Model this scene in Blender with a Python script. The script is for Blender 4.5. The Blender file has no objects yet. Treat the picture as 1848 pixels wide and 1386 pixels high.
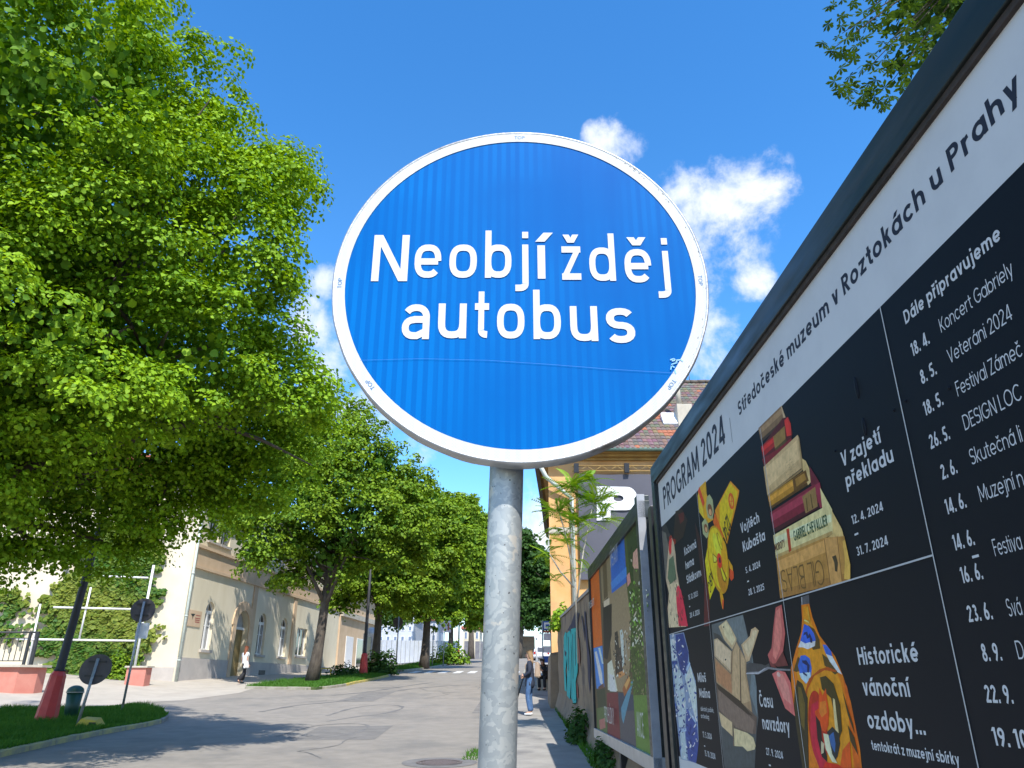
import bpy, bmesh, math, random
import numpy as np
from mathutils import Vector, Matrix
from mathutils.geometry import tessellate_polygon
R = math.radians
random.seed(7); rng = np.random.default_rng(7)
SC = bpy.context.scene
COL = SC.collection

# ------------------------------------------------------------------ camera, sky, sun, exposure
CH = 1.6                                  # camera height
PITCH = 22.2
FPX = 1326.0
cd = bpy.data.cameras.new('camera'); cam = bpy.data.objects.new('camera', cd); COL.objects.link(cam)
cam.location = (0, 0, CH); cam.rotation_euler = (R(90 + PITCH), 0, 0)
cd.sensor_width = 36; cd.lens = 36 * FPX / 1848; cd.clip_start = .05; cd.clip_end = 3000
SC.camera = cam
SUN_EL, SUN_AZ = 51.0, 163.0              # azimuth clockwise from +Y (the view direction)
sdir = Vector((math.sin(R(SUN_AZ)) * math.cos(R(SUN_EL)), math.cos(R(SUN_AZ)) * math.cos(R(SUN_EL)), math.sin(R(SUN_EL))))
sl = bpy.data.lights.new('sun', 'SUN'); so = bpy.data.objects.new('sun', sl); COL.objects.link(so)
sl.energy = 4.6; sl.angle = R(.53); sl.color = (1, .955, .88)
so.rotation_euler = sdir.to_track_quat('Z', 'Y').to_euler()
SC.view_settings.view_transform = 'Standard'; SC.view_settings.look = 'None'
SC.view_settings.exposure = .56; SC.view_settings.gamma = 1; SC.view_settings.use_curve_mapping = False
CT, ST = math.cos(R(PITCH)), math.sin(R(PITCH))

def ray(x, y):
    v = 693 - y
    return Vector((x - 924, FPX * CT - v * ST, FPX * ST + v * CT))
def P(x, y, Y):                            # world point seen at photo pixel x, y at forward distance Y
    r = ray(x, y); r = r * (Y / r.y); return Vector((r.x, Y, r.z + CH))
def PP(x, y, p0, n):                       # the same on a vertical or any plane
    r = ray(x, y); c = Vector((0, 0, CH)); return c + r * ((Vector(p0) - c).dot(Vector(n)) / r.dot(Vector(n)))

w = bpy.data.worlds.new('World'); SC.world = w; w.use_nodes = True
nt = w.node_tree; nt.nodes.clear()
N = nt.nodes.new; L = nt.links.new
def wmath(op, a, b=None, clamp=False):
    n = N('ShaderNodeMath'); n.operation = op; n.use_clamp = clamp
    for i, v in enumerate((a, b)):
        if v is None: continue
        if isinstance(v, (int, float)): n.inputs[i].default_value = v
        else: L(v, n.inputs[i])
    return n.outputs[0]
sky = N('ShaderNodeTexSky'); sky.sky_type = 'NISHITA'; sky.sun_disc = False
sky.sun_elevation = R(SUN_EL); sky.sun_rotation = R(SUN_AZ); sky.altitude = 300
sky.air_density = 1.0; sky.dust_density = .4; sky.ozone_density = 2.4
tint = N('ShaderNodeHueSaturation'); tint.inputs['Saturation'].default_value = 1.32; tint.inputs['Value'].default_value = 1.58
tint.inputs['Hue'].default_value = .501
L(sky.outputs[0], tint.inputs['Color'])
tc = N('ShaderNodeTexCoord'); nrm = N('ShaderNodeVectorMath'); nrm.operation = 'NORMALIZE'; L(tc.outputs['Generated'], nrm.inputs[0])
dirv = nrm.outputs[0]
blobs = [(1108, 262, 46), (1085, 245, 28), (1262, 395, 80), (1325, 365, 84), (1290, 440, 84), (1385, 350, 45), (1350, 503, 40), (1262, 505, 58), (1290, 600, 48),
         (1262, 655, 60), (592, 505, 30), (560, 592, 46), (600, 660, 48), (655, 745, 52), (575, 700, 45), (745, 815, 34), (975, 945, 62), (940, 1010, 60), (1015, 985, 50), (1290, 740, 70),
         (300, 1000, 150), (900, 1120, 140), (500, 640, 60)]
mask = None
for (bx, by, br) in blobs:
    r = ray(bx, by); d = r.length; r.normalize()
    rad = math.atan(br / d)
    dt = N('ShaderNodeVectorMath'); dt.operation = 'DOT_PRODUCT'; L(dirv, dt.inputs[0]); dt.inputs[1].default_value = r
    mr = N('ShaderNodeMapRange'); mr.clamp = True
    L(dt.outputs['Value'], mr.inputs['Value']); mr.inputs['From Min'].default_value = math.cos(rad * 1.55); mr.inputs['From Max'].default_value = math.cos(rad * .25)
    mask = mr.outputs[0] if mask is None else wmath('MAXIMUM', mask, mr.outputs[0])
# scattered clouds out of view, coverage raised to brighten shaded faces neutrally
sep = N('ShaderNodeSeparateXYZ'); L(dirv, sep.inputs[0])
gn = N('ShaderNodeTexNoise'); gn.inputs['Scale'].default_value = 3.2; gn.inputs['Detail'].default_value = 3; L(dirv, gn.inputs['Vector'])
behind = N('ShaderNodeMapRange'); L(sep.outputs['Y'], behind.inputs['Value'])
behind.inputs['From Min'].default_value = .35; behind.inputs['From Max'].default_value = .05
gmr = N('ShaderNodeMapRange'); L(gn.outputs[0], gmr.inputs['Value']); gmr.inputs['From Min'].default_value = .43; gmr.inputs['From Max'].default_value = .60
mask = wmath('MAXIMUM', mask, wmath('MULTIPLY', gmr.outputs[0], behind.outputs[0]))
cn = N('ShaderNodeTexNoise'); cn.inputs['Scale'].default_value = 13; cn.inputs['Detail'].default_value = 12; cn.inputs['Roughness'].default_value = .62
cn.inputs['Distortion'].default_value = .12; L(dirv, cn.inputs['Vector'])
dens = wmath('ADD', wmath('MULTIPLY', mask, .79), wmath('MULTIPLY', wmath('MULTIPLY', wmath('SUBTRACT', cn.outputs[0], .52), 3.1), wmath('MULTIPLY', mask, 3.5, True)))
cm = N('ShaderNodeMapRange'); cm.interpolation_type = 'SMOOTHSTEP'; L(dens, cm.inputs['Value']); cm.inputs['From Min'].default_value = .22; cm.inputs['From Max'].default_value = 1.15
fac = wmath('MULTIPLY', cm.outputs[0], .93)
cn2 = N('ShaderNodeTexNoise'); cn2.inputs['Scale'].default_value = 9; cn2.inputs['Detail'].default_value = 6; L(dirv, cn2.inputs['Vector'])
cr = N('ShaderNodeValToRGB'); L(cn2.outputs[0], cr.inputs[0])
cr.color_ramp.elements[0].position = .32; cr.color_ramp.elements[0].color = (4.4, 4.9, 6.0, 1)
cr.color_ramp.elements[1].position = .62; cr.color_ramp.elements[1].color = (5.6, 5.7, 5.9, 1)
mx = N('ShaderNodeMixRGB'); L(fac, mx.inputs[0]); L(tint.outputs[0], mx.inputs[1]); L(cr.outputs[0], mx.inputs[2])
bg = N('ShaderNodeBackground'); bg.inputs['Strength'].default_value = .145; L(mx.outputs[0], bg.inputs['Color'])
wo = N('ShaderNodeOutputWorld'); L(bg.outputs[0], wo.inputs['Surface'])

# ------------------------------------------------------------------ materials
def lin(c):
    if isinstance(c, str):
        c = tuple(int(c[i:i + 2], 16) / 255 for i in (0, 2, 4))
        return tuple(v / 12.92 if v < .04045 else ((v + .055) / 1.055) ** 2.4 for v in c)
    return c
def mat(name, c1, c2=None, scale=3., rough=.7, metal=0., bump=0., bscale=60., mix=(.35, .65), c3=None, s3=.4, m3=(.5, .7), attr=None, detail=6, rr=0., spec=.5, stretch=None, aw=0.0):
    m = bpy.data.materials.new(name); m.use_nodes = True; t = m.node_tree
    b = t.nodes['Principled BSDF']; n = t.nodes.new; l = t.links.new
    b.inputs['Roughness'].default_value = rough; b.inputs['Metallic'].default_value = metal; b.inputs['Specular IOR Level'].default_value = spec
    tcn = n('ShaderNodeTexCoord'); vec = tcn.outputs['Object']
    if stretch:
        mp = n('ShaderNodeMapping'); mp.inputs['Scale'].default_value = stretch; l(vec, mp.inputs[0]); vec = mp.outputs[0]
    c1 = lin(c1); col = None
    if attr:
        a = n('ShaderNodeAttribute'); a.attribute_name = attr; col = a.outputs['Color']
    def noisemix(ca, cb, sc, mixr, colin=None):
        nz = n('ShaderNodeTexNoise'); nz.inputs['Scale'].default_value = sc; nz.inputs['Detail'].default_value = detail; nz.inputs['Roughness'].default_value = .62
        l(vec, nz.inputs['Vector'])
        mrn = n('ShaderNodeMapRange'); l(nz.outputs[0], mrn.inputs[0]); mrn.inputs[1].default_value = mixr[0]; mrn.inputs[2].default_value = mixr[1]
        x = n('ShaderNodeMixRGB'); l(mrn.outputs[0], x.inputs[0])
        if colin is not None: l(colin, x.inputs[1])
        else: x.inputs[1].default_value = (*ca, 1)
        x.inputs[2].default_value = (*cb, 1)
        return x.outputs[0], nz.outputs[0]
    if col is None:
        if c2 is not None: col, fz = noisemix(c1, lin(c2), scale, mix)
        else:
            b.inputs['Base Color'].default_value = (*c1, 1)
    elif c2 is not None:
        mm = n('ShaderNodeMixRGB'); mm.blend_type = 'MULTIPLY'; mm.inputs[0].default_value = 1
        c, fz = noisemix((1, 1, 1), lin(c2), scale, mix); l(col, mm.inputs[1]); l(c, mm.inputs[2]); col = mm.outputs[0]
    if c3 is not None:
        col, _ = noisemix(None, lin(c3), s3, m3, col) if col is not None else noisemix(c1, lin(c3), s3, m3)
    if col is not None: l(col, b.inputs['Base Color'])
    if rr:
        nz = n('ShaderNodeTexNoise'); nz.inputs['Scale'].default_value = scale * 2; nz.inputs['Detail'].default_value = 5; l(vec, nz.inputs['Vector'])
        q = n('ShaderNodeMapRange'); l(nz.outputs[0], q.inputs[0]); q.inputs[1].default_value = .3; q.inputs[2].default_value = .7
        q.inputs[3].default_value = max(0, rough - rr); q.inputs[4].default_value = min(1, rough + rr); l(q.outputs[0], b.inputs['Roughness'])
    if bump:
        nz = n('ShaderNodeTexNoise'); nz.inputs['Scale'].default_value = bscale; nz.inputs['Detail'].default_value = 5; l(vec, nz.inputs['Vector'])
        bp = n('ShaderNodeBump'); bp.inputs['Strength'].default_value = bump; bp.inputs['Distance'].default_value = .01; l(nz.outputs[0], bp.inputs['Height']); l(bp.outputs[0], b.inputs['Normal'])
    return m
def leafmat(name, ca, cb, trans=.27):
    m = bpy.data.materials.new(name); m.use_nodes = True; t = m.node_tree; t.nodes.clear(); n = t.nodes.new; l = t.links.new
    at = n('ShaderNodeAttribute'); at.attribute_name = 'rnd'
    oi = n('ShaderNodeObjectInfo')
    ad = n('ShaderNodeMath'); ad.operation = 'ADD'; l(at.outputs['Fac'], ad.inputs[0]); 
    ml = n('ShaderNodeMath'); ml.operation = 'MULTIPLY'; l(oi.outputs['Random'], ml.inputs[0]); ml.inputs[1].default_value = .15; l(ml.outputs[0], ad.inputs[1])
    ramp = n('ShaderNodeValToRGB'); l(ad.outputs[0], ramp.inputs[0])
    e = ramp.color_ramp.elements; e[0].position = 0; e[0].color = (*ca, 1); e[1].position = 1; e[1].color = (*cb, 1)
    df = n('ShaderNodeBsdfDiffuse'); l(ramp.outputs[0], df.inputs['Color'])
    tr = n('ShaderNodeBsdfTranslucent')
    tm = n('ShaderNodeMixRGB'); tm.blend_type = 'MULTIPLY'; tm.inputs[0].default_value = 1; l(ramp.outputs[0], tm.inputs[1]); tm.inputs[2].default_value = (1.45, 1.25, .25, 1); l(tm.outputs[0], tr.inputs['Color'])
    mx1 = n('ShaderNodeMixShader'); mx1.inputs[0].default_value = trans; l(df.outputs[0], mx1.inputs[1]); l(tr.outputs[0], mx1.inputs[2])
    gl = n('ShaderNodeBsdfGlossy'); gl.inputs['Roughness'].default_value = .6
    mx2 = n('ShaderNodeMixShader'); mx2.inputs[0].default_value = .02; l(mx1.outputs[0], mx2.inputs[1]); l(gl.outputs[0], mx2.inputs[2])
    o = n('ShaderNodeOutputMaterial'); l(mx2.outputs[0], o.inputs[0])
    return m

M = {}
M['asphalt'] = mat('asphalt', (.22, .197, .165), (.275, .246, .207), 2.6, .9, bump=.8, bscale=70, c3=(.165, .155, .138), s3=.42, m3=(.52, .70), detail=12)
M['asphalt_dark'] = mat('asphalt_patch', (.12, .115, .11), (.19, .18, .165), 2, .85, bump=.3)
M['end_paint'] = mat('grey_end_paint', (.30, .31, .33), (.22, .23, .25), 5, .6)
M['asphalt_old'] = mat('asphalt_repair', (.15, .14, .125), (.2, .185, .165), 3, .9, bump=.8, bscale=60)
M['apron'] = mat('pale_paving', (.36, .32, .265), (.43, .385, .32), 1.2, .9, bump=.3, bscale=50)
M['walk'] = mat('sidewalk_asphalt', (.25, .235, .21), (.33, .31, .275), 1.6, .92, bump=.5, bscale=70, c3=(.18, .17, .16), s3=.7, m3=(.55, .66))
M['earth'] = mat('earth', (.10, .085, .06), (.15, .13, .09), 2, .95)
M['turf'] = mat('turf_soil', (.05, .08, .02), (.09, .11, .035), 4, .95)
M['kerb'] = mat('kerb_concrete', (.33, .31, .25), (.24, .22, .17), 5, .9, bump=.3)
M['kerb_yellow'] = mat('kerb_yellow_paint', (.55, .42, .05), (.36, .31, .12), 6, .8, bump=.3)
M['kerb_pale'] = mat('kerb_worn_yellow', (.52, .44, .16), (.30, .28, .19), 5, .85, bump=.3)
M['paint'] = mat('road_paint', (.72, .71, .68), (.5, .49, .46), 6, .75)
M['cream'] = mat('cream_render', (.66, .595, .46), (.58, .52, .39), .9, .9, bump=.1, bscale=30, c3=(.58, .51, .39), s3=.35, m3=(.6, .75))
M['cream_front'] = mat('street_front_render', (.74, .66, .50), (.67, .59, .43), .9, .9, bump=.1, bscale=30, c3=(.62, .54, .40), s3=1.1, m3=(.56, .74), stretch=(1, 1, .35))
M['tan'] = mat('tan_stucco', (.62, .46, .31), (.55, .40, .26), 1.5, .9)
M['plinth'] = mat('grey_plinth', (.47, .43, .39), (.38, .345, .32), 1.5, .9, c3=(.42, .39, .36), s3=.8)
M['orange_wall'] = mat('orange_render', (.62, .33, .12), (.68, .42, .2), .8, .9, c3=(.45, .27, .13), s3=.5, m3=(.55, .7), bump=.2, bscale=20)
M['white_paint'] = mat('white_paint', (.78, .78, .77), (.68, .68, .67), 4, .5)
M['glass'] = mat('window_glass', (.02, .025, .03), (.05, .055, .06), 1.5, .07, spec=.8)
M['curtain'] = mat('curtain', (.45, .44, .42), (.3, .3, .3), 9, .9, stretch=(6, 6, .4))
M['door'] = mat('ochre_door', (.26, .18, .06), (.20, .14, .05), 3, .6)
M['dark_metal'] = mat('dark_metal', (.03, .032, .035), (.05, .05, .052), 4, .5, metal=.3)
M['black'] = mat('black_metal', (.012, .013, .016), (.02, .02, .024), 5, .35, metal=.2)
M['red_paint'] = mat('red_cone_paint', (.62, .05, .035), (.5, .045, .04), 3, .5, c3=(.08, .02, .02), s3=1.2, m3=(.66, .75), rr=.1)
M['pink'] = mat('salmon_render', (.48, .17, .13), (.53, .22, .17), 2, .9)
M['pole_dark'] = mat('lamp_post_paint', (.018, .02, .024), (.035, .035, .04), 3, .6)
M['sign_back'] = mat('sign_back', (.075, .07, .075), (.12, .105, .11), 4, .65, metal=.3)
M['galv_post'] = mat('galvanised_post', (.30, .31, .31), (.42, .43, .43), 14, .5, metal=.5)
M['green_plastic'] = mat('green_plastic', (.012, .06, .035), (.02, .08, .05), 4, .45)
M['yellow'] = mat('yellow_paint', (.6, .42, .03), (.45, .33, .06), 6, .6)
M['bark'] = mat('bark', (.06, .048, .038), (.11, .09, .07), 9, .95, bump=1., bscale=26, stretch=(1, 1, .3))
M['white_sheet'] = mat('hoarding_sheet', (.62, .64, .68), (.52, .54, .6), 1.5, .55, bump=.05)
M['grey_sheet'] = mat('grey_sheet', (.13, .13, .15), (.18, .18, .2), 2, .7)
M['conc_wall'] = mat('old_concrete_wall', (.34, .25, .17), (.25, .185, .13), 2.2, .95, bump=.5, bscale=24, c3=(.13, .1, .085), s3=.9, m3=(.55, .68))
M['teal'] = mat('graffiti_teal', (.02, .42, .40), (.03, .5, .5), 4, .7)
M['graf_dark'] = mat('graffiti_dark', (.03, .03, .06), (.06, .05, .09), 4, .8)
M['graf_red'] = mat('graffiti_red', (.42, .12, .08), (.3, .1, .08), 4, .8)
M['roof'] = mat('roof_tiles', (.15, .1, .08), (.22, .15, .12), 6, .9, attr='Col')
M['gutter'] = mat('green_gutter', (.12, .2, .16), (.16, .24, .2), 3, .5)
M['downpipe'] = mat('pale_downpipe', (.52, .57, .52), (.42, .47, .43), 5, .5)
M['dark_wood'] = mat('dark_eaves', (.05, .035, .025), (.08, .055, .04), 4, .8)
M['banner'] = mat('banner_fabric', (.068, .07, .092), (.082, .084, .108), .8, .75, bump=.25, bscale=2)
M['banner_white'] = mat('banner_white', (.75, .76, .78), rough=.75)
M['stone'] = mat('chimney_render', (.42, .38, .31), (.5, .46, .38), 3, .9)
M['skin'] = mat('skin', (.58, .34, .24), (.5, .28, .19), 8, .6)
M['denim'] = mat('denim', (.045, .10, .22), (.08, .16, .32), 9, .9)
M['navy'] = mat('navy_jacket', (.015, .02, .04), (.03, .038, .065), 6, .8)
M['blackcloth'] = mat('black_cloth', (.012, .012, .014), (.02, .02, .024), 6, .9)
M['whitecloth'] = mat('white_cloth', (.75, .75, .76), (.65, .65, .67), 7, .9)
M['hair_blond'] = mat('fair_hair', (.28, .16, .08), (.4, .26, .14), 30, .55, stretch=(3, 3, .5))
M['hair_red'] = mat('red_brown_hair', (.16, .045, .02), (.24, .08, .03), 30, .5, stretch=(3, 3, .5))
M['hair_dark'] = mat('dark_hair', (.02, .012, .008), (.04, .022, .014), 30, .5)
M['beige_bag'] = mat('beige_canvas', (.42, .31, .23), (.34, .25, .18), 12, .9)
M['car_white'] = mat('car_paint', (.75, .75, .76), rough=.25)
M['lamp_red'] = mat('car_lamp', (.4, .02, .02), rough=.2)
M['tyre'] = mat('tyre', (.015, .015, .016), rough=.9)
M['sign_blue'] = mat('stop_blue', (.01, .08, .35), rough=.4)
M['paper'] = mat('printed_plate', (.7, .68, .7), (.55, .5, .55), 3, .5)
M['far_white'] = mat('far_white_render', (.50, .53, .58), (.42, .45, .5), .5, .9)
M['far_blue'] = mat('far_blue_window', (.12, .17, .26), (.2, .25, .35), 2, .3)
M['net'] = mat('green_awning', (.02, .15, .09), (.03, .2, .12), 3, .8)
M['leaf_lime'] = leafmat('linden_leaf', (.055, .165, .006), (.27, .44, .014))
M['leaf_lime2'] = leafmat('linden_leaf_far', (.05, .14, .008), (.24, .36, .018))
M['leaf_dark'] = leafmat('dark_leaf', (.022, .07, .010), (.05, .12, .018), .3)
M['leaf_chestnut'] = leafmat('chestnut_leaf', (.03, .075, .012), (.06, .12, .02), .35)
M['leaf_ail'] = leafmat('pinnate_leaf', (.11, .27, .015), (.26, .38, .02))
M['ivy'] = leafmat('ivy_leaf', (.035, .12, .012), (.20, .24, .03), .2)
M['grass'] = leafmat('grass_blade', (.04, .14, .012), (.09, .22, .025), .35)
M['frame_green'] = mat('billboard_frame', (.018, .023, .022), (.036, .043, .041), 2.5, .40, metal=.35, stretch=(1, .35, 3), c3=(.09, .095, .1), s3=1.3, m3=(.55, .8), rr=.12)
M['frame_lip'] = mat('rusty_lip', (.03, .024, .022), (.06, .045, .04), 12, .8)
M['alu'] = mat('aluminium', (.55, .56, .58), (.45, .46, .48), 6, .4, metal=.7)
M['print'] = mat('poster_print', (.5, .5, .5), (.93, .93, .93), 30, .55, attr='Col', mix=(.3, .7), spec=.16)

M['print_photo'] = mat('photographic_print', (.5, .5, .5), (.66, .64, .62), 26, .5, attr='Col', mix=(.38, .72), spec=.2, detail=12)
M['print_white'] = mat('white_print', (.5, .5, .5), (.86, .86, .87), 2.2, .5, attr='Col', mix=(.45, .8), spec=.2, detail=10)
# ------------------------------------------------------------------ mesh helpers
def tag(o, label=None, cat=None, group=None, kind=None):
    if label: o['label'] = label
    if cat: o['category'] = cat
    if group: o['group'] = group
    if kind: o['kind'] = kind
    return o
def thing(name, loc, label, cat, group=None, kind=None):
    o = bpy.data.objects.new(name, None); COL.objects.link(o); o.location = loc; o.empty_display_size = .2
    return tag(o, label, cat, group, kind)
def attach(o, parent):
    if parent is not None:
        o.parent = parent
        if parent.type == 'EMPTY': o.matrix_parent_inverse = Matrix.Translation(parent.location).inverted()
    return o
class MB:
    def __init__(s): s.v = []; s.f = []; s.m = []; s.c = []; s.smooth = []
    def add(s, vs, fs, mi=0, col=None, sm=False):
        b = len(s.v); s.v += [tuple(v) for v in vs]
        for f in fs:
            s.f.append([b + i for i in f]); s.m.append(mi); s.c.append(col); s.smooth.append(sm)
        return s
    def box(s, a, b, mi=0, mtx=None, col=None):
        (x0, y0, z0), (x1, y1, z1) = a, b
        vs = [(x0, y0, z0), (x1, y0, z0), (x1, y1, z0), (x0, y1, z0), (x0, y0, z1), (x1, y0, z1), (x1, y1, z1), (x0, y1, z1)]
        if mtx is not None: vs = [mtx @ Vector(v) for v in vs]
        return s.add(vs, [(0, 3, 2, 1), (4, 5, 6, 7), (0, 1, 5, 4), (1, 2, 6, 5), (2, 3, 7, 6), (3, 0, 4, 7)], mi, col)
    def tube(s, pts, rads, n=10, mi=0, cap=True, sm=True, twist=0):
        pts = [Vector(p) for p in pts]
        if not hasattr(rads, '__len__'): rads = [rads] * len(pts)
        rings = []; prev = None
        for i, p in enumerate(pts):
            d = (pts[min(i + 1, len(pts) - 1)] - pts[max(i - 1, 0)]).normalized()
            if prev is None:
                a = d.cross(Vector((0, 0, 1)) if abs(d.z) < .9 else Vector((1, 0, 0))).normalized()
            else:
                a = (prev - d * prev.dot(d)).normalized()
            prev = a; b = d.cross(a)
            rings.append([p + (a * math.cos(t) + b * math.sin(t)) * rads[i] for t in [2 * math.pi * k / n + twist for k in range(n)]])
        base = len(s.v)
        for rg in rings: s.v += [tuple(q) for q in rg]
        for i in range(len(rings) - 1):
            for k in range(n):
                k2 = (k + 1) % n
                s.f.append([base + i * n + k, base + i * n + k2, base + (i + 1) * n + k2, base + (i + 1) * n + k]); s.m.append(mi); s.c.append(None); s.smooth.append(sm)
        if cap:
            s.f.append([base + k for k in range(n)][::-1]); s.m.append(mi); s.c.append(None); s.smooth.append(False)
            s.f.append([base + (len(rings) - 1) * n + k for k in range(n)]); s.m.append(mi); s.c.append(None); s.smooth.append(False)
        return s
    def ball(s, c, r, n=12, mi=0, mtx=None):
        r = (r, r, r) if not hasattr(r, '__len__') else r
        vs = []; fs = []; m = n // 2
        for i in range(m + 1):
            for k in range(n):
                t = math.pi * i / m; p = 2 * math.pi * k / n
                v = Vector((r[0] * math.sin(t) * math.cos(p), r[1] * math.sin(t) * math.sin(p), r[2] * math.cos(t)))
                if mtx is not None: v = mtx @ v
                vs.append(v + Vector(c))
        for i in range(m):
            for k in range(n): fs.append((i * n + k, (i + 1) * n + k, (i + 1) * n + (k + 1) % n, i * n + (k + 1) % n))
        return s.add(vs, fs, mi, None, True)
    def build(s, name, mats, parent=None, kind=None):
        me = bpy.data.meshes.new(name)
        me.from_pydata(s.v, [], s.f)
        if not isinstance(mats, (list, tuple)): mats = [mats]
        for m_ in mats: me.materials.append(m_)
        me.polygons.foreach_set('material_index', s.m); me.polygons.foreach_set('use_smooth', s.smooth)
        if any(c is not None for c in s.c):
            ca = me.color_attributes.new('Col', 'FLOAT_COLOR', 'CORNER')
            arr = []
            for f, c in zip(s.f, s.c):
                c = c or (.5, .5, .5); arr += [c[0], c[1], c[2], 1] * len(f)
            ca.data.foreach_set('color', arr)
        me.update()
        o = bpy.data.objects.new(name, me); COL.objects.link(o); attach(o, parent)
        if kind: o['kind'] = kind
        return o
def part(name, mb, m, parent, label=None):
    o = mb.build(name, m, parent)
    if label: o['label'] = label
    return o
def copy_tree(o, parent=None):
    c = o.copy(); COL.objects.link(c)
    if parent is not None: c.parent = parent
    for ch in [q for q in ALLKIDS.get(o.name, [])]: copy_tree(ch, c)
    return c
ALLKIDS = {}
def index_kids():
    ALLKIDS.clear()
    for q in bpy.data.objects:
        if q.parent: ALLKIDS.setdefault(q.parent.name, []).append(q)
def dup(o, loc, rz=0, label=None, scale=None):
    index_kids(); c = copy_tree(o); c.location = loc; c.rotation_euler = (o.rotation_euler.x, o.rotation_euler.y, rz)
    if scale: c.scale = (scale,) * 3
    if label: c['label'] = label
    return c
def box_obj(name, a, b, m, parent=None, mtx=None): return MB().box(a, b, 0, mtx).build(name, m, parent)

# ------------------------------------------------------------------ the lie of the land (the street climbs away from the camera)
GK = [(-60, -1.5), (-30, -.8), (0, 0), (7, .2), (13.5, .39), (22, .67), (30, 1.13), (38, 1.6), (46, 1.97), (52, 2.25), (60, 2.62), (72, 3.15), (80, 3.55), (99, 4.4), (130, 5.6), (200, 7.5), (400, 9), (2500, 12)]
def gprof(Y):
    for (a, za), (b, zb) in zip(GK, GK[1:]):
        if Y <= b: return za + (zb - za) * (Y - a) / (b - a)
    return GK[-1][1]
def G(X, Y): return gprof(Y) + .09 * min(max(0, -14 - X), 10)
def PG(x, y, off=0):                        # ground point under a pixel
    lo = None; Y = 2.
    r = ray(x, y)
    while Y < 300:
        X = r.x / r.y * Y; z = r.z / r.y * Y + CH
        if z <= G(X, Y) + off: return Vector((X, Y, G(X, Y)))
        Y += .05
    return Vector((r.x / r.y * 300, 300, G(0, 300)))
def sheet(name, poly, off, m, parent=None, kind='structure', skirt=0):
    bm = bmesh.new()
    tri = tessellate_polygon([[Vector((p[0], p[1], 0)) for p in poly]])
    vs = [bm.verts.new((p[0], p[1], 0)) for p in poly]
    for t in tri:
        try: bm.faces.new([vs[i] for i in t])
        except ValueError: pass
    y0 = min(p[1] for p in poly); y1 = max(p[1] for p in poly); x0 = min(p[0] for p in poly)
    cuts = [k[0] for k in GK if y0 < k[0] < y1]
    for c in cuts: bmesh.ops.bisect_plane(bm, geom=bm.verts[:] + bm.edges[:] + bm.faces[:], plane_co=(0, c, 0), plane_no=(0, 1, 0))
    for c in (-14, -24): bmesh.ops.bisect_plane(bm, geom=bm.verts[:] + bm.edges[:] + bm.faces[:], plane_co=(c, 0, 0), plane_no=(1, 0, 0))
    for v in bm.verts: v.co.z = G(v.co.x, v.co.y) + off
    if skirt:
        be = [e for e in bm.edges if e.is_boundary]
        ret = bmesh.ops.extrude_edge_only(bm, edges=be)
        for g in ret['geom']:
            if isinstance(g, bmesh.types.BMVert): g.co.z -= skirt
    bmesh.ops.recalc_face_normals(bm, faces=bm.faces[:])
    up = sum(f.normal.z * f.calc_area() for f in bm.faces)
    if up < 0: bmesh.ops.reverse_faces(bm, faces=bm.faces[:])
    me = bpy.data.meshes.new(name); bm.to_mesh(me); bm.free(); me.materials.append(m)
    o = bpy.data.objects.new(name, me); COL.objects.link(o); attach(o, parent)
    if kind: o['kind'] = kind
    return o
def subdiv(poly, step=1.0, closed=True):
    out = []; n = len(poly)
    for i in range(n if closed else n - 1):
        a = Vector(poly[i][:2]); b = Vector(poly[(i + 1) % n][:2]); k = max(1, int((b - a).length / step))
        for j in range(k): out.append(tuple(a.lerp(b, j / k)))
    if not closed: out.append(tuple(poly[-1][:2]))
    return out
def smooth_path(pts, it=2):
    for _ in range(it):
        q = [pts[0]]
        for a, b in zip(pts, pts[1:]):
            a = Vector(a); b = Vector(b); q += [tuple(a.lerp(b, .25)), tuple(a.lerp(b, .75))]
        q.append(pts[-1]); pts = q
    return pts
def stone_mesh(length=.98, wd=.14, h=.22):
    bm = bmesh.new(); bmesh.ops.create_cube(bm, size=1)
    for v in bm.verts: v.co = Vector((v.co.x * length, v.co.y * wd, v.co.z * h))
    bmesh.ops.bevel(bm, geom=[e for e in bm.edges if e.verts[0].co.z > 0 and e.verts[1].co.z > 0], offset=.018, segments=1, affect='EDGES')
    me = bpy.data.meshes.new('kerbstone'); bm.to_mesh(me); bm.free(); return me
def kerb(path, mats, label_root, top=.11, step=1.0, limit=60):
    """separate kerbstones along a path, children of one kerb"""
    root = bpy.data.objects.new('kerb', None); COL.objects.link(root); root['kind'] = 'structure'; root['label'] = label_root
    p = path[0]; root.location = (p[0], p[1], G(p[0], p[1]))
    meshes = []
    for m_ in mats:
        me = stone_mesh(step - .02); me.materials.append(m_); meshes.append(me)
    # walk the path at equal steps
    pts = [Vector((q[0], q[1])) for q in path]; d = 0; marks = [pts[0]]; cur = pts[0]; i = 1
    while i < len(pts):
        seg = (pts[i] - cur).length
        if d + seg >= step:
            cur = cur.lerp(pts[i], (step - d) / seg); marks.append(cur.copy()); d = 0
        else: d += seg; cur = pts[i]; i += 1
    for k, (a, b) in enumerate(zip(marks, marks[1:])):
        mid = (a + b) / 2; za = G(a.x, a.y); zb = G(b.x, b.y)
        o = bpy.data.objects.new('kerbstone', meshes[min(len(meshes) - 1, int(k * len(meshes) / max(1, len(marks))))] if len(mats) > 1 else meshes[0])
        COL.objects.link(o)
        dv = Vector((b.x - a.x, b.y - a.y, zb - za)); o.rotation_euler = (random.uniform(-.02, .02), -math.atan2(dv.z, dv.xy.length), math.atan2(dv.y, dv.x))
        o.location = Vector((mid.x, mid.y, (za + zb) / 2 + top - .11 + random.uniform(-.008, .006))) ; attach(o, root)
    return root

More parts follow.
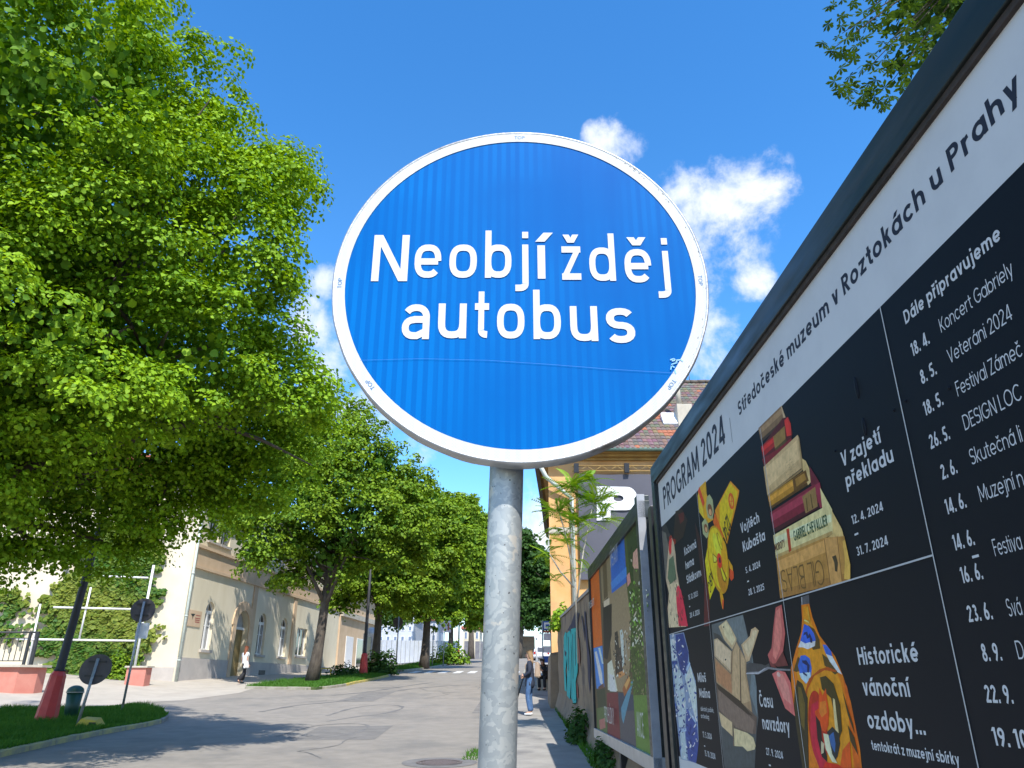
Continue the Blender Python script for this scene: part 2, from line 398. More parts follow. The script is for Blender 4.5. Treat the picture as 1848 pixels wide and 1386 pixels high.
# ------------------------------------------------------------------ leaves and trees
LEAF4 = (np.array([[0, 0, 0], [.5, .42, .10], [0, 1, 0], [-.5, .42, .10]]), [(0, 1, 2), (0, 2, 3)])
LEAF6 = (np.array([[0, 0, 0], [.38, .16, .10], [.46, .52, .12], [0, 1.02, -.04], [-.46, .52, .12], [-.38, .16, .10]]), [(0, 1, 2), (0, 2, 3), (0, 3, 4), (0, 4, 5)])
def leaves_mesh(name, cen, nor, size, m, tmpl=LEAF4, rnd=None):
    n = len(cen); T, F = tmpl; k = len(T)
    nor = nor / (np.linalg.norm(nor, axis=1, keepdims=True) + 1e-9)
    a = rng.normal(size=(n, 3)); a -= nor * (a * nor).sum(1, keepdims=True); a /= np.linalg.norm(a, axis=1, keepdims=True)
    b = np.cross(nor, a)
    s = size[:, None, None]
    V = cen[:, None, :] + s * (T[None, :, 0:1] * a[:, None, :] + (T[None, :, 1:2] - .5) * b[:, None, :] + T[None, :, 2:3] * nor[:, None, :])
    V = V.reshape(-1, 3).astype(np.float32)
    F = np.array(F); nf = len(F); idx = (np.arange(n)[:, None, None] * k + F[None]).reshape(-1).astype(np.int32)
    me = bpy.data.meshes.new(name); me.vertices.add(len(V)); me.vertices.foreach_set('co', V.ravel())
    me.loops.add(len(idx)); me.loops.foreach_set('vertex_index', idx); me.polygons.add(n * nf)
    me.polygons.foreach_set('loop_start', np.arange(0, len(idx), 3, dtype=np.int32)); me.polygons.foreach_set('loop_total', np.full(n * nf, 3, dtype=np.int32))
    me.update(calc_edges=True); me.materials.append(m)
    at = me.attributes.new('rnd', 'FLOAT', 'FACE')
    if rnd is None: rnd = rng.random(n)
    at.data.foreach_set('value', np.repeat(rnd, nf).astype(np.float32))
    return me
def stuff_obj(name, me, parent=None, kind='stuff'):
    o = bpy.data.objects.new(name, me); COL.objects.link(o); attach(o, parent); o['kind'] = kind; return o
def crown_points(lobes, sprays, per, spread=.55, flat=.38, seed=1):
    """lobes: (centre, radius). Sprays of leaves sit on the lobes' skins and droop a little; a sparser fill, toned dark as inner shade, keeps the inside dense."""
    g = np.random.default_rng(seed)
    C = np.array([list(c) for c, r in lobes]); Rr = np.array([r for c, r in lobes])
    wts = Rr ** 2; wts = wts / wts.sum(); li = g.choice(len(lobes), sprays, p=wts)
    nb = 9; bd = g.normal(size=(len(lobes), nb, 3)); bd /= np.linalg.norm(bd, axis=2, keepdims=True); bs = .82 + .32 * g.random((len(lobes), nb)); bi = g.integers(0, nb, sprays)
    d = bd[li, bi] + g.normal(size=(sprays, 3)) * np.where(g.random(sprays) < .72, .27, .8)[:, None]; d /= np.linalg.norm(d, axis=1, keepdims=True)
    low = d[:, 2] < -.55; d[low, 2] *= .5; d /= np.linalg.norm(d, axis=1, keepdims=True)
    lump = 1 + .13 * np.sin(d[:, 0] * 7 + li) * np.sin(d[:, 1] * 6 + 2 * li) + .10 * np.sin(d[:, 2] * 11 + li)
    rad = Rr[li] * bs[li, bi] * lump * (1 - .45 * g.random(sprays) ** 1.8)
    c = C[li] + d * rad[:, None]
    keep = np.ones(sprays, bool)
    for j in range(len(lobes)):
        keep &= ~((np.linalg.norm(c - C[j], axis=1) < Rr[j] * .60) & (li != j))
    c = c[keep]; d = d[keep]; ns = len(c)
    # each tuft is a dome of leaves, open below, so that it is lit on top and dark underneath
    out = d * .75 + np.array([0, 0, .85]); out /= np.linalg.norm(out, axis=1, keepdims=True)
    v = g.normal(size=(ns, per, 3)) * .75 + out[:, None, :] * 1.05; v /= np.linalg.norm(v, axis=2, keepdims=True)
    sp = spread * (.55 + .75 * g.random((ns, 1, 1))) * (1 - .35 * g.random((ns, per, 1)) ** 2 + .08 * g.normal(size=(ns, per, 1)))
    q = v * sp * np.array([1, 1, .62])
    cen = (c[:, None, :] + q - out[:, None, :] * spread * .4).reshape(-1, 3)
    nor = (v * .8 + np.array([0, 0, .35]) + g.normal(size=(ns, per, 3)) * .38).reshape(-1, 3)
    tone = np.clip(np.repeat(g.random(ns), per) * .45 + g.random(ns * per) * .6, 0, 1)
    return cen, nor, tone
def limbs(mb, base, top, r0, targets, n=10, bend=.3):
    base = Vector(base); top = Vector(top)
    pts = []; 
    for i in range(7):
        t = i / 6; p = base.lerp(top, t) + Vector((math.sin(t * 5) * .05 * bend * 3, math.cos(t * 4) * .04 * bend * 3, 0)); pts.append(p)
    mb.tube(pts, [r0 * 1.35, r0 * 1.05] + [r0 * (1 - .35 * i / 6) for i in range(2, 7)], n)
    for t in targets:
        t = Vector(t); k = random.uniform(.55, 1.); s = base.lerp(top, k)
        mid = s.lerp(t, .45) + Vector((random.uniform(-.3, .3), random.uniform(-.3, .3), random.uniform(.1, .6))) * bend
        l = (t - s).length; r1 = r0 * .48
        bez = [s.lerp(mid, q).lerp(mid.lerp(t, q), q) for q in (0, .2, .4, .6, .8, 1)]
        mb.tube(bez, [r1, r1 * .8, r1 * .62, r1 * .45, r1 * .3, r1 * .12], 7)
        for _ in range(3):
            q = random.choice(bez[2:5]); e = q + Vector((random.gauss(0, 1), random.gauss(0, 1), random.gauss(.3, .7))).normalized() * l * .35
            mb.tube([q, q.lerp(e, .5) + Vector((0, 0, .08)), e], [r1 * .35, r1 * .22, r1 * .05], 5)
def tree(label, base, top, r0, lobes, sprays, per, leaf, m, spread=.55, seed=1, fill=0, tmpl=LEAF4, name='linden_tree', cat='tree', group='linden trees along the street', nleaf=0, jobs=14):
    root = thing(name, base, label, cat, group)
    mb = MB(); tg = []
    for c, r in lobes[:jobs]: tg.append(Vector(c) + Vector((random.uniform(-.4, .4), random.uniform(-.4, .4), random.uniform(-.2, .4))) * r)
    limbs(mb, base, top, r0, tg); mb.build('trunk', M['bark'], root)
    cen, nor, tone = crown_points(lobes, sprays, per, spread, seed=seed)
    size = leaf * (.65 + .7 * rng.random(len(cen)))
    if fill:
        C = np.array([list(c) for c, r in lobes]); Rr = np.array([r for c, r in lobes]); li = rng.choice(len(lobes), fill, p=Rr ** 3 / (Rr ** 3).sum())
        d = rng.normal(size=(fill, 3)); d /= np.linalg.norm(d, axis=1, keepdims=True)
        cf = C[li] + d * (Rr[li] * .72 * rng.random(fill) ** .5)[:, None]
        cen = np.vstack([cen, cf]); nor = np.vstack([nor, d + rng.normal(size=(fill, 3)) * .8]); size = np.concatenate([size, leaf * 2.0 * (.6 + .6 * rng.random(fill))]); tone = np.concatenate([tone, .12 * rng.random(fill)])  # inner leaves take the darkest tones, crown shade put into their colour
    return root, cen, nor, size, tone
def finish_crown(root, cen, nor, size, tone, m, tmpl=LEAF4, single=0):
    if single:
        # the leaves that show largest are objects of their own
        rel = cen - np.array([0, 0, CH]); dist = np.linalg.norm(rel, axis=1)
        fw = rel[:, 1] * CT + rel[:, 2] * ST; px = rel[:, 0] / np.maximum(fw, .1) * FPX + 924; py = 693 - (rel[:, 2] * CT - rel[:, 1] * ST) / np.maximum(fw, .1) * FPX
        inview = (fw > .5) & (px > 5) & (px < 1840) & (py > 5) & (py < 1380)
        sc_ = np.where(inview, size / dist, 0)
        pick = np.argsort(-sc_)[:single]; keep = np.ones(len(cen), bool); keep[pick] = False
        variants = []
        for v in range(6):
            one = leaves_mesh('leaf', np.zeros((1, 3)), np.array([[0, 0, 1.]]), np.ones(1), m, tmpl, np.array([.25 + v * .13])); variants.append(one)
        for k, i in enumerate(pick):
            o = bpy.data.objects.new('leaf', variants[k % 6]); COL.objects.link(o)
            o.location = Vector(cen[i]); o.rotation_euler = Vector(nor[i]).to_track_quat('Z', 'Y').to_euler(); o.scale = (float(size[i]),) * 3; attach(o, root)
        cen, nor, size, tone = cen[keep], nor[keep], size[keep], tone[keep]
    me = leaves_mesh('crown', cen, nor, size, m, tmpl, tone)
    return stuff_obj('crown', me, root)
def lobe(px, py, Y, rpx):
    c = P(px, py, Y); z = Y * CT + (c.z - CH) * ST
    return (c, rpx * z / FPX)

# ------------------------------------------------------------------ stroke lettering
def sarc(cx, cy, rx, ry, a0, a1, n=14, e=2.0):
    out = []
    for i in range(n + 1):
        a = R(a0 + (a1 - a0) * i / n); c, s = math.cos(a), math.sin(a)
        out.append((cx + rx * math.copysign(abs(c) ** (2 / e), c), cy + ry * math.copysign(abs(s) ** (2 / e), s)))
    return out
def glyph(ch, w, din=False):
    """strokes of one character for stroke width w and cap height 1: list of ('s', points, closed) or ('d', p, q) with level-cut ends; advance width"""
    k = w / 2; X = .72; e = 2.6 if din else 2.0; S = []
    def s(p, closed=False): S.append(('s', p, closed))
    def d(p, q): S.append(('d', p, q))
    dia = None
    decomp = {'á': ('a', 'a'), 'é': ('e', 'a'), 'í': ('ı', 'a'), 'ý': ('y', 'a'), 'ž': ('z', 'c'), 'š': ('s', 'c'), 'č': ('c', 'c'), 'ř': ('r', 'c'), 'ě': ('e', 'c'), 'Č': ('C', 'c'), 'Ý': ('Y', 'a'), 'Í': ('I', 'a'), 'ň': ('n', 'c')}
    if ch in decomp: ch, dia = decomp[ch]
    bw = .58 if din else .66            # bowl width
    rx = bw / 2 - k; ry = X / 2 - k; cy = X / 2; W = bw
    if ch == 'a' and not din or ch == 'a1':
        s(sarc(bw / 2, cy, rx, ry, 0, 360, 26, e)[:-1], True); s([(bw - k, 0), (bw - k, X)])
    elif ch == 'a':
        W = .56; r = .2
        s([(W - k, 0), (W - k, X * .62)] + sarc(W / 2, X - k - r, W / 2 - k, r, 10, 150, 10, 2.2))
        s([(W - k, X * .56), (W * .45, X * .56)] + sarc(W * .42, X * .28 + k * .45, W * .42 - k, X * .28 - k * .55, 90, 270, 10, 2.2) + [(W * .55, k), (W - k, k + .09)])
    elif ch in 'bdpq':
        W = bw; s(sarc(bw / 2, cy, rx, ry, 0, 360, 26, e)[:-1], True)
        xs = k if ch in 'bp' else bw - k
        s([(xs, 0), (xs, 1.03)] if ch in 'bd' else [(xs, -.28), (xs, X)])
    elif ch == 'g':
        s(sarc(bw / 2, cy, rx, ry, 0, 360, 26, e)[:-1], True); s([(bw - k, X), (bw - k, -.08)] + sarc(bw / 2, -.08, rx, .2 - k, 0, -150, 9, 2))
    elif ch == 'c':
        W = bw * .9; s(sarc(bw / 2, cy, rx, ry, 42, 318, 20, e))
    elif ch == 'e':
        s([(k, cy - .01), (bw - k, cy - .01)] ); s(sarc(bw / 2, cy, rx, ry, 0, 318, 22, e))
    elif ch == 'f':
        W = .38; s([(.12 + k, 0), (.12 + k, .8)] + sarc(.3 + k, .8, .18, .2 - k, 180, 95, 6)); s([(0, X - k), (.36, X - k)])
    elif ch == 'h':
        W = .56 if din else .6; s([(k, 0), (k, 1.03)]); s([(k, X * .5)] + sarc(W / 2, X * .56, W / 2 - k, X * .44 - k, 180, 0, 12, e)[1:] + [(W - k, 0)])
    elif ch == 'n':
        W = .56 if din else .6; s([(k, 0), (k, X)]); s([(k, X * .5)] + sarc(W / 2, X * .56, W / 2 - k, X * .44 - k, 180, 0, 12, e)[1:] + [(W - k, 0)])
    elif ch == 'm':
        W = .94; h = W / 2; s([(k, 0), (k, X)])
        for a in (0, h - k * 0): s([(k + a * (1 - k), X * .5)] + sarc(k + (h - k) * .5 + (a and (h - k)), X * .6, (h - k) / 2, X * .4 - k, 180, 0, 10, 2)[1:] + [(k + (h - k) + (a and (h - k)), 0)])
    elif ch == 'u':
        W = .56 if din else .6; s([(W - k, 0), (W - k, X)]); s([(k, X)] + sarc(W / 2, X * .44, W / 2 - k, X * .44 - k, 180, 360, 12, e) + [(W - k, X * .5)])
    elif ch in 'iı':
        W = w; s([(k, 0), (k, X)])
        if ch == 'i': s([(k, .86), (k, .86 + w * 1.05)])
    elif ch in 'j':
        W = .2 + w * .5 if din else .1 + w; x = W - k; s([(x, X), (x, -.12)] + sarc(x - .14, -.12, .14, .16 - k, 0, -90, 6, 2.4) + [(x - .22, -.28 + k)]); s([(x, .86), (x, .86 + w * 1.05)])
    elif ch == 'k':
        W = .52; s([(k, 0), (k, 1.03)]); d((w * .9, X * .40), (W - k * 1.3, X)); d((w * 1.5, X * .56), (W - k * 1.1, 0))
    elif ch == 'l': W = w; s([(k, 0), (k, 1.03)])
    elif ch == 'o': s(sarc(bw / 2, cy, rx, ry, 0, 360, 28, e)[:-1], True)
    elif ch == 'r': W = .36; s([(k, 0), (k, X)]); s([(k, X * .45)] + sarc(.36, X * .58, .36 - k, X * .42 - k, 180, 95, 8, 2)[1:])
    elif ch == 's' or ch == 'S':
        H = X if ch == 's' else 1.; W = (.5 if din else .5) if ch == 's' else .6; q = (H - w) / 4; xr = W / 2 - k
        s(sarc(W / 2, k + 3 * q, xr, q, 28, 262, 12, 2.3) + sarc(W / 2, k + q, xr, q, 82, -150, 12, 2.3))
    elif ch == 't' and din: W = .32; s([(.085 + k, .97), (.085 + k, .16)] + sarc(.24 + k, .16, .155, .16 - k, 180, 268, 6, 2.3)); s([(0, X - k), (.34, X - k)])
    elif ch == 't':
        W = .36; s([(.12 + k, .95), (.12 + k, .2)] + sarc(.3 + k, .2, .18, .2 - k, 180, 275, 6)); s([(0, X - k), (.37, X - k)])
    elif ch == 'v': W = .56; d((k, X), (W / 2, 0)); d((W - k, X), (W / 2, 0))
    elif ch == 'y': W = .58; d((k, X), (W / 2, 0)); d((W - k, X), (W / 2 - .11, -.28))
    elif ch == 'z': W = .5; s([(0, X - k), (W, X - k)]); s([(0, k), (W, k)]); d((k * 1.2, w * .6), (W - k * 1.2, X - w * .6))
    elif ch == 'A': W = .72; d((k, 0), (W / 2, 1)); d((W - k, 0), (W / 2, 1)); s([(W * .22, .28), (W * .78, .28)])
    elif ch == 'B':
        W = .58; s([(k, 0), (k, 1)]); s([(k, 1 - k), (W * .5, 1 - k)] + sarc(W * .5, .755, W * .45 - k, .245 - k, 90, -90, 9) + [(k, .51)]); s([(k, k), (W * .55, k)] + sarc(W * .55, .26, W * .45 - k, .26 - k, -90, 90, 9) + [(k, .52)])
    elif ch in 'CG':
        W = .8; s(sarc(.42, .5, .42 - k, .5 - k, 45, 318 if ch == 'C' else 350, 22))
        if ch == 'G': s([(.46, .46), (.84 - k, .46)])
    elif ch == 'D': W = .72; s([(k, 0), (k, 1)]); s([(k, 1 - k), (.3, 1 - k)] + sarc(.3, .5, .42 - k, .5 - k, 90, -90, 16) + [(k, k)])
    elif ch in 'EF':
        W = .5; s([(k, 0), (k, 1)]); s([(k, 1 - k), (W, 1 - k)]); s([(k, .52), (W * .92, .52)])
        if ch == 'E': s([(k, k), (W, k)])
    elif ch == 'H': W = .68; s([(k, 0), (k, 1)]); s([(W - k, 0), (W - k, 1)]); s([(k, .52), (W - k, .52)])
    elif ch == 'I': W = w; s([(k, 0), (k, 1)])
    elif ch == 'K': W = .62; s([(k, 0), (k, 1)]); d((w * .9, .38), (W - k, 1)); d((w * 1.7, .56), (W - k * .9, 0))
    elif ch == 'L': W = .48; s([(k, 0), (k, 1)]); s([(k, k), (W, k)])
    elif ch == 'M': W = .86; s([(k, 0), (k, 1)]); s([(W - k, 0), (W - k, 1)]); d((k, 1), (W / 2, .18)); d((W - k, 1), (W / 2, .18))
    elif ch == 'N': W = .66; s([(k, 0), (k, 1)]); s([(W - k, 0), (W - k, 1)]); d((k * 1.3, 1), (W - k * 1.3, 0))
    elif ch == 'O': W = .86; s(sarc(.43, .5, .43 - k, .5 - k, 0, 360, 30)[:-1], True)
    elif ch in 'PR':
        W = .58; s([(k, 0), (k, 1)]); s([(k, 1 - k), (.3, 1 - k)] + sarc(.3, .715, .28 - k, .285 - k, 90, -90, 12) + [(k, .43 + k)])
        if ch == 'R': d((.28, .44), (W - k, 0))
    elif ch == 'T': W = .58; s([(W / 2, 0), (W / 2, 1)]); s([(0, 1 - k), (W, 1 - k)])
    elif ch == 'U': W = .66; s([(k, 1)] + sarc(W / 2, .34, W / 2 - k, .34 - k, 180, 360, 12) + [(W - k, 1)])
    elif ch == 'V': W = .7; d((k, 1), (W / 2, 0)); d((W - k, 1), (W / 2, 0))
    elif ch == 'Y': W = .62; d((k, 1), (W / 2, .45)); d((W - k, 1), (W / 2, .45)); s([(W / 2, 0), (W / 2, .5)])
    elif ch == 'Z': W = .6; s([(0, 1 - k), (W, 1 - k)]); s([(0, k), (W, k)]); d((k * 1.2, w * .6), (W - k * 1.2, 1 - w * .6))
    elif ch == '0': W = .58; s(sarc(.29, .5, .29 - k, .5 - k, 0, 360, 26, 2.2)[:-1], True)
    elif ch == '1': W = .3; s([(W - k, 0), (W - k, 1)]); d((k * .6, .78), (W - k * 1.2, 1))
    elif ch == '2': W = .54; s(sarc(.27, 1 - .28, .27 - k, .28 - k, 170, -30, 13)); d((k * 1.2, w * .7), (W - k * 1.5, .64)); s([(0, k), (W, k)])
    elif ch == '3': W = .54; s(sarc(.26, .76, .24 - k, .24 - k, 150, -85, 11)); s(sarc(.27, .27, .27 - k, .27 - k, 95, -150, 13))
    elif ch == '4': W = .6; s([(W * .72, 0), (W * .72, 1)]); s([(0, .24), (W, .24)]); d((k, .26), (W * .68, 1))
    elif ch == '5': W = .54; s([(W * .95, 1 - k), (k + .05, 1 - k)]); s([(k + .05, 1 - k), (k + .02, .5)]); s(sarc(.26, .31, .28 - k, .31 - k, 125, -150, 14))
    elif ch == '6': W = .56; s(sarc(.28, .3, .28 - k, .3 - k, 0, 360, 22)[:-1], True); s([(k + .01, .36), (k + .06, .6), (.36, 1)])
    elif ch == '7': W = .52; s([(0, 1 - k), (W, 1 - k)]); d((.14, 0), (W - k * 1.1, 1 - w * .8))
    elif ch == '8': W = .56; s(sarc(.28, .76, .24 - k, .24 - k * .8, 0, 360, 20)[:-1], True); s(sarc(.28, .27, .28 - k, .27 - k * .8, 0, 360, 22)[:-1], True)
    elif ch == '9': W = .56; s(sarc(.28, .7, .28 - k, .3 - k, 0, 360, 22)[:-1], True); s([(W - k - .01, .64), (W - k - .06, .4), (.2, 0)])
    elif ch == '.': W = w * 1.1; s([(k, 0), (k, w * 1.15)])
    elif ch == ',': W = w * 1.1; d((k * .5, -.13), (k, w * 1.1))
    elif ch == '–': W = .5; s([(0, .34), (W, .34)])
    elif ch == '|': W = w * .4; s([(k, -.3), (k, 1.3)])
    else: W = .26
    if dia:
        if ch.isupper(): y0 = 1.07
        else: y0 = .80
        cx = W / 2
        if dia == 'a': d((cx - .02, y0), (cx + .13, y0 + .2))
        else: d((cx - .005, y0), (cx - .13, y0 + .18)); d((cx + .005, y0), (cx + .13, y0 + .18))
    return S, W
def stroke_polys(S, w):
    """quads (2D) per stroke"""
    out = []
    for st in S:
        if st[0] == 'd':
            (x0, y0), (x1, y1) = st[1], st[2]
            ln = math.hypot(x1 - x0, y1 - y0); hx = (w / 2) / max(.25, abs(y1 - y0) / ln)
            out.append([[(x0 - hx, y0), (x0 + hx, y0), (x1 + hx, y1), (x1 - hx, y1)]])
        else:
            p = st[1]; n = len(p); closed = st[2]; Lf = []; Rt = []
            for i in range(n):
                if closed: a, b, c = p[i - 1], p[i], p[(i + 1) % n]
                else: a, b, c = p[max(i - 1, 0)], p[i], p[min(i + 1, n - 1)]
                d1 = Vector((b[0] - a[0], b[1] - a[1])); d2 = Vector((c[0] - b[0], c[1] - b[1]))
                if d1.length < 1e-6: d1 = d2
                if d2.length < 1e-6: d2 = d1
                d1.normalize(); d2.normalize(); nn = Vector((-(d1 + d2).y, (d1 + d2).x))
                if nn.length < 1e-4: nn = Vector((-d1.y, d1.x))
                nn.normalize(); cs = max(.55, nn.dot(Vector((-d1.y, d1.x)))); h = w / 2 / cs
                Lf.append((b[0] + nn.x * h, b[1] + nn.y * h)); Rt.append((b[0] - nn.x * h, b[1] - nn.y * h))
            q = []
            for i in range(n if closed else n - 1):
                j = (i + 1) % n; q.append([Rt[i], Rt[j], Lf[j], Lf[i]])
            out.append(q)
    return out
def text_width(t, w, gap, space=.3):
    x = 0
    for ch in t: x += (space if ch == ' ' else glyph(ch, w)[1] + gap)
    return x - gap
def lettering(mb, t, org, right, up, nor, cap, w=.14, xs=1., fit=None, gap=None, din=False, off=.0015, mi=0, col=None, dz=.00012):
    """adds a line of text; org is the baseline start"""
    gap = gap if gap is not None else .07 + w * .35
    if fit: xs = fit / (text_width(t, w, gap) * cap)
    x = 0; org = Vector(org)
    for ch in t:
        if ch == ' ': x += .3; continue
        S, W = glyph(ch, w, din)
        for si, polys in enumerate(stroke_polys(S, w)):
            for q in polys:
                vs = [org + right * ((x + a) * cap * xs) + up * (b * cap) + nor * (off + si * dz) for a, b in q]
                mb.add(vs, [(0, 1, 2, 3)], mi, col)
        x += W + gap
    return x * cap * xs

# ------------------------------------------------------------------ ground
GRx, GRy = 900, 1600
sheet('ground', [(-GRx, -60), (GRx, -60), (GRx, GRy), (-GRx, GRy)], -.05, M['earth'])
def kx(Y): return -.75 + .030 * Y           # kerb line of the right-hand sidewalk
road_poly = [(-9.5, -55), (kx(-55), -55)] + [(kx(y), y) for y in range(-50, 200, 10)] + [(kx(200), 200), (-4.5, 200), (-7.5, 100), (-9.6, 56), (-12.5, 50), (-16, 50), (-40, 30), (-40, 8), (-15, 8)]
sheet('road', road_poly, 0, M['asphalt'])
walk_poly = [(kx(-50) + .12, -50), (1.9, -50), (1.9, 20), (2.0, 27), (2.8, 45), (5.5, 90), (8, 130)] + [(kx(y) + .12, y) for y in (130, 100, 80, 60, 50, 40, 30, 20, 10, 0, -20)]
sheet('sidewalk', walk_poly, .11, M['walk'], skirt=.1)
kerb([(kx(y), y) for y in range(4, 61)], [M['kerb']], 'grey kerb along the right-hand sidewalk')
# pale paving in front of the corner house
apron = [PG(0, 1300), PG(60, 1292), PG(150, 1284), PG(240, 1268), PG(330, 1264), PG(430, 1251), (-11.4, 35.6), (-11.2, 40), (-10.4, 50), (-12, 60), (-16, 62), (-40, 60), (-40, 28)]
sheet('pavement', [tuple(p[:2]) for p in apron], .004, M['apron'])
# grass island at the left with its kerb
isl1 = [PG(-260, 1420), PG(0, 1366), PG(60, 1352), PG(130, 1336), PG(200, 1322), PG(255, 1313), PG(290, 1305), PG(302, 1297), PG(290, 1286), PG(240, 1279), PG(150, 1283), PG(60, 1285), PG(0, 1287), PG(-260, 1300)]
isl1 = [tuple(p[:2]) for p in isl1]
s1 = sheet('grass_island', isl1, .10, M['turf'], skirt=.1)
kerb(smooth_path(isl1[:9], 2), [M['kerb_pale'], M['kerb_pale'], M['kerb']], 'worn yellow kerb curving round the near grass island')
isl2 = [(-11.6, 34.6), (-8.35, 33.9), (-7.7, 36), (-7.35, 42), (-7.3, 48), (-7.9, 51), (-9.3, 51), (-10.2, 46), (-10.9, 40)]
sheet('grass_island', isl2, .10, M['turf'], skirt=.1)
kerb(isl2[:6], [M['kerb'], M['kerb_yellow'], M['kerb_yellow'], M['kerb']], 'yellow painted kerb of the grass strip under the first linden')
isl3 = [(-8.7, 56), (-7.7, 55.5), (-6.9, 60), (-6.0, 75), (-5.4, 95), (-7.2, 95), (-8.9, 75), (-9.6, 60)]
sheet('grass_island', isl3, .10, M['turf'], skirt=.1)
kerb(isl3[:5], [M['kerb']], 'grey kerb of the farther grass strip')
sheet('pavement', [(-9.6, 56), (-9.7, 64), (-9, 75), (-7.3, 95), (-5, 120), (-12, 130), (-22, 90), (-18, 62)], .006, M['apron'])
# zebra crossing, one object for each stripe
cw = thing('crosswalk', (-3, 54, G(0, 54)), 'row of white zebra stripes across the street', None, kind='structure')
del cw['label']; cw['kind'] = 'structure'
for i in range(9):
    xa = -6.9 + i * .98
    q = [(xa, 52), (xa + .5, 52), (xa + .58, 56), (xa + .08, 56)]
    o = sheet('stripe', q, .005, M['paint'], cw, kind=None)
# tar seams and patches on the asphalt
def seam(pts, wd, off=.004):
    pts = smooth_path(pts, 3); l = []; r_ = []
    for i, p in enumerate(pts):
        a = Vector(pts[max(0, i - 1)]); b = Vector(pts[min(len(pts) - 1, i + 1)]); d = (b - a).normalized(); nn = Vector((-d.y, d.x)) * wd * (.35 + .9 * abs(math.sin(i * .9)) * abs(math.cos(i * .37)))
        l.append(tuple(Vector(p) + nn)); r_.append(tuple(Vector(p) - nn))
    mb = MB()
    for i in range(len(l) - 1):
        q = [l[i], l[i + 1], r_[i + 1], r_[i]]; mb.add([(x, y, G(x, y) + off) for x, y in q], [(3, 2, 1, 0)])
    o = mb.build('tar_seam', M['asphalt_dark']); o['kind'] = 'structure'; return o
def pxpath(pp): return [tuple(PG(*p)[:2]) for p in pp]
seam(pxpath([(590, 1292), (640, 1276), (700, 1271), (735, 1276), (700, 1288), (640, 1294), (590, 1302)]), .07, .004)
seam(pxpath([(500, 1330), (560, 1310), (640, 1305), (672, 1310), (640, 1326), (560, 1334), (520, 1331)]), .045, .005)
seam(pxpath([(470, 1285), (540, 1272), (600, 1268), (660, 1258)]), .09, .006)
seam(pxpath([(700, 1250), (740, 1243), (800, 1238), (850, 1236)]), .12, .004)
seam(pxpath([(600, 1255), (660, 1250), (720, 1240), (780, 1232)]), .12, .005)
# manhole
mh = PG(793, 1377); mt = thing('manhole_cover', (mh.x, mh.y, mh.z), 'round iron manhole cover in the road left of the sign pole', 'manhole cover')
def disc(mb, c, r, z, n=32, r_in=0):
    sl_ = (gprof(c.y + .4) - gprof(c.y - .4)) / .8
    o_ = [(c.x + r * math.cos(2 * math.pi * k / n), c.y + r * math.sin(2 * math.pi * k / n)) for k in range(n)]
    if r_in:
        i_ = [(c.x + r_in * math.cos(2 * math.pi * k / n), c.y + r_in * math.sin(2 * math.pi * k / n)) for k in range(n)]
        vs = [(x, y, c.z + (y - c.y) * sl_ + z) for x, y in o_ + i_]; mb.add(vs, [(k, (k + 1) % n, n + (k + 1) % n, n + k) for k in range(n)])
    else: mb.add([(x, y, c.z + (y - c.y) * sl_ + z) for x, y in o_], [tuple(range(n))])
M['iron'] = mat('cast_iron', (.13, .10, .09), (.2, .16, .14), 30, .7, metal=.4, bump=.8, bscale=40)
M['tarpatch'] = mat('tar_patch', (.13, .125, .12), (.19, .18, .17), 4, .9, bump=.3)
mb = MB(); disc(mb, mh, .62, .006, 40, .39); part('surround', mb, M['tarpatch'], mt)
mb = MB(); disc(mb, mh, .38, .010, 40, .32); part('frame', mb, M['iron'], mt)
mb = MB(); disc(mb, mh, .30, .009, 40); part('lid', mb, M['iron'], mt)
for nm, q in (('asphalt_patch', [(-4.6, 17), (-2.9, 17.2), (-3.0, 20.5), (-4.8, 20.2)]), ('asphalt_patch', [(-1.2, 24), (.0, 24), (.05, 29), (-1.1, 29)]), ('asphalt_patch', [(-6.2, 28), (-4.9, 28.2), (-4.8, 33), (-6.0, 33)])):
    sheet(nm, q, .003, M['asphalt_old'])
rs_ = random.Random(5)
for k in range(7):
    x = rs_.uniform(-7, -1); y = rs_.uniform(11, 36); pts = [(x, y)]
    for _ in range(5): x += rs_.uniform(-.5, .7); y += rs_.uniform(-.3, 1.1); pts.append((x, y))
    seam(pts, .02, .0052 + k * .0004)

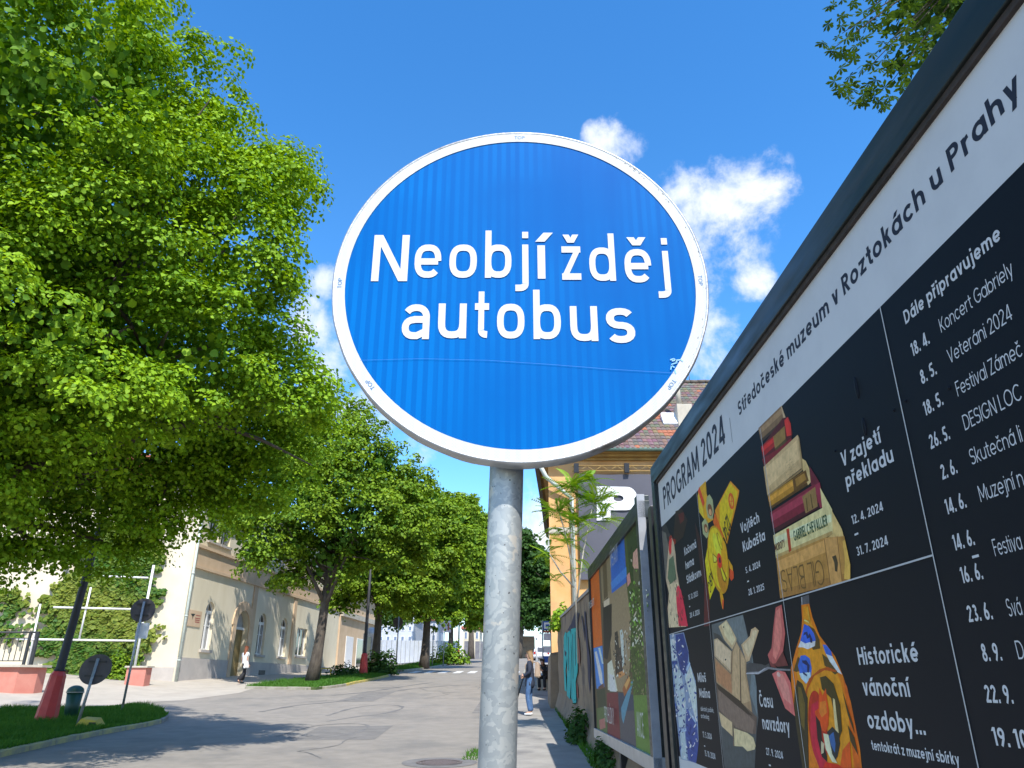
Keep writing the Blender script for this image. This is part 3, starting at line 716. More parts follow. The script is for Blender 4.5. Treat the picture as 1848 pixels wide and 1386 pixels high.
# ------------------------------------------------------------------ grass
def inside(x, y, poly):
    c = False; n = len(poly)
    for i in range(n):
        x1, y1 = poly[i]; x2, y2 = poly[i - 1]
        if (y1 > y) != (y2 > y) and x < (x2 - x1) * (y - y1) / (y2 - y1) + x1: c = not c
    return c
def grass(poly, n, h, off=.1, label='', name='grass', xy=None):
    xs = [p[0] for p in poly]; ys = [p[1] for p in poly]; pts = []
    while len(pts) < n:
        x = random.uniform(min(xs), max(xs)); y = random.uniform(min(ys), max(ys))
        if inside(x, y, poly): pts.append((x, y, G(x, y) + off))
    p = np.array(pts); k = len(p); hh = h * (.45 + .9 * rng.random(k)) * (.7 + .5 * np.sin(p[:, 0] * 2.1) * np.sin(p[:, 1] * 1.7) ** 2)
    an = rng.random(k) * 6.283; wd = .006 + .008 * rng.random(k) + h * .02; ln = rng.normal(size=(k, 2)) * hh[:, None] * .45
    a = p + np.stack([np.cos(an) * wd, np.sin(an) * wd, 0 * an], 1); b = p - np.stack([np.cos(an) * wd, np.sin(an) * wd, 0 * an], 1)
    c = p + np.stack([ln[:, 0], ln[:, 1], hh], 1)
    V = np.stack([a, b, c], 1).reshape(-1, 3).astype(np.float32)
    me = bpy.data.meshes.new(name); me.vertices.add(3 * k); me.vertices.foreach_set('co', V.ravel()); me.loops.add(3 * k); me.loops.foreach_set('vertex_index', np.arange(3 * k, dtype=np.int32))
    me.polygons.add(k); me.polygons.foreach_set('loop_start', np.arange(0, 3 * k, 3, dtype=np.int32)); me.polygons.foreach_set('loop_total', np.full(k, 3, dtype=np.int32)); me.update(calc_edges=True)
    me.materials.append(M['grass']); at = me.attributes.new('rnd', 'FLOAT', 'FACE'); at.data.foreach_set('value', rng.random(k).astype(np.float32))
    o = stuff_obj(name, me); tag(o, label, 'grass'); return o
grass(isl1, 60000, .15, label='unmown green grass around the red-footed lamp and the sign posts')
grass(isl2, 26000, .15, label='grass strip under the forked linden by the cream house')
grass(isl3, 14000, .25, label='grass strip with weeds under the farther lindens')
grass([(1.16, 11.5), (1.42, 11.5), (1.42, 24), (1.28, 24), (1.26, 18)], 900, .16, .1, label='tall weeds along the foot of the graffiti wall')
gp = PG(857, 1366)
grass([(gp.x - .2, gp.y - .5), (gp.x + .15, gp.y - .5), (gp.x + .15, gp.y + .9), (gp.x - .15, gp.y + .9)], 260, .12, .0, label='small grass tuft at the kerb beside the sign pole')

# ------------------------------------------------------------------ corner house at the left
CX, CY = -15.8, 37.0
fd = Vector((.088, 1, 0)).normalized(); fn = Vector((fd.y, -fd.x, 0))       # street front: along fd, facing fn (+X)
sd = Vector((-1, -.3, 0)).normalized(); sn = Vector((sd.y, -sd.x, 0))
if sn.y > 0: sn = -sn
C0 = Vector((CX, CY, 0))
def fac(px, py):                            # pixel -> (distance along the front, height)
    p = PP(px, py, C0, fn); return ((p - C0).dot(fd), p.z)
def FW(s, z, out=0): return C0 + fd * s + fn * out + Vector((0, 0, z))
def holed_wall(mb, org, right, nor, outer, holes, depth, mi=0, mi_rev=0):
    U = Vector((0, 0, 1)); loops = [outer] + holes
    tri = tessellate_polygon([[Vector((a, b, 0)) for a, b in lp] for lp in loops])
    flat = [q for lp in loops for q in lp]
    vs = [org + right * a + U * b for a, b in flat]
    fs = []
    for t in tri:
        a, b, c = (vs[i] for i in t)
        fs.append(tuple(t) if (b - a).cross(c - a).dot(nor) > 0 else tuple(reversed(t)))
    mb.add(vs, fs, mi)
    for lp in holes:
        n = len(lp); f_ = [org + right * a + U * b for a, b in lp]; k_ = [v - nor * depth for v in f_]
        mb.add(f_ + k_, [(i, (i + 1) % n, n + (i + 1) % n, n + i) for i in range(n)], mi_rev)
def arch_loop(s0, s1, z0, z1, n=10):
    r_ = (s1 - s0) / 2; sp = z1 - r_
    return [(s0, z0), (s1, z0), (s1, sp)] + [(s0 + r_ + r_ * math.cos(math.pi * k / n), sp + r_ * math.sin(math.pi * k / n)) for k in range(1, n)] + [(s0, sp)]
house = thing('corner_house', (CX, CY, G(CX, CY)), 'cream two-storey corner house with arched windows and ivy on its side wall', 'house')
H_TOP = CH + 9.6; plt_z = CH + 1.17; LEN = 24.
arched = [fac(361, 1172) + fac(390, 1088), fac(460.6, 1178) + fac(483, 1107), fac(501, 1184) + fac(521, 1115)]
holes = []; wins = []
for s0, z0, s1, z1 in arched:
    hl = arch_loop(s0, s1, z0 if not wins else wins[0][2], z1 if not wins else wins[0][3]); wins.append((s0, s1, z0 if not wins else wins[0][2], z1 if not wins else wins[0][3])); holes.append(hl)
ds0 = fac(417, 1190)[0]; ds1 = fac(440, 1190)[0]; dz1 = fac(428, 1100)[1]
holes.append(arch_loop(ds0, ds1, CH + .12, dz1))
rs0, rz0 = fac(532, 1183); rs1, rz1 = fac(555, 1136)
holes.append([(rs0, rz0), (rs1, rz0), (rs1, rz1), (rs0, rz1)])
shop = [(fac(590, 1190)[0], fac(598, 1190)[0]), ]
up = []
uz0 = fac(400, 985)[1]; 
for sx in (fac(372, 1000)[0], fac(395, 1000)[0] , fac(470, 1000)[0], fac(508, 1000)[0], fac(545, 1000)[0]):
    hl = [(sx, CH + 6.9), (sx + 1.1, CH + 6.9), (sx + 1.1, CH + 8.7), (sx, CH + 8.7)]; up.append(hl); holes.append(hl)
mb = MB(); holed_wall(mb, C0, fd, fn, [(0, CH - .6), (LEN, CH - .6), (LEN, H_TOP), (0, H_TOP)], holes, .35)
mb.box((0, 0, 0), (LEN, 0.01, .01), 0, Matrix(((fd.x, -fn.x, 0, CX - fn.x * 3), (fd.y, -fn.y, 0, CY - fn.y * 3), (0, 0, 1, CH - .5), (0, 0, 0, 1))))
part('front_wall', mb, M['cream_front'], house)
SL = 24.
sw = MB(); a_ = C0; b_ = C0 + sd * SL
sw.add([Vector((a_.x, a_.y, CH - 1)), Vector((b_.x, b_.y, CH - 1)), Vector((b_.x, b_.y, H_TOP)), Vector((a_.x, a_.y, H_TOP))], [(0, 1, 2, 3)])
c_ = C0 + fd * LEN; d_ = b_ + fd * LEN
for z in (H_TOP,): sw.add([(a_.x, a_.y, z), (c_.x, c_.y, z), (d_.x, d_.y, z), (b_.x, b_.y, z)], [(0, 1, 2, 3)])
sw.add([(c_.x, c_.y, CH - 1), (d_.x, d_.y, CH - 1), (d_.x, d_.y, H_TOP), (c_.x, c_.y, H_TOP)], [(0, 1, 2, 3)])
part('side_wall', sw, M['cream'], house)
def front_box(mb, s0, s1, z0, z1, o0, o1, mi=0):
    vs = [FW(s, z, o) for z in (z0, z1) for s, o in ((s0, o0), (s1, o0), (s1, o1), (s0, o1))]
    mb.add(vs, [(0, 1, 2, 3), (4, 7, 6, 5), (0, 4, 5, 1), (1, 5, 6, 2), (2, 6, 7, 3), (3, 7, 4, 0)], mi)
dg = .002
mb = MB()
segs = [(0, ds0 - .28), (ds1 + .02 + .28, LEN)]
for a, b in segs: mb = MB(); front_box(mb, a, b, CH - .6, plt_z, .0, .05); part('plinth', mb, M['plinth'], house)
def side_box(mb, t0, t1, z0, z1, o0, o1, mi=0):
    vs = [C0 + sd * t + sn * o + Vector((0, 0, z)) for z in (z0, z1) for t, o in ((t0, o0), (t1, o0), (t1, o1), (t0, o1))]
    mb.add(vs, [(0, 1, 2, 3), (4, 7, 6, 5), (0, 4, 5, 1), (1, 5, 6, 2), (2, 6, 7, 3), (3, 7, 4, 0)], mi)
mb = MB(); side_box(mb, .06, SL, CH - .6, CH + .72, .0, .05); part('plinth', mb, M['plinth'], house)
mb = MB()
for z0, z1, o in ((CH + 5.35, CH + 5.5, .12), (CH + 5.5, CH + 6.35, .06), (CH + 6.35, CH + 6.5, .16), (CH + 9.3, CH + 9.6, .3)): front_box(mb, .02, LEN, z0, z1, .0, o)
part('cornice', mb, M['tan'], house)
mb = MB(); dsm = (ds0 + ds1) / 2
for (a, b) in ((ds0 - .42, ds0 - .02), (ds1 + .02, ds1 + .30)): front_box(mb, a, b, CH - .3, dz1 - .4, .0, .07)
n = 14; r1_ = (ds1 - ds0) / 2 + .02; r2_ = r1_ + .5
vs = []; 
for k in range(n + 1):
    t = math.pi * k / n
    for rr_ in (r1_, r2_):
        for o in (0, .075): vs.append(FW(dsm + rr_ * math.cos(t), dz1 - (ds1 - ds0) / 2 + rr_ * math.sin(t), o))
fs = []
for k in range(n):
    b = k * 4; fs += [(b + 1, b + 3, b + 7, b + 5), (b + 2, b + 6, b + 7, b + 3), (b, b + 1, b + 5, b + 4)]
mb.add(vs, fs)
part('door_surround', mb, M['tan'], house)
mb = MB(); p1 = fac(447, 1150)[0]; front_box(mb, p1, p1 + .55, plt_z + .002, CH + 5.34, .0, .06); part('pilaster', mb, M['tan'], house); mb = MB()
p2 = fac(524, 1150)[0]; front_box(mb, p2, p2 + .5, plt_z + .002, CH + 5.34, .0, .06)
part('pilaster', mb, M['tan'], house)
# door
mb = MB(); front_box(mb, ds0, ds1, CH + .1, dz1 - .95, -.36, -.30); dr = part('door', mb, M['door'], house)
mb = MB(); front_box(mb, ds0 + .12, ds0 + .3, CH + 1.1, CH + 1.15, -.30, -.24); part('handle', mb, M['dark_metal'], dr)
def window(s0, s1, z0, z1, arched_=True, name='window'):
    fr = MB(); ii = .07; zz = z1 - (s1 - s0) / 2 if arched_ else z1
    if not arched_: front_box(fr, s0, s1, z1 - ii, z1, -.20, -.14)
    front_box(fr, s0, s0 + ii, z0 + ii, zz, -.20, -.14); front_box(fr, s1 - ii, s1, z0 + ii, zz, -.20, -.14)
    front_box(fr, s0, s1, z0, z0 + ii, -.20, -.14)
    mid = (s0 + s1) / 2
    if arched_:
        front_box(fr, s0 + ii, s1 - ii, zz - .1, zz + .06, -.20, -.12); front_box(fr, mid - .07, mid + .07, z0 + ii, zz - .1, -.20, -.13)
        front_box(fr, mid - .02, mid + .02, zz + .06, z1 - ii, -.19, -.15)
        r_o = (s1 - s0) / 2; nn_ = 10; vs = []
        for k in range(nn_ + 1):
            t = math.pi * k / nn_
            for q in (r_o - ii, r_o): 
                for o in (-.2, -.14): vs.append(FW(mid + q * math.cos(t), zz + q * math.sin(t), o))
        fs = []
        for k in range(nn_):
            b = 4 * k; fs += [(b + 1, b + 3, b + 7, b + 5), (b, b + 1, b + 5, b + 4)]
        fr.add(vs, fs)
        for sg in (-1, 1):
            a_s = mid + (.07 if sg > 0 else -.07 - .36); front_box(fr, a_s, a_s + .36, z0 + (zz - z0) * .62, z0 + (zz - z0) * .62 + .035, -.19, -.155)
    else: front_box(fr, mid - .03, mid + .03, z0 + ii, z1 - ii, -.20, -.15)
    wdw = part(name, fr, M['white_paint'], house)
    g_ = MB(); hl = arch_loop(s0, s1, z0, z1) if arched_ else [(s0, z0), (s1, z0), (s1, z1), (s0, z1)]
    g_.add([FW(a, b, -.185) for a, b in hl], [tuple(range(len(hl)))]); part('pane', g_, M['glass'], wdw)
    sl2 = MB(); front_box(sl2, s0 - .1, s1 + .1, z0 - .13, z0 - .002, .0, .12); part('sill', sl2, M['plinth'], wdw)
    cu = MB(); cz = z0 + (zz - z0) * .95
    for a, b in ((s0 + ii, s0 + ii + .22), (s1 - ii - .22, s1 - ii)): cu.add([FW(a, z0, -.184), FW(b, z0, -.184), FW((a + b) / 2 + .02, cz, -.184), FW(a, cz, -.184)], [(0, 1, 2, 3)])
    part('curtain', cu, M['curtain'], wdw)
for s0, s1, z0, z1 in wins: window(s0, s1, z0, z1)
window(rs0, rs1, rz0, rz1, False)
for hl in up: window(hl[0][0], hl[1][0], hl[0][1], hl[2][1], False)
fl = MB(); hl = [(a, b) for a, b in arch_loop(ds0, ds1, dz1 - .95 + .02, dz1)]
fl.add([FW(a, b, -.3) for a, b in hl], [tuple(range(len(hl)))]); part('fanlight', fl, M['curtain'], house)
fl = MB(); front_box(fl, ds0, ds1, dz1 - 1.0, dz1 - .86, -.3, -.2); part('lintel', fl, M['white_paint'], house)
for s_, c in ((fac(466, 1208)[0], 'dark_metal'), (fac(528, 1208)[0], 'stone')):
    mb = MB(); front_box(mb, s_, s_ + .9, CH + .25, CH + .75, .05, .07); part('vent_grille', mb, M[c], house)
pl = MB(); q0 = fac(337, 1129); q1 = fac(364, 1104); front_box(pl, q0[0], q1[0], q0[1], q1[1], .0, .03); 
plq = tag(pl.build('wall_plaque', M['tan']), 'square tan plaque with small dark emblem between drainpipe and first arched window', 'plaque')
pm = MB(); lw = (q1[0] - q0[0])
for k, (a, b, hgt) in enumerate(((.55, .9, .68), (.5, .92, .5), (.52, .9, .38), (.55, .9, .26))): front_box(pm, q0[0] + lw * a, q0[0] + lw * b, q0[1] + (q1[1] - q0[1]) * hgt, q0[1] + (q1[1] - q0[1]) * hgt + .05, .03, .034)
pm2 = part('inscription', pm, M['graf_red'], plq)
pm = MB(); zc = q0[1] + (q1[1] - q0[1]) * .62; sc_ = q0[0] + lw * .3
pm.add([FW(sc_ - .22, zc + .1, .034), FW(sc_, zc + .12, .034), FW(sc_ + .22, zc + .12, .034), FW(sc_ + .05, zc - .02, .034), FW(sc_ + .02, zc - .18, .034), FW(sc_ - .03, zc - .02, .034)], [(0, 1, 2, 3, 4, 5)])
part('emblem', pm, M['black'], plq)
dp = MB(); dp.tube([FW(-.02, CH - .1, .12), FW(-.02, CH + 9.4, .12)], .065, 10); 
for z in (1, 3, 5, 7): dp.tube([FW(-.02, CH + z, .12), FW(-.02, CH + z + .06, .12)], .085, 10)
part('drainpipe', dp, M['downpipe'], house)
rf = MB(); o_ = .5
e0 = C0 + fn * o_ + sn * o_; e1 = c_ + fn * o_; e2 = d_ ; e3 = b_ + sn * o_
ctr0 = (C0 + fd * 5 + sd * 7); ctr1 = (C0 + fd * (LEN - 5) + sd * 7)
def zz_(v, z): return Vector((v.x, v.y, z))
rf.add([zz_(e0, H_TOP + .02), zz_(e1, H_TOP + .02), zz_(ctr1, H_TOP + 3), zz_(ctr0, H_TOP + 3), zz_(e3, H_TOP + .02), zz_(e2, H_TOP + .02)], [(0, 1, 2, 3), (4, 0, 3), (5, 4, 3, 2), (1, 5, 2)], 0, (.4, .12, .06)); part('roof', rf, M['roof'], house)

# ivy on the side wall
def sidewall(px, py): return PP(px, py, C0 + sn * .08, sn)
iv = []
ivpoly = [[(92, 1222), (84, 1190), (78, 1165), (96, 1150), (90, 1120), (78, 1100), (100, 1070), (130, 1040), (150, 990), (180, 960), (230, 950), (285, 975), (292, 1000), (272, 1040), (262, 1060), (285, 1040), (272, 1100), (258, 1135), (240, 1160), (250, 1180), (238, 1215), (180, 1226)],
          [(0, 1075), (30, 1085), (55, 1092), (35, 1115), (12, 1130), (25, 1150), (0, 1160)], [(250, 1150), (285, 1130), (262, 1160), (252, 1200), (245, 1180)], [(78, 1112), (95, 1100), (90, 1140), (96, 1160), (84, 1162), (76, 1135)]]
while len(iv) < 16000:
    x = random.uniform(-5, 300); y = random.uniform(945, 1230)
    jx = x + 9 * math.sin(y * .31) + random.gauss(0, 6) + 14 * math.sin(y * .09 + x * .05); jy = y + 9 * math.sin(x * .27) + random.gauss(0, 6) + 12 * math.sin(x * .07)
    if math.sin(x * .19 + 3 * math.sin(y * .05)) * math.sin(y * .14 + 2 * math.sin(x * .06)) > .62: continue
    if any(inside(jx, jy, p) for p in ivpoly):
        d_n = .5 + .5 * math.sin(x * .13 + 2) * math.sin(y * .11)
        iv.append(sidewall(x, y) + sn * (random.random() * (.10 + .16 * d_n)))
iv = np.array([list(p) for p in iv])
nrm_ = np.array([list(sn)]) + np.array([[0, 0, .35]]) + rng.normal(size=(len(iv), 3)) * .35
tone = np.clip(.5 + .35 * np.sin(iv[:, 2] * 1.4 + iv[:, 0] * .6) + rng.normal(size=len(iv)) * .22, 0, 1)
ivr = thing('ivy', sidewall(180, 1226), 'dense yellow-green ivy climbing the cream side wall behind the white pipe frame', 'ivy')
stuff_obj('foliage', leaves_mesh('foliage', iv, nrm_, .13 + .12 * rng.random(len(iv)), M['ivy'], LEAF6, tone), ivr)
mb = MB()
for k in range(7):
    x0 = 120 + k * 20; pts = [sidewall(x0 + 6 * math.sin(j + k), 1226 - j * 30) + sn * .02 for j in range(8)]; mb.tube(pts, [.035 - .003 * j for j in range(8)], 5)
mb.build('stem', M['bark'], ivr)
# bush at the ivy's foot
def bush(label, c, r, n, leaf, m, seed, name='bush', flat=1.):
    root = thing(name, c, label, 'bush'); g = np.random.default_rng(seed)
    d = g.normal(size=(n, 3)); d /= np.linalg.norm(d, axis=1, keepdims=True); d[:, 2] = abs(d[:, 2]) * 1.0
    lump = 1 + .25 * np.sin(d[:, 0] * 6 + seed) * np.cos(d[:, 1] * 5)
    p = np.array(list(c)) + d * (np.array(r) * (lump * g.random(n) ** .4)[:, None])
    stuff_obj('foliage', leaves_mesh('foliage', p, d + g.normal(size=(n, 3)) * .5 + np.array([0, 0, .4]), leaf * (.6 + .8 * g.random(n)), m), root)
    mb = MB()
    for k in range(6): mb.tube([Vector(c), Vector(c) + Vector((random.uniform(-1, 1) * r[0] * .6, random.uniform(-1, 1) * r[1] * .6, r[2] * .8))], [.02, .005], 5)
    mb.build('stem', M['bark'], root); return root
bp_ = PP(212, 1228, C0 + sn * .7, sn)
bush('bright green bush at the foot of the ivy beside the salmon block', (bp_.x, bp_.y, bp_.z), (.9, .6, 1.15), 2600, .12, M['leaf_lime2'], 3)
# white pipe frame standing before the wall
FP0 = P(242, 1206, 34.0); fpn = sn
def frp(px, py): return PP(px, py, FP0, fpn)
tf = thing('pipe_frame', (FP0.x, FP0.y, FP0.z), 'white tubular frame of posts and rails standing in front of the ivy', 'frame')
for (a, b, r_) in (((242, 1208), (282, 1020), .055), ((143, 1153), (168, 1060), .04), ((50, 1200), (66, 1090), .04)):
    A = frp(*a); Bq = frp(*b); Bq.x = A.x + (Bq.x - A.x) * .15; part('post', MB().tube([A, Bq], r_, 8), M['white_paint'], tf)
for (a, b) in (((30, 1153), (244, 1157)), ((97, 1096), (254, 1100)), ((180, 1041), (268, 1042))):
    A = frp(*a); Bq = frp(*b); Bq.z = (A.z + Bq.z) / 2; A.z = Bq.z; part('rail', MB().tube([A + fpn * .06, Bq + fpn * .06], .04, 8), M['white_paint'], tf)
# salmon block
a = PG(232, 1236); blk = thing('masonry_block', (a.x, a.y, a.z), 'salmon pink masonry block with a grey cap under the white frame post', 'wall')
mb = MB(); mb.box((a.x - .15, a.y - .1, a.z - .1), (a.x + .68, a.y + .45, a.z + .68)); part('body', mb, M['pink'], blk)
mb = MB(); mb.box((a.x - .22, a.y - .17, a.z + .682), (a.x + .75, a.y + .52, a.z + .75)); part('cap', mb, M['stone'], blk)
# salmon garden wall and railing at the left edge
YW = 27.; L0 = P(-160, 1262, YW); L1 = P(44, 1252, YW + .6)
gw = thing('garden_wall', (L1.x, L1.y, L1.z), 'low salmon pink wall with stone coping at the left edge', 'wall')
wz = P(50, 1204, YW + .6).z
mb = MB(); mb.add([(L0.x, L0.y, L0.z - .8), (L1.x - .4, L1.y, L1.z - .5), (L1.x, L1.y + .5, L1.z - .5), (L1.x, L1.y + 1, L1.z - .5), (L0.x, L0.y + 1, L0.z - .8), (L0.x, L0.y, wz), (L1.x - .4, L1.y, wz), (L1.x, L1.y + .5, wz), (L1.x, L1.y + 1, wz), (L0.x, L0.y + 1, wz)],
               [(0, 1, 6, 5), (1, 2, 7, 6), (2, 3, 8, 7), (5, 6, 7, 8, 9)]); part('body', mb, M['pink'], gw)
mb = MB(); mb.add([(L0.x, L0.y - .1, wz + .002), (L1.x - .3, L1.y - .12, wz + .002), (L1.x + .14, L1.y + .45, wz + .002), (L1.x + .14, L1.y + 1.05, wz + .002), (L0.x, L0.y + 1.05, wz + .002), (L0.x, L0.y - .1, wz + .08), (L1.x - .3, L1.y - .12, wz + .08), (L1.x + .14, L1.y + .45, wz + .08), (L1.x + .14, L1.y + 1.05, wz + .08), (L0.x, L0.y + 1.05, wz + .08)],
               [(0, 1, 6, 5), (1, 2, 7, 6), (2, 3, 8, 7), (5, 6, 7, 8, 9), (4, 3, 2, 1, 0)]); part('coping', mb, M['stone'], gw)
rl = thing('railing', (L1.x - .3, L1.y + .3, wz + .08), 'dark green metal railing with thin bars on the salmon wall', 'railing')
rz = wz + .08; ry_ = L1.y + .3; rx1 = L1.x - .2; top_ = P(46, 1141, YW + .9).z
part('post', MB().box((rx1 - .05, ry_ - .05, rz), (rx1 + .05, ry_ + .05, top_)), M['dark_metal'], rl)
part('post', MB().box((rx1 - .3, ry_ - .04, rz), (rx1 - .22, ry_ + .04, top_ - .02)), M['dark_metal'], rl)
part('rail', MB().tube([(rx1 - 4, ry_, top_ - .002), (rx1 + .05, ry_, top_ - .002)], .03, 8), M['dark_metal'], rl)
for z in (rz + .12, top_ - .22): part('rail', MB().box((rx1 - 4, ry_ - .015, z), (rx1 - .3, ry_ + .015, z + .03)), M['dark_metal'], rl)
for k in range(16): part('bar', MB().box((rx1 - .45 - k * .2, ry_ - .01, rz + .15), (rx1 - .43 - k * .2, ry_ + .01, top_ - .2)), M['dark_metal'], rl)

# ------------------------------------------------------------------ neighbour house, shop bits, far buildings
H2 = thing('row_house', FW(LEN + .1, G(-13.5, 61)), 'tan plastered row house behind the linden trunks, white panel on its front', 'house')
mb = MB(); vs = []
z0, z1 = CH, CH + 7.2
def fbox2(mb, s0, s1, z0, z1, o0, o1, mi=0): front_box(mb, s0, s1, z0, z1, o0, o1, mi)
fbox2(mb, LEN + .1, LEN + 11, CH - .5, z1, -9, .1); part('wall', mb, M['tan'], H2)
for px in (620, 640):
    s0 = fac(px, 1180)[0]; s1 = s0 + 2.0; mb = MB(); fbox2(mb, s0, s1, CH + .9, CH + 3.6, .1, .14); wd_ = part('window', mb, M['white_paint'], H2)
    mb = MB(); fbox2(mb, s0 + .1, s1 - .1, CH + 1.0, CH + 3.5, .142, .15); part('pane', mb, M['glass'] if px == 640 else M['whitecloth'], wd_)
mb = MB(); fbox2(mb, LEN + .1, LEN + 11, CH + 5., CH + 5.4, .1, .3); part('cornice', mb, M['stone'], H2)
mb = MB(); fbox2(mb, LEN, LEN + 11.2, z1, z1 + .3, -9, .5); part('roof', mb, M['dark_wood'], H2)
# far pale apartment block and other far buildings
def far_block(px0, px1, pytop, Y, m, label, rows, cols, roofm='graf_red', name='apartment_block'):
    a = P(px0, pytop, Y); b = P(px1, pytop, Y); g = G(a.x, Y)
    r0 = thing(name, ((a.x + b.x) / 2, Y, g), label, 'building')
    mb = MB(); mb.box((a.x, Y, g - 1), (b.x, Y + 12, a.z)); part('wall', mb, m, r0)
    mb = MB(); mb.box((a.x - .4, Y - .4, a.z + .01), (b.x + .4, Y + 12.4, a.z + .5)); part('roof', mb, M[roofm], r0)
    H = a.z - g; Wd = b.x - a.x; fh = H / rows; cw_ = Wd / cols
    for i in range(rows):
        for j in range(cols):
            x = a.x + (j + .25) * cw_; z = g + (i + .3) * fh
            mb = MB(); mb.box((x, Y - .05, z), (x + cw_ * .5, Y - .002, z + fh * .5)); f = part('window', mb, M['white_paint'], r0)
            mb = MB(); mb.box((x + .08, Y - .06, z + .08), (x + cw_ * .5 - .08, Y - .052, z + fh * .5 - .08)); part('pane', mb, M['far_blue'], f)
far_block(684, 748, 1108, 118, M['far_white'], 'pale blue-white apartment block showing between the linden trunks above the hoarding', 4, 5)
far_block(752, 790, 1120, 135, M['far_white'], 'second pale block, half hidden behind the third linden', 3, 3)
far_block(836, 866, 1135, 150, M['cream'], 'beige house far up the street left of the sign pole', 2, 3)
# white hoarding made of panels
ho = thing('hoarding', P(690, 1197, 72), 'white corrugated metal hoarding behind the lindens', 'fence')
A = P(680, 1155, 71); Bq = P(826, 1157, 94); NP = 20
prof_pan = None
for k in range(NP):
    a = A.lerp(Bq, k / NP); b = A.lerp(Bq, (k + 1) / NP - .004); ga = G(a.x, a.y); gb = G(b.x, b.y); mb = MB(); vs = []
    dv = (b - a); nn = Vector((dv.y, -dv.x, 0)).normalized()
    for j in range(9):
        t = j / 8; p = a.lerp(b, t); o_ = nn * (.035 * (j % 2))
        vs += [(p.x + o_.x, p.y + o_.y, ga + (gb - ga) * t + .08), (p.x + o_.x, p.y + o_.y, p.z + random.uniform(-.001, .001))]
    mb.add(vs, [(2 * j, 2 * j + 2, 2 * j + 3, 2 * j + 1) for j in range(8)]); part('panel', mb, M['white_sheet'], ho)
    part('post', MB().box((b.x - .04, b.y + .02, gb), (b.x + .04, b.y + .1, b.z)), M['galv_post'], ho)
g2 = thing('hoarding', P(840, 1186, 110), 'grey sheet fence beyond the white one, close to the sign pole', 'fence')
A = P(838, 1157, 108); Bq = P(902, 1158, 120)
for k in range(7):
    a = A.lerp(Bq, k / 7); b = A.lerp(Bq, (k + 1) / 7 - .01)
    mb = MB(); mb.box((a.x, a.y, G(a.x, a.y)), (b.x, a.y + .06, a.z)); part('panel', mb, M['grey_sheet'], g2)

# ------------------------------------------------------------------ right-hand side: boards, wall, ochre house
BK = -.008
Bn = Vector((-1, BK, 0)).normalized(); Br = Vector((-BK, -1, 0)).normalized(); UP = Vector((0, 0, 1))
B0 = Vector((1.41, 6.9, CH))
def BP(px, py, out=0.): return PP(px, py, B0 + Bn * out, Bn)
def bu(v): return (v - B0).dot(Br)          # distance from the board's far edge towards the camera
def BW(u, z, out=0): return B0 + Br * u + UP * z + Bn * out     # z relative to camera height
def board_box(mb, u0, u1, z0, z1, o0, o1, mi=0):
    vs = [BW(u, z, o) for z in (z0, z1) for u, o in ((u0, o0), (u1, o0), (u1, o1), (u0, o1))]
    mb.add(vs, [(3, 2, 1, 0), (4, 5, 6, 7), (0, 1, 5, 4), (1, 2, 6, 5), (2, 3, 7, 6), (3, 0, 4, 7)], mi)
HX = lambda c: lin(c)
def frame_part(name, u0, u1, z0, z1, o0, o1, m, root, bev=.004):
    mb = MB(); board_box(mb, u0, u1, z0, z1, o0, o1); o = part(name, mb, m, root)
    md = o.modifiers.new('bevel', 'BEVEL'); md.width = bev; md.segments = 2; return o
UE = 6.5                                     # the near end of the big board, out of the picture
bb = thing('billboard', BW(3, -1.3), 'large museum programme billboard with dark frame, nearest on the right', 'billboard')
frame_part('top_beam', -.2, UE, 1.817, 1.985, -.12, .032, M['frame_green'], bb)
frame_part('inner_lip', -.04, UE, 1.79, 1.8165, -.05, .018, M['frame_lip'], bb, .002)
frame_part('end_post', -.2, -.075, -1.0, 1.8165, -.12, .032, M['frame_green'], bb)
frame_part('inner_lip', -.0745, -.03, -1.0, 1.8165, -.10, .012, M['black'], bb, .002)
frame_part('bottom_beam', -.2, UE, -1.15, -1.0, -.12, .032, M['frame_green'], bb)
for u in (-.42, -.74): frame_part('support_post', u, u + .16, -1.6, 1.70, -.08, -.02, M['black'], bb)
frame_part('backing', -1.0, -.205, -1.55, 1.72, -.125, -.085, M['black'], bb)
frame_part('backing', -.05, UE, -1.0, 1.79, -.06, -.02, M['black'], bb)

def printed(name, shapes, root, z0=.0006, dz=.0001, plane=BP):
    """flat print: polygons traced in the photograph and set on the board's plane, each a hair above the last"""
    mb = MB()
    for k, (c, pts) in enumerate(shapes):
        off = z0 + dz * k * min(1, 24 / max(24, len(shapes)))
        mb.add([plane(x, y) + Bn * off for x, y in pts], [tuple(range(len(pts)))], 0, tuple(min(.85, q * 1.75) for q in HX(c)) if isinstance(c, str) else c)
    return part(name, mb, M['print_photo'], root)
DARK = (.0075, .0095, .015); WHITE = (.60, .61, .63)
mb = MB()
nu, nz = 90, 34                               # poster sheet, slightly wavy with a few blisters
zt, zb = 1.80, -.92
def wave(u, z):
    q = .0007 * math.sin(u * 9 + z * 3) * math.sin(z * 7)
    return q
poster = MB(); vs = []
for i in range(nu + 1):
    for j in range(nz + 1):
        u = -.03 + (UE + .03) * i / nu; z = zb + (zt - zb) * j / nz; vs.append(BW(u, z, 0))
fs = []; 
for i in range(nu):
    for j in range(nz): a = i * (nz + 1) + j; fs.append((a, a + 1, a + nz + 2, a + nz + 1))
poster.add(vs, fs, 0, DARK); po = part('poster', poster, M['print'], bb)
def flat(u0, u1, z0, z1, off, c, name, root=po):
    mb = MB(); mb.add([BW(u0, z0, off), BW(u1, z0, off), BW(u1, z1, off), BW(u0, z1, off)], [(0, 1, 2, 3)], 0, c); return part(name, mb, M['print_white'], root)
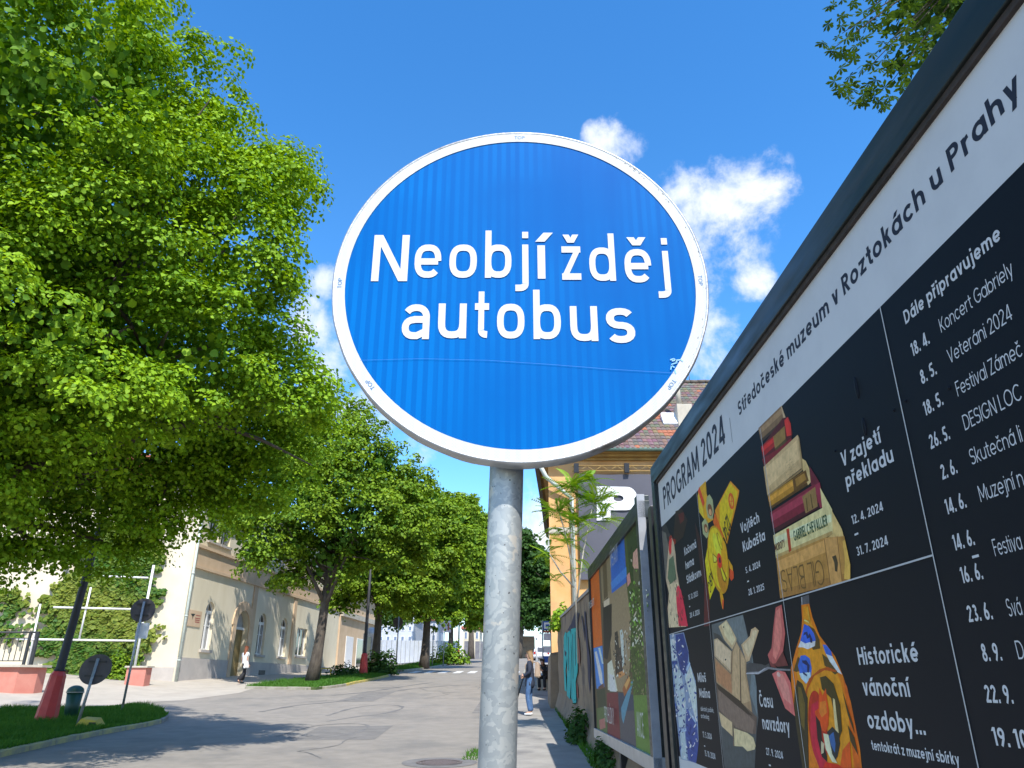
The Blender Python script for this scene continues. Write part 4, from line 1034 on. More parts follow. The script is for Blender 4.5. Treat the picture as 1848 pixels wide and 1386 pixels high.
flat(-.03, UE, 1.369, 1.795, .0004, WHITE, 'title_band')
flat(-.03, UE, -.80, -.565, .0004, WHITE, 'footer_band')
LN = (.50, .51, .52)
for u in (1.36, 2.88, 4.345): flat(u, u + .0065, -.565, 1.368, .0030, LN, 'dividing_line')
flat(-.03, 4.345, .405, .4115, .0031, LN, 'dividing_line')
mb = MB(); lettering(mb, '|', BP(1321, 790), Br, UP, Bn, .105, .05, mi=0, col=(.03, .035, .05)); part('lettering', mb, M['print'], po)
INK = (.028, .032, .05)
def btext(t, x0, y0, cap, x1=None, w=.15, xs=.9, col=(.62, .63, .65), gap=None, z=None):
    p = BP(x0, y0); u0 = bu(p); z = p.z - CH if z is None else z
    if cap > 1: cap = P(x0, y0 - cap, p.y).z - p.z
    fit = None
    if x1: fit = bu(PP(x1, 693 + (y0 - 693), B0, Bn)) - u0 if False else None
    if x1:
        # horizontal line through the start: find the distance at which it crosses column x1
        a, b = u0, u0 + 6
        for _ in range(40):
            m_ = (a + b) / 2; q = BW(m_, z); fw = q.y * CT + (q.z - CH) * ST; px = 924 + FPX * q.x / fw if fw > .05 else 9999
            if px < x1: a = m_
            else: b = m_
        fit = a - u0
    mb = MB(); lettering(mb, t, BW(u0, z), Br, UP, Bn, cap, w, xs, fit, gap, off=.0010, col=col, dz=.00003); return part('lettering', mb, M['print'], po)
btext('PROGRAM 2024', 1199, 920, 39., 1310, .165, col=INK)
btext('Středočeské muzeum v Roztokách u Prahy', 1334, 751, 24., 1845, .18, col=INK, z=1.56)
btext('Dále připravujeme', 1635, 585.6, 23., 1808, .17)
for t, x, y, x1 in (('18. 4.', 1648, 644, 1679), ('8. 5.', 1664.6, 694, 1692), ('18. 5.', 1670.6, 751, 1704), ('26. 5.', 1681, 811, 1716), ('2. 6.', 1702, 866, 1729.5), ('14. 6.', 1710, 929, 1746),
                    ('14. 6.', 1724, 994, 1761), ('16. 6.', 1738, 1053, 1776), ('23. 6.', 1750, 1123, 1793.5), ('8. 9.', 1776, 1193.5, 1810.5), ('22. 9.', 1782, 1268, 1831), ('19. 10.', 1796, 1345, 1868)):
    btext(t, x, y, .050, x1, .17)
mb = MB(); p = BP(1755.6, 1008); mb.add([BW(bu(p) + a, p.z - CH + b, .0012) for a, b in ((0, 0), (.035, 0), (.035, .008), (0, .008))], [(0, 1, 2, 3)], 0, (.62, .63, .65)); part('lettering', mb, M['print'], po)
for t, x, y in (('Koncert Gabriely', 1699.5, 600.5), ('Veteráni 2024', 1714.5, 657), ('Festival Zámeč', 1729.5, 715.7), ('DESIGN LOC', 1742.6, 777), ('Skutečná li', 1754.6, 839.5), ('Muzejní n', 1771, 906), ('Festiva', 1797, 1004), ('Svá', 1822, 1113), ('D', 1839, 1189.7)):
    btext(t, x, y, .050, {'K': 1831, 'V': 1829, 'F': 1847, 'S': 1847, 'M': 1850}.get(t[0], 1847 if len(t) > 2 else None) if t != 'D' else None, .09, .85)
for t, x, y, cap, x1, w_ in (('Kočovná', 1235.8, 1003, 14.5, 1257, .17), ('herna', 1238, 1028, 14.5, 1252.7, .17), ('Sládkovna', 1240, 1053.6, 14.5, 1268, .17), ('15. 12. 2023', 1243, 1083, 9., 1260, .15), ('28. 4. 2024', 1245.5, 1115, 9., 1263, .15),
                          ('Vojtěch', 1338, 963, 18., 1371, .17), ('Kubašta', 1342, 996.5, 18.5, 1381.6, .17), ('5. 4. 2024', 1346.5, 1035, 11., 1372.7, .16), ('28. 1. 2025', 1351.6, 1074.7, 11.3, 1380, .16),
                          ('V zajetí', 1521, 843, 25.5, 1590.7, .17), ('překladu', 1528.8, 881, 26., 1614, .17), ('12. 4. 2024', 1539, 946.7, 15.5, 1595, .16), ('31. 7. 2024', 1547.5, 1003.6, 16., 1604, .16),
                          ('Historické', 1551, 1200, 31., 1660, .17), ('vánoční', 1560, 1255, 32., 1644, .17), ('ozdoby...', 1568, 1314, 33., 1672.4, .17), ('tentokrát z muzejní sbírky', 1574.6, 1353, 18., 1733.6, .16),
                          ('Miloš', 1260, 1231, 16.5, 1274.7, .17), ('Malina', 1263, 1258.6, 16.5, 1282, .17), ('sběratel, podivín,', 1265, 1282.7, 8., 1288.6, .13), ('archeolog', 1265.4, 1295.5, 8., 1280, .13), ('17. 5. 2024', 1269, 1330.4, 10.5, 1285, .15), ('15. 10. 2024', 1272.6, 1364, 10.5, 1291.6, .15),
                          ('Času', 1372, 1275.5, 24., 1396, .17), ('navzdory', 1377.4, 1315.6, 25., 1426.8, .17), ('27. 9. 2024', 1383.7, 1362, 13., 1414, .15)):
    btext(t, x, y, cap, x1, w_)
for x, y in ((1244, 1096), (1349, 1051), (1543, 967), (1271, 1347), (1388, 1382)):
    p = BP(x, y); mb = MB(); mb.add([BW(bu(p) + a, p.z - CH + b, .0012) for a, b in ((0, 0), (.035, 0), (.035, .008), (0, .008))], [(0, 1, 2, 3)], 0, (.62, .63, .65)); part('lettering', mb, M['print'], po)
def Z(ox, oy, s): return lambda *pp: [(ox + pp[i] / s, oy + pp[i + 1] / s) for i in range(0, len(pp), 2)]
def ell(cx, cy, rx, ry, rot=0, n=20):
    a = R(rot); return [(cx + rx * math.cos(t) * math.cos(a) - ry * math.sin(t) * math.sin(a), cy + rx * math.cos(t) * math.sin(a) + ry * math.sin(t) * math.cos(a)) for t in [2 * math.pi * k / n for k in range(n)]]
def zel(z, cx, cy, rx, ry, rot=0, n=20):
    pts = ell(cx, cy, rx, ry, rot, n); return z(*[q for p in pts for q in p])
# cell 1: patterned toy hen
z1 = Z(1190, 860, 5.133); S = []
S += [('2b2a2c', z1(10, 470, 60, 440, 110, 560, 150, 700, 170, 1000, 60, 1000, 20, 700)), ('5a5650', z1(15, 500, 60, 520, 95, 700, 75, 900, 40, 1000, 30, 800)),
      ('241513', z1(150, 320, 210, 300, 260, 400, 220, 560, 150, 620, 130, 560)), ('4c1714', z1(175, 350, 225, 330, 230, 400, 195, 440)), ('7a1f18', z1(90, 560, 110, 540, 125, 575, 150, 580, 150, 620, 130, 640, 150, 700, 140, 720, 100, 680)),
      ('a9947a', z1(90, 600, 115, 570, 135, 610, 150, 720, 160, 860, 185, 1010, 240, 1380, 60, 1400, 90, 1080, 62, 960, 75, 780)), ('c9282e', z1(90, 600, 105, 570, 118, 585, 112, 640, 112, 700, 98, 735, 88, 680)),
      ('4f5f48', z1(90, 770, 130, 730, 150, 860, 160, 950, 100, 1000, 78, 940)), ('c2a888', z1(85, 1000, 175, 980, 200, 1130, 250, 1390, 70, 1400, 92, 1120)), ('c9253f', z1(160, 1030, 175, 1005, 200, 1050, 235, 1210, 265, 1386, 180, 1386, 160, 1180, 155, 1090)),
      ('4a1518', z1(395, 640, 430, 900, 460, 1060, 470, 1380, 415, 1390, 418, 1000)), ('2a1014', z1(330, 420, 390, 600, 420, 900, 400, 1000))]
for i in range(44):
    x = random.uniform(88, 215); y = random.uniform(770, 1370)
    if 78 + (y - 770) * .0 < x < 130 + (y - 770) * .17: S.append(('3d3128' if i % 3 else '86705a', z1(x, y, x + 5, y + 3, x + 8, y + 34, x + 2, y + 30)))
for i in range(14):
    x = random.uniform(175, 225); y = random.uniform(1090, 1370); S.append(('7c1428', z1(x, y, x + 3, y, x + 7, y + 18, x + 3, y + 18)))
printed('hen_picture', S, po)
# cell 2: yellow tin aeroplane
S = [('d8890e', z1(375, 95, 430, 40, 438, 160, 480, 300, 500, 400, 440, 440, 395, 330, 365, 300, 355, 180)), ('b83a18', z1(358, 130, 372, 95, 420, 240, 400, 300)), ('c9a326', z1(360, 140, 400, 270, 420, 400, 370, 330)),
     ('8d9068', z1(440, 190, 465, 165, 495, 215, 505, 330, 490, 400, 450, 380, 432, 290)), ('6c4226', zel(z1, 470, 310, 22, 58, -8)), ('bd8c62', zel(z1, 472, 330, 13, 30, -8)),
     ('8d9068', z1(395, 430, 425, 385, 450, 430, 460, 540, 440, 575, 405, 530)), ('6c4226', zel(z1, 432, 480, 17, 42, -8)), ('bd8c62', zel(z1, 434, 490, 10, 24, -8)),
     ('d97a12', z1(515, 315, 660, 40, 742, 130, 735, 180, 628, 625, 560, 470)), ('dba012', z1(560, 250, 655, 60, 725, 140, 715, 200, 620, 590, 560, 460)), ('c94a18', zel(z1, 668, 228, 27, 78, -6)), ('e0962a', zel(z1, 668, 228, 15, 50, -6)),
     ('c94a18', z1(650, 224, 688, 224, 688, 232, 650, 232)), ('c94a18', z1(664, 160, 671, 160, 671, 300, 664, 300)), ('c25416', z1(515, 330, 555, 430, 600, 560, 560, 600, 500, 420)),
     ('d6aa14', z1(455, 620, 500, 700, 560, 880, 525, 1000, 470, 1140, 445, 960, 425, 780)), ('b8840e', z1(555, 1030, 590, 1100, 600, 1150, 588, 1230, 572, 1160)), ('e0421e', z1(585, 1130, 600, 1150, 595, 1235, 583, 1190)),
     ('d8881a', z1(640, 760, 680, 830, 690, 920, 660, 900)), ('e8401c', z1(655, 850, 690, 880, 692, 940, 670, 968, 650, 930)),
     ('a87c12', zel(z1, 548, 770, 90, 320, -8, 30)), ('cfa418', zel(z1, 545, 760, 80, 290, -8, 30)), ('a26c14', zel(z1, 580, 930, 40, 150, -10)), ('dc8a14', zel(z1, 605, 740, 28, 150, -4)), ('d8b830', zel(z1, 535, 640, 26, 120, -14)),
     ('7a5a10', zel(z1, 560, 600, 14, 85, -16)), ('d2ae20', zel(z1, 562, 600, 10, 75, -16)), ('7a5a10', z1(495, 710, 530, 740, 545, 760, 530, 800, 505, 800)), ('d8c040', z1(502, 725, 528, 750, 538, 765, 525, 790, 508, 790)),
     ('6a4c10', z1(560, 830, 580, 830, 630, 940, 615, 985, 590, 960)), ('d2ae20', z1(568, 840, 578, 840, 620, 945, 612, 970, 596, 950)), ('c42c1c', zel(z1, 560, 780, 22, 72, -6)), ('2a1c1c', zel(z1, 563, 775, 9, 28, -6))]
printed('aeroplane_picture', S, po)
def ptext(t, a, b, cap, w=.13, col=(.03, .03, .03), upside=False, off=.0033):
    pa = BP(*a); pb = BP(*b); r_ = (pb - pa); ln = r_.length; r_.normalize(); u_ = Bn.cross(r_)
    if upside: u_ = -u_
    mb = MB(); lettering(mb, t, pa, r_, u_, Bn, cap, w, fit=ln, off=off, col=col, dz=.00005); return part('lettering', mb, M['print'], po)
ptext('1234', (1190 + 630 / 5.133, 860 + 330 / 5.133), (1190 + 588 / 5.133, 860 + 480 / 5.133), .12)
ptext('ABC', (1190 + 478 / 5.133, 860 + 850 / 5.133), (1190 + 450 / 5.133, 860 + 1010 / 5.133), .09)
# cell 3: pile of old books
z3 = Z(1360, 700, 3.645)
def book(c, hi, lo, quad):
    (x0, y0, x1, y1, x2, y2, x3, y3) = quad    # top-left, top-right, bottom-right, bottom-left
    out = [(c, z3(*quad))]
    def band(a, b, col): return (col, z3(x0 + (x3 - x0) * a, y0 + (y3 - y0) * a, x1 + (x2 - x1) * a, y1 + (y2 - y1) * a, x1 + (x2 - x1) * b, y1 + (y2 - y1) * b, x0 + (x3 - x0) * b, y0 + (y3 - y0) * b))
    out += [band(.12, .45, hi), band(.8, 1, lo)]; return out
S = book('6e5438', '8a6c4a', '3c2a1a', (32, 265, 178, 122, 205, 225, 50, 360))
S += [('a08868', z3(178, 120, 185, 118, 215, 205, 205, 225)), ('4a1412', z3(190, 200, 232, 190, 258, 300, 250, 330, 70, 520, 50, 395))]
S += book('8e1a18', 'b4261e', '4c1214', (50, 385, 195, 265, 205, 340, 68, 470)) + [('b02a20', z3(203, 215, 225, 192, 245, 235, 250, 310, 220, 320)), ('7c6030', z3(130, 322, 205, 250, 212, 335, 142, 400)), ('4a3a18', z3(142, 400, 212, 335, 222, 350, 148, 420))]
S += [('6c1a1e', z3(58, 470, 68, 460, 150, 410, 250, 330, 255, 350, 75, 520)), ('a88c62', z3(66, 520, 292, 308, 326, 520, 92, 705)), ('b89c70', z3(80, 530, 285, 345, 300, 470, 100, 650)), ('8a7048', z3(292, 308, 302, 330, 330, 535, 318, 545)), ('7c6440', z3(92, 705, 320, 530, 322, 545, 96, 715))]
S += book('9a6c20', 'b88430', '4e3410', (96, 712, 330, 548, 372, 630, 112, 800)) + [('b49a66', z3(322, 465, 345, 480, 368, 530, 378, 620, 360, 640, 330, 560)), ('5a3c14', z3(258, 600, 345, 540, 365, 610, 268, 680)), ('8a6428', z3(275, 600, 335, 560, 350, 600, 285, 650))]
S += [('5c1c28', z3(370, 515, 430, 610, 440, 650, 380, 640))] + book('6a1a2a', '8c2e40', '38101a', (112, 820, 405, 630, 450, 780, 135, 955)) + [('7a2436', z3(405, 640, 438, 620, 452, 700, 455, 785, 440, 790)), ('7e6238', z3(322, 715, 408, 650, 425, 780, 345, 825)), ('4c3818', z3(345, 725, 350, 720, 362, 810, 356, 812)), ('4c3818', z3(375, 700, 380, 697, 395, 790, 388, 795))]
S += [('c4ac78', z3(440, 655, 520, 800, 525, 960, 150, 1120, 132, 970, 345, 850, 455, 790)), ('d6c292', z3(140, 985, 400, 870, 515, 830, 515, 880, 145, 1030)), ('a08450', z3(150, 1100, 520, 940, 525, 965, 155, 1120)), ('98341c', z3(218, 930, 236, 922, 252, 1070, 236, 1082)), ('b89c62', z3(520, 810, 585, 930, 600, 990, 470, 1000, 525, 960))]
S += [('9c7238', z3(152, 1120, 470, 985, 600, 975, 625, 1090, 640, 1265, 178, 1385)), ('b4864a', z3(160, 1140, 470, 1000, 480, 1080, 170, 1210)), ('8a6230', z3(172, 1330, 630, 1215, 640, 1265, 178, 1385)), ('ac8048', z3(470, 990, 560, 975, 590, 1275, 510, 1295)), ('c89244', z3(590, 1005, 605, 1000, 640, 1160, 640, 1265, 600, 1255, 605, 1140)), ('6c4c24', z3(466, 992, 470, 990, 512, 1290, 508, 1294)), ('7a5428', z3(552, 980, 556, 978, 590, 1270, 584, 1274)),
      ('3c3220', z3(520, 1110, 545, 1100, 560, 1150, 555, 1210, 540, 1205, 535, 1150))]
printed('books_picture', S, po)
ptext('GABRIEL CHEVALLIER', (1360 + 272 / 3.645, 700 + 1010 / 3.645), (1360 + 494 / 3.645, 700 + 905 / 3.645), .052, .17, (.03, .09, .04))
ptext('MOROTY', (1360 + 146 / 3.645, 700 + 1078 / 3.645), (1360 + 212 / 3.645, 700 + 1045 / 3.645), .04, .17, (.10, .015, .01))
ptext('GIL BLAS', (1360 + 455 / 3.645, 700 + 1125 / 3.645), (1360 + 180 / 3.645, 700 + 1200 / 3.645), .115, .07, (.19, .11, .035))
for i in range(7):
    x = 170 + 22 * (i % 4); y = 440 + 16 * i; ptext('– –', (1360 + (150 + x * .4) / 3.645, 700 + (y + 60) / 3.645), (1360 + (185 + x * .4) / 3.645, 700 + (y + 32) / 3.645), .012, .1, (.16, .11, .06))
# cell 4: blue and white plates
z4 = Z(1200, 1090, 4.682)
S = [('6f7f9a', z4(40, 262, 160, 240, 200, 400, 205, 480, 260, 650, 275, 900, 285, 1150, 265, 1345, 135, 1310, 60, 620)), ('23346e', z4(90, 260, 155, 248, 200, 410, 195, 480, 165, 600, 130, 560, 95, 400)), ('a8b2b4', z4(45, 300, 80, 290, 95, 470, 60, 480)), ('9aa8ae', z4(70, 540, 130, 560, 160, 700, 178, 850, 170, 1040, 120, 1040)),
     ('aab4b0', z4(170, 620, 215, 520, 265, 700, 272, 960, 255, 960, 215, 800)), ('2a3e7e', z4(180, 900, 270, 1020, 285, 1180, 265, 1345, 200, 1320, 175, 1100)), ('9aa8ae', z4(130, 1080, 165, 1070, 190, 1320, 140, 1305)), ('23346e', z4(60, 485, 105, 480, 108, 505, 62, 512)), ('8ea2bc', z4(165, 600, 205, 490, 215, 500, 172, 625)), ('8ea2bc', z4(120, 1055, 180, 1050, 182, 1075, 122, 1085)), ('8ea2bc', z4(185, 870, 275, 1010, 275, 1030, 185, 895))]
for i in range(260):
    x = random.uniform(50, 278); y = random.uniform(265, 1320)
    if not inside(x, y, [(45, 270), (155, 248), (200, 470), (265, 700), (275, 1000), (262, 1330), (140, 1300), (70, 700)]): continue
    s_ = random.uniform(3, 11); c = random.choice(['1c2c66', '1c2c66', 'c8d0cc', '3a508e', 'd4d8cc', '24387a']); S.append((c, zel(z4, x, y, s_ * .7, s_ * random.uniform(1, 2.6), random.uniform(-50, 50), 7)))
printed('china_picture', S, po)
# cell 5: birch-bark relief, fork and fingers
S = [('4c5254', z4(395, 175, 660, 90, 740, 430, 790, 960, 740, 1386, 505, 1386, 450, 900)), ('5e6668', z4(520, 130, 660, 92, 700, 300, 640, 340, 600, 280)), ('3c4244', z4(480, 1050, 780, 1000, 760, 1386, 505, 1386)), ('5f6a6e', z4(740, 440, 775, 700, 780, 940, 720, 760)),
     ('3a3836', z4(410, 240, 460, 260, 570, 400, 565, 415, 420, 290)), ('b09872', z4(455, 190, 520, 135, 560, 200, 605, 290, 605, 310, 570, 385, 500, 300)), ('c2ab86', z4(480, 180, 520, 145, 555, 210, 595, 300, 570, 350, 510, 270)),
     ('a89070', z4(415, 300, 445, 290, 565, 400, 565, 590, 420, 440)), ('b8a284', z4(425, 310, 445, 300, 555, 400, 555, 560, 430, 430)), ('b09470', z4(645, 345, 720, 270, 730, 215, 765, 195, 795, 225, 750, 370, 715, 480, 690, 490)), ('c0a684', z4(660, 350, 730, 280, 745, 220, 785, 225, 740, 370, 705, 450)),
     ('8f7456', z4(420, 450, 560, 590, 570, 400, 605, 315, 690, 480, 690, 590, 710, 700, 745, 950, 600, 820, 435, 660)), ('a68b68', z4(575, 410, 608, 330, 680, 480, 680, 600, 720, 820, 640, 850, 570, 760)), ('9c6e4c', z4(430, 480, 560, 600, 570, 760, 440, 650)), ('5c4836', z4(565, 400, 572, 400, 565, 590, 558, 590)), ('4c3a2c', z4(632, 380, 638, 380, 650, 860, 640, 860)),
     ('57483f', z4(435, 670, 600, 790, 780, 955, 770, 1100, 580, 1060, 455, 910)), ('6e5c50', z4(450, 720, 620, 860, 760, 990, 745, 1100, 600, 1040, 460, 890)), ('33281f', z4(438, 668, 640, 820, 745, 950, 700, 930, 600, 850, 450, 720)),
     ('b69e78', z4(458, 912, 570, 1000, 575, 1120, 545, 1090, 480, 1030)), ('c0a880', z4(585, 1050, 700, 1090, 750, 1130, 770, 1200, 760, 1230, 700, 1245, 660, 1205, 590, 1200)), ('6c5a48', z4(578, 990, 583, 990, 586, 1200, 580, 1200)), ('1c1c1c', zel(z4, 515, 470, 6, 8)), ('1c1c1c', zel(z4, 498, 195, 5, 7)),
     ('3a3a3c', z4(690, 510, 720, 495, 820, 508, 850, 520, 885, 500, 890, 530, 830, 565, 790, 600, 690, 590)), ('6a6a6e', z4(700, 575, 800, 570, 870, 530, 960, 545, 1065, 550, 1065, 565, 960, 562, 880, 550, 800, 592, 690, 590)), ('9a9aa0', z4(690, 583, 790, 578, 850, 540, 850, 548, 795, 592, 690, 592)),
     ('a2504c', z4(940, 30, 990, 5, 1020, 250, 1000, 420, 940, 510, 895, 500, 872, 430, 905, 370, 920, 200)), ('c46a60', z4(945, 60, 975, 30, 995, 250, 975, 380, 940, 470, 915, 440, 920, 350)), ('5c2a2a', z4(1000, 400, 1045, 520, 960, 530, 900, 510, 940, 500)), ('6c3030', z4(880, 470, 910, 500, 950, 540, 900, 530)),
     ('b45c58', z4(910, 590, 960, 560, 1020, 575, 1065, 660, 1105, 950, 1020, 880, 960, 720)), ('cc746a', z4(945, 590, 1000, 590, 1050, 700, 1075, 850, 1010, 800, 960, 680)), ('d89a90', zel(z4, 965, 595, 14, 22, -20))]
printed('bark_and_fork_picture', S, po)
# cell 6: orange glass Christmas ornament
z6 = Z(1390, 1060, 4.253)
S = [('46464a', z6(236, 75, 298, 55, 302, 130, 240, 140)), ('8c8c8e', z6(240, 75, 246, 73, 248, 135, 242, 137)), ('c2660c', z6(240, 135, 300, 125, 325, 230, 380, 370, 500, 530, 560, 680, 620, 880, 690, 1240, 705, 1386, 250, 1386, 200, 1040, 165, 800, 160, 620, 200, 470, 240, 340, 246, 240)),
     ('d87a14', z6(255, 150, 290, 145, 320, 280, 370, 390, 470, 560, 540, 720, 600, 960, 640, 1386, 420, 1386, 300, 1000, 200, 640, 220, 480, 260, 340)), ('b45210', z6(560, 700, 590, 760, 660, 1080, 700, 1386, 650, 1386, 600, 960)),
     ('4a3a18', z6(295, 290, 340, 320, 380, 400, 385, 470, 330, 480, 290, 400)), ('2a52b0', z6(240, 380, 262, 280, 300, 300, 335, 350, 350, 400, 345, 440, 300, 470, 250, 460, 225, 440)), ('b8c8d4', z6(235, 410, 270, 430, 348, 410, 345, 450, 290, 475, 250, 460, 215, 460)), ('16204a', z6(262, 345, 285, 340, 295, 370, 305, 350, 325, 400, 325, 425, 310, 425, 305, 385, 285, 395, 275, 360, 255, 370)),
     ('4a3a18', z6(180, 640, 215, 530, 240, 560, 240, 640, 200, 650)), ('2c56ac', z6(215, 600, 235, 525, 270, 520, 305, 545, 320, 620, 315, 680, 275, 740, 235, 690)), ('9ab0d0', z6(225, 660, 310, 650, 312, 690, 280, 738, 240, 700)), ('16204a', z6(245, 560, 280, 560, 305, 600, 300, 655, 285, 650, 285, 600, 250, 580)), ('16204a', z6(250, 645, 285, 670, 285, 685, 255, 665)),
     ('4a3a18', z6(400, 510, 440, 540, 530, 650, 500, 670, 420, 600)), ('2c56ac', z6(405, 440, 430, 440, 470, 490, 480, 540, 430, 510)), ('b4c0c4', z6(430, 510, 480, 530, 555, 670, 520, 650, 460, 570)),
     ('98420c', z6(260, 840, 300, 700, 380, 630, 440, 610, 520, 640, 500, 650, 420, 635, 340, 680, 290, 780, 275, 900)), ('2e2814', z6(190, 800, 210, 710, 250, 740, 290, 850, 290, 1000, 300, 1386, 250, 1386, 200, 1050, 185, 900)), ('5a4a1c', z6(215, 760, 240, 770, 270, 900, 265, 1100, 240, 1050, 225, 900)),
     ('9c2410', zel(z6, 370, 1080, 70, 290, -6, 26)), ('a81830', z6(320, 900, 370, 870, 385, 1200, 430, 1330, 500, 1386, 380, 1386, 330, 1250, 308, 1060)), ('1c1212', z6(350, 960, 390, 960, 400, 1150, 440, 1300, 440, 1340, 400, 1300, 365, 1160)), ('3a3010', z6(385, 690, 430, 680, 490, 740, 540, 900, 555, 1100, 520, 1200, 500, 1000, 470, 850, 400, 780)),
     ('d0400e', z6(380, 770, 405, 830, 430, 775, 440, 860, 455, 950, 450, 1060, 430, 1110, 400, 1100, 385, 1030, 350, 980, 345, 950, 375, 930)), ('e8641c', z6(385, 880, 430, 870, 440, 960, 400, 1000, 380, 960)), ('b8a878', z6(485, 850, 500, 860, 515, 1000, 530, 1120, 505, 1120, 490, 950)), ('1e2426', z6(440, 1110, 480, 1070, 530, 1120, 540, 1200, 520, 1300, 500, 1330, 460, 1240)), ('2c5488', z6(455, 1140, 490, 1110, 505, 1200, 500, 1270, 470, 1210)), ('c0b898', z6(410, 1120, 450, 1130, 480, 1280, 520, 1350, 480, 1340, 430, 1240)), ('a89c7c', z6(395, 1180, 420, 1200, 415, 1270, 395, 1280)),
     ('3a2c12', z6(555, 780, 590, 900, 640, 1050, 650, 1120, 600, 980)), ('3a2c12', z6(600, 1060, 650, 1150, 680, 1290, 620, 1180)), ('c04810', z6(560, 1250, 615, 1180, 630, 1386, 540, 1386)), ('b82410', z6(430, 1340, 530, 1360, 560, 1386, 410, 1386)), ('e89a3a', z6(288, 150, 292, 148, 310, 250, 304, 250)), ('f0b060', z6(262, 255, 270, 245, 300, 262, 305, 280, 290, 268))]
printed('ornament_picture', S, po)
# blisters in the poster skin
for (px, py, rx, ry) in ((1546, 700, .012, .05), (1560, 770, .014, .04), (1614, 740, .006, .007), (1635, 724, .006, .006), (1714, 700, .007, .007), (1508, 814, .005, .006)):
    p = BP(px, py); mb = MB(); mm_ = Matrix((Br, UP, Bn)).transposed()
    mb.ball(p + Bn * .0005, (rx, ry, .006), 14, 0, mm_); mb.c = [DARK] * len(mb.c); part('blister', mb, M['print'], po)

# second billboard
b2 = thing('billboard', BW(-3.6, -1.3), 'second billboard with orange and blue fields and plant photograph, behind the museum programme', 'billboard')
u0, u1 = -6.25, -1.03
def f2(name, a, b, c, d, o0, o1, m): return frame_part(name, a, b, c, d, o0, o1, M[m], b2)
f2('top_beam', u0, u1, 1.67, 1.86, -.10, .035, 'frame_green'); f2('bottom_beam', u0, u1, -.80, -.66, -.10, .035, 'alu')
f2('end_post', u0, u0 + .10, -.659, 1.669, -.10, .035, 'black'); f2('end_post', u1 - .16, u1 - .012, -.659, 1.92, -.10, .036, 'frame_green'); f2('end_plate', u1 - .0115, u1, -.80, 1.93, -.05, .037, 'end_paint')
f2('inner_lip', u1 - .2, u1 - .161, -.659, 1.669, -.08, .015, 'frame_green')
for u in (u0 + .6, u0 + 2.6, u1 - .5): frame_part('support_post', u, u + .12, -2.0, -.801, -.09, 0.0, M['black'], b2)
mb = MB(); mb.add([BW(u0 + .1, -.66, 0), BW(u1 - .16, -.66, 0), BW(u1 - .16, 1.67, 0), BW(u0 + .1, 1.67, 0)], [(0, 1, 2, 3)], 0, HX('6b5c46')); p2 = part('poster', mb, M['print'], b2)
zb = Z(1055, 900, 2.855); mb = MB()
S = [('3c4a1e', zb(205, 180, 285, 60, 330, 1015, 252, 1010)), ('2c3a16', zb(215, 200, 280, 90, 300, 480, 235, 420)), ('7a6a50', zb(80, 330, 135, 260, 145, 470, 92, 540)), ('56462e', zb(92, 330, 112, 300, 120, 500, 100, 520)), ('857358', zb(120, 480, 215, 430, 240, 640, 228, 1000, 150, 990, 130, 700)),
     ('b8560c', zb(30, 410, 72, 345, 92, 755, 46, 770)), ('2458a8', zb(132, 262, 202, 175, 217, 430, 140, 488)), ('3a72c0', zb(136, 430, 215, 350, 217, 400, 139, 470)), ('3f74b8', zb(46, 770, 92, 757, 102, 970, 62, 980)), ('c0cad4', zb(52, 790, 62, 785, 90, 900, 94, 960, 80, 950)), ('a8b8c8', zb(70, 770, 80, 768, 98, 850, 90, 850)),
     ('5c3c30', zb(70, 970, 98, 950, 104, 1000, 78, 1010)), ('2c3420', zb(62, 985, 105, 975, 112, 1070, 70, 1080)), ('4c5c30', zb(62, 1080, 112, 1070, 118, 1260, 66, 1220)), ('9a6058', zb(75, 1140, 105, 1130, 108, 1180, 80, 1190)), ('1a1410', zb(95, 560, 140, 540, 140, 700, 118, 830, 100, 820)), ('b8a890', zb(98, 530, 128, 510, 128, 545, 100, 560)), ('2c2620', zb(155, 690, 170, 680, 192, 920, 160, 910)), ('3a3028', zb(165, 780, 190, 760, 195, 900, 170, 900)),
     ('a8b0ac', zb(182, 680, 192, 672, 200, 700, 205, 850, 195, 870)), ('c4bca8', zb(118, 850, 140, 830, 170, 990, 120, 985)), ('8c8474', zb(205, 720, 212, 715, 222, 830, 214, 830)), ('d0d0cc', zb(125, 900, 150, 910, 165, 995, 130, 992)),
     ('b88a78', zb(250, 280, 270, 255, 296, 262, 298, 365, 265, 378, 248, 345)), ('4c4c30', zb(250, 360, 298, 360, 305, 455, 255, 450)), ('b87c74', zb(218, 395, 232, 378, 238, 430, 222, 455)),
     ('64242a', zb(115, 1000, 172, 998, 186, 1280, 122, 1262)), ('2c3648', zb(172, 998, 252, 1010, 255, 1100, 180, 1130)), ('46444a', zb(180, 1100, 255, 1090, 270, 1335, 188, 1290)), ('4a7a90', zb(188, 1080, 245, 930, 250, 950, 200, 1160, 192, 1130)), ('8c5028', zb(195, 980, 225, 910, 240, 910, 235, 970, 205, 1020)), ('c08c50', zb(205, 960, 230, 915, 236, 930, 215, 985)),
     ('54702c', zb(252, 1012, 340, 1012, 358, 1384, 270, 1335)), ('b07a48', zb(168, 900, 200, 885, 210, 905, 180, 925))]
for i in range(420):
    x = random.uniform(232, 328); y = random.uniform(60 if i % 4 == 0 else 470, 1005)
    if y < 470 and not inside(x, y, [(215, 200), (285, 60), (320, 470), (240, 470)]): continue
    s_ = random.uniform(2, 7); c = random.choice(['6c9a30', '2c3c14', '90a85c', '1c2410', 'a89c88', '4c7020', 'c4bcac'] if y < 760 else ['46601c', '2c3c14', '5c7c28', '38481c', '7a7050']); S.append((c, zel(zb, x, y, s_ * .6, s_ * random.uniform(.8, 2.6), random.uniform(-30, 30), 6)))
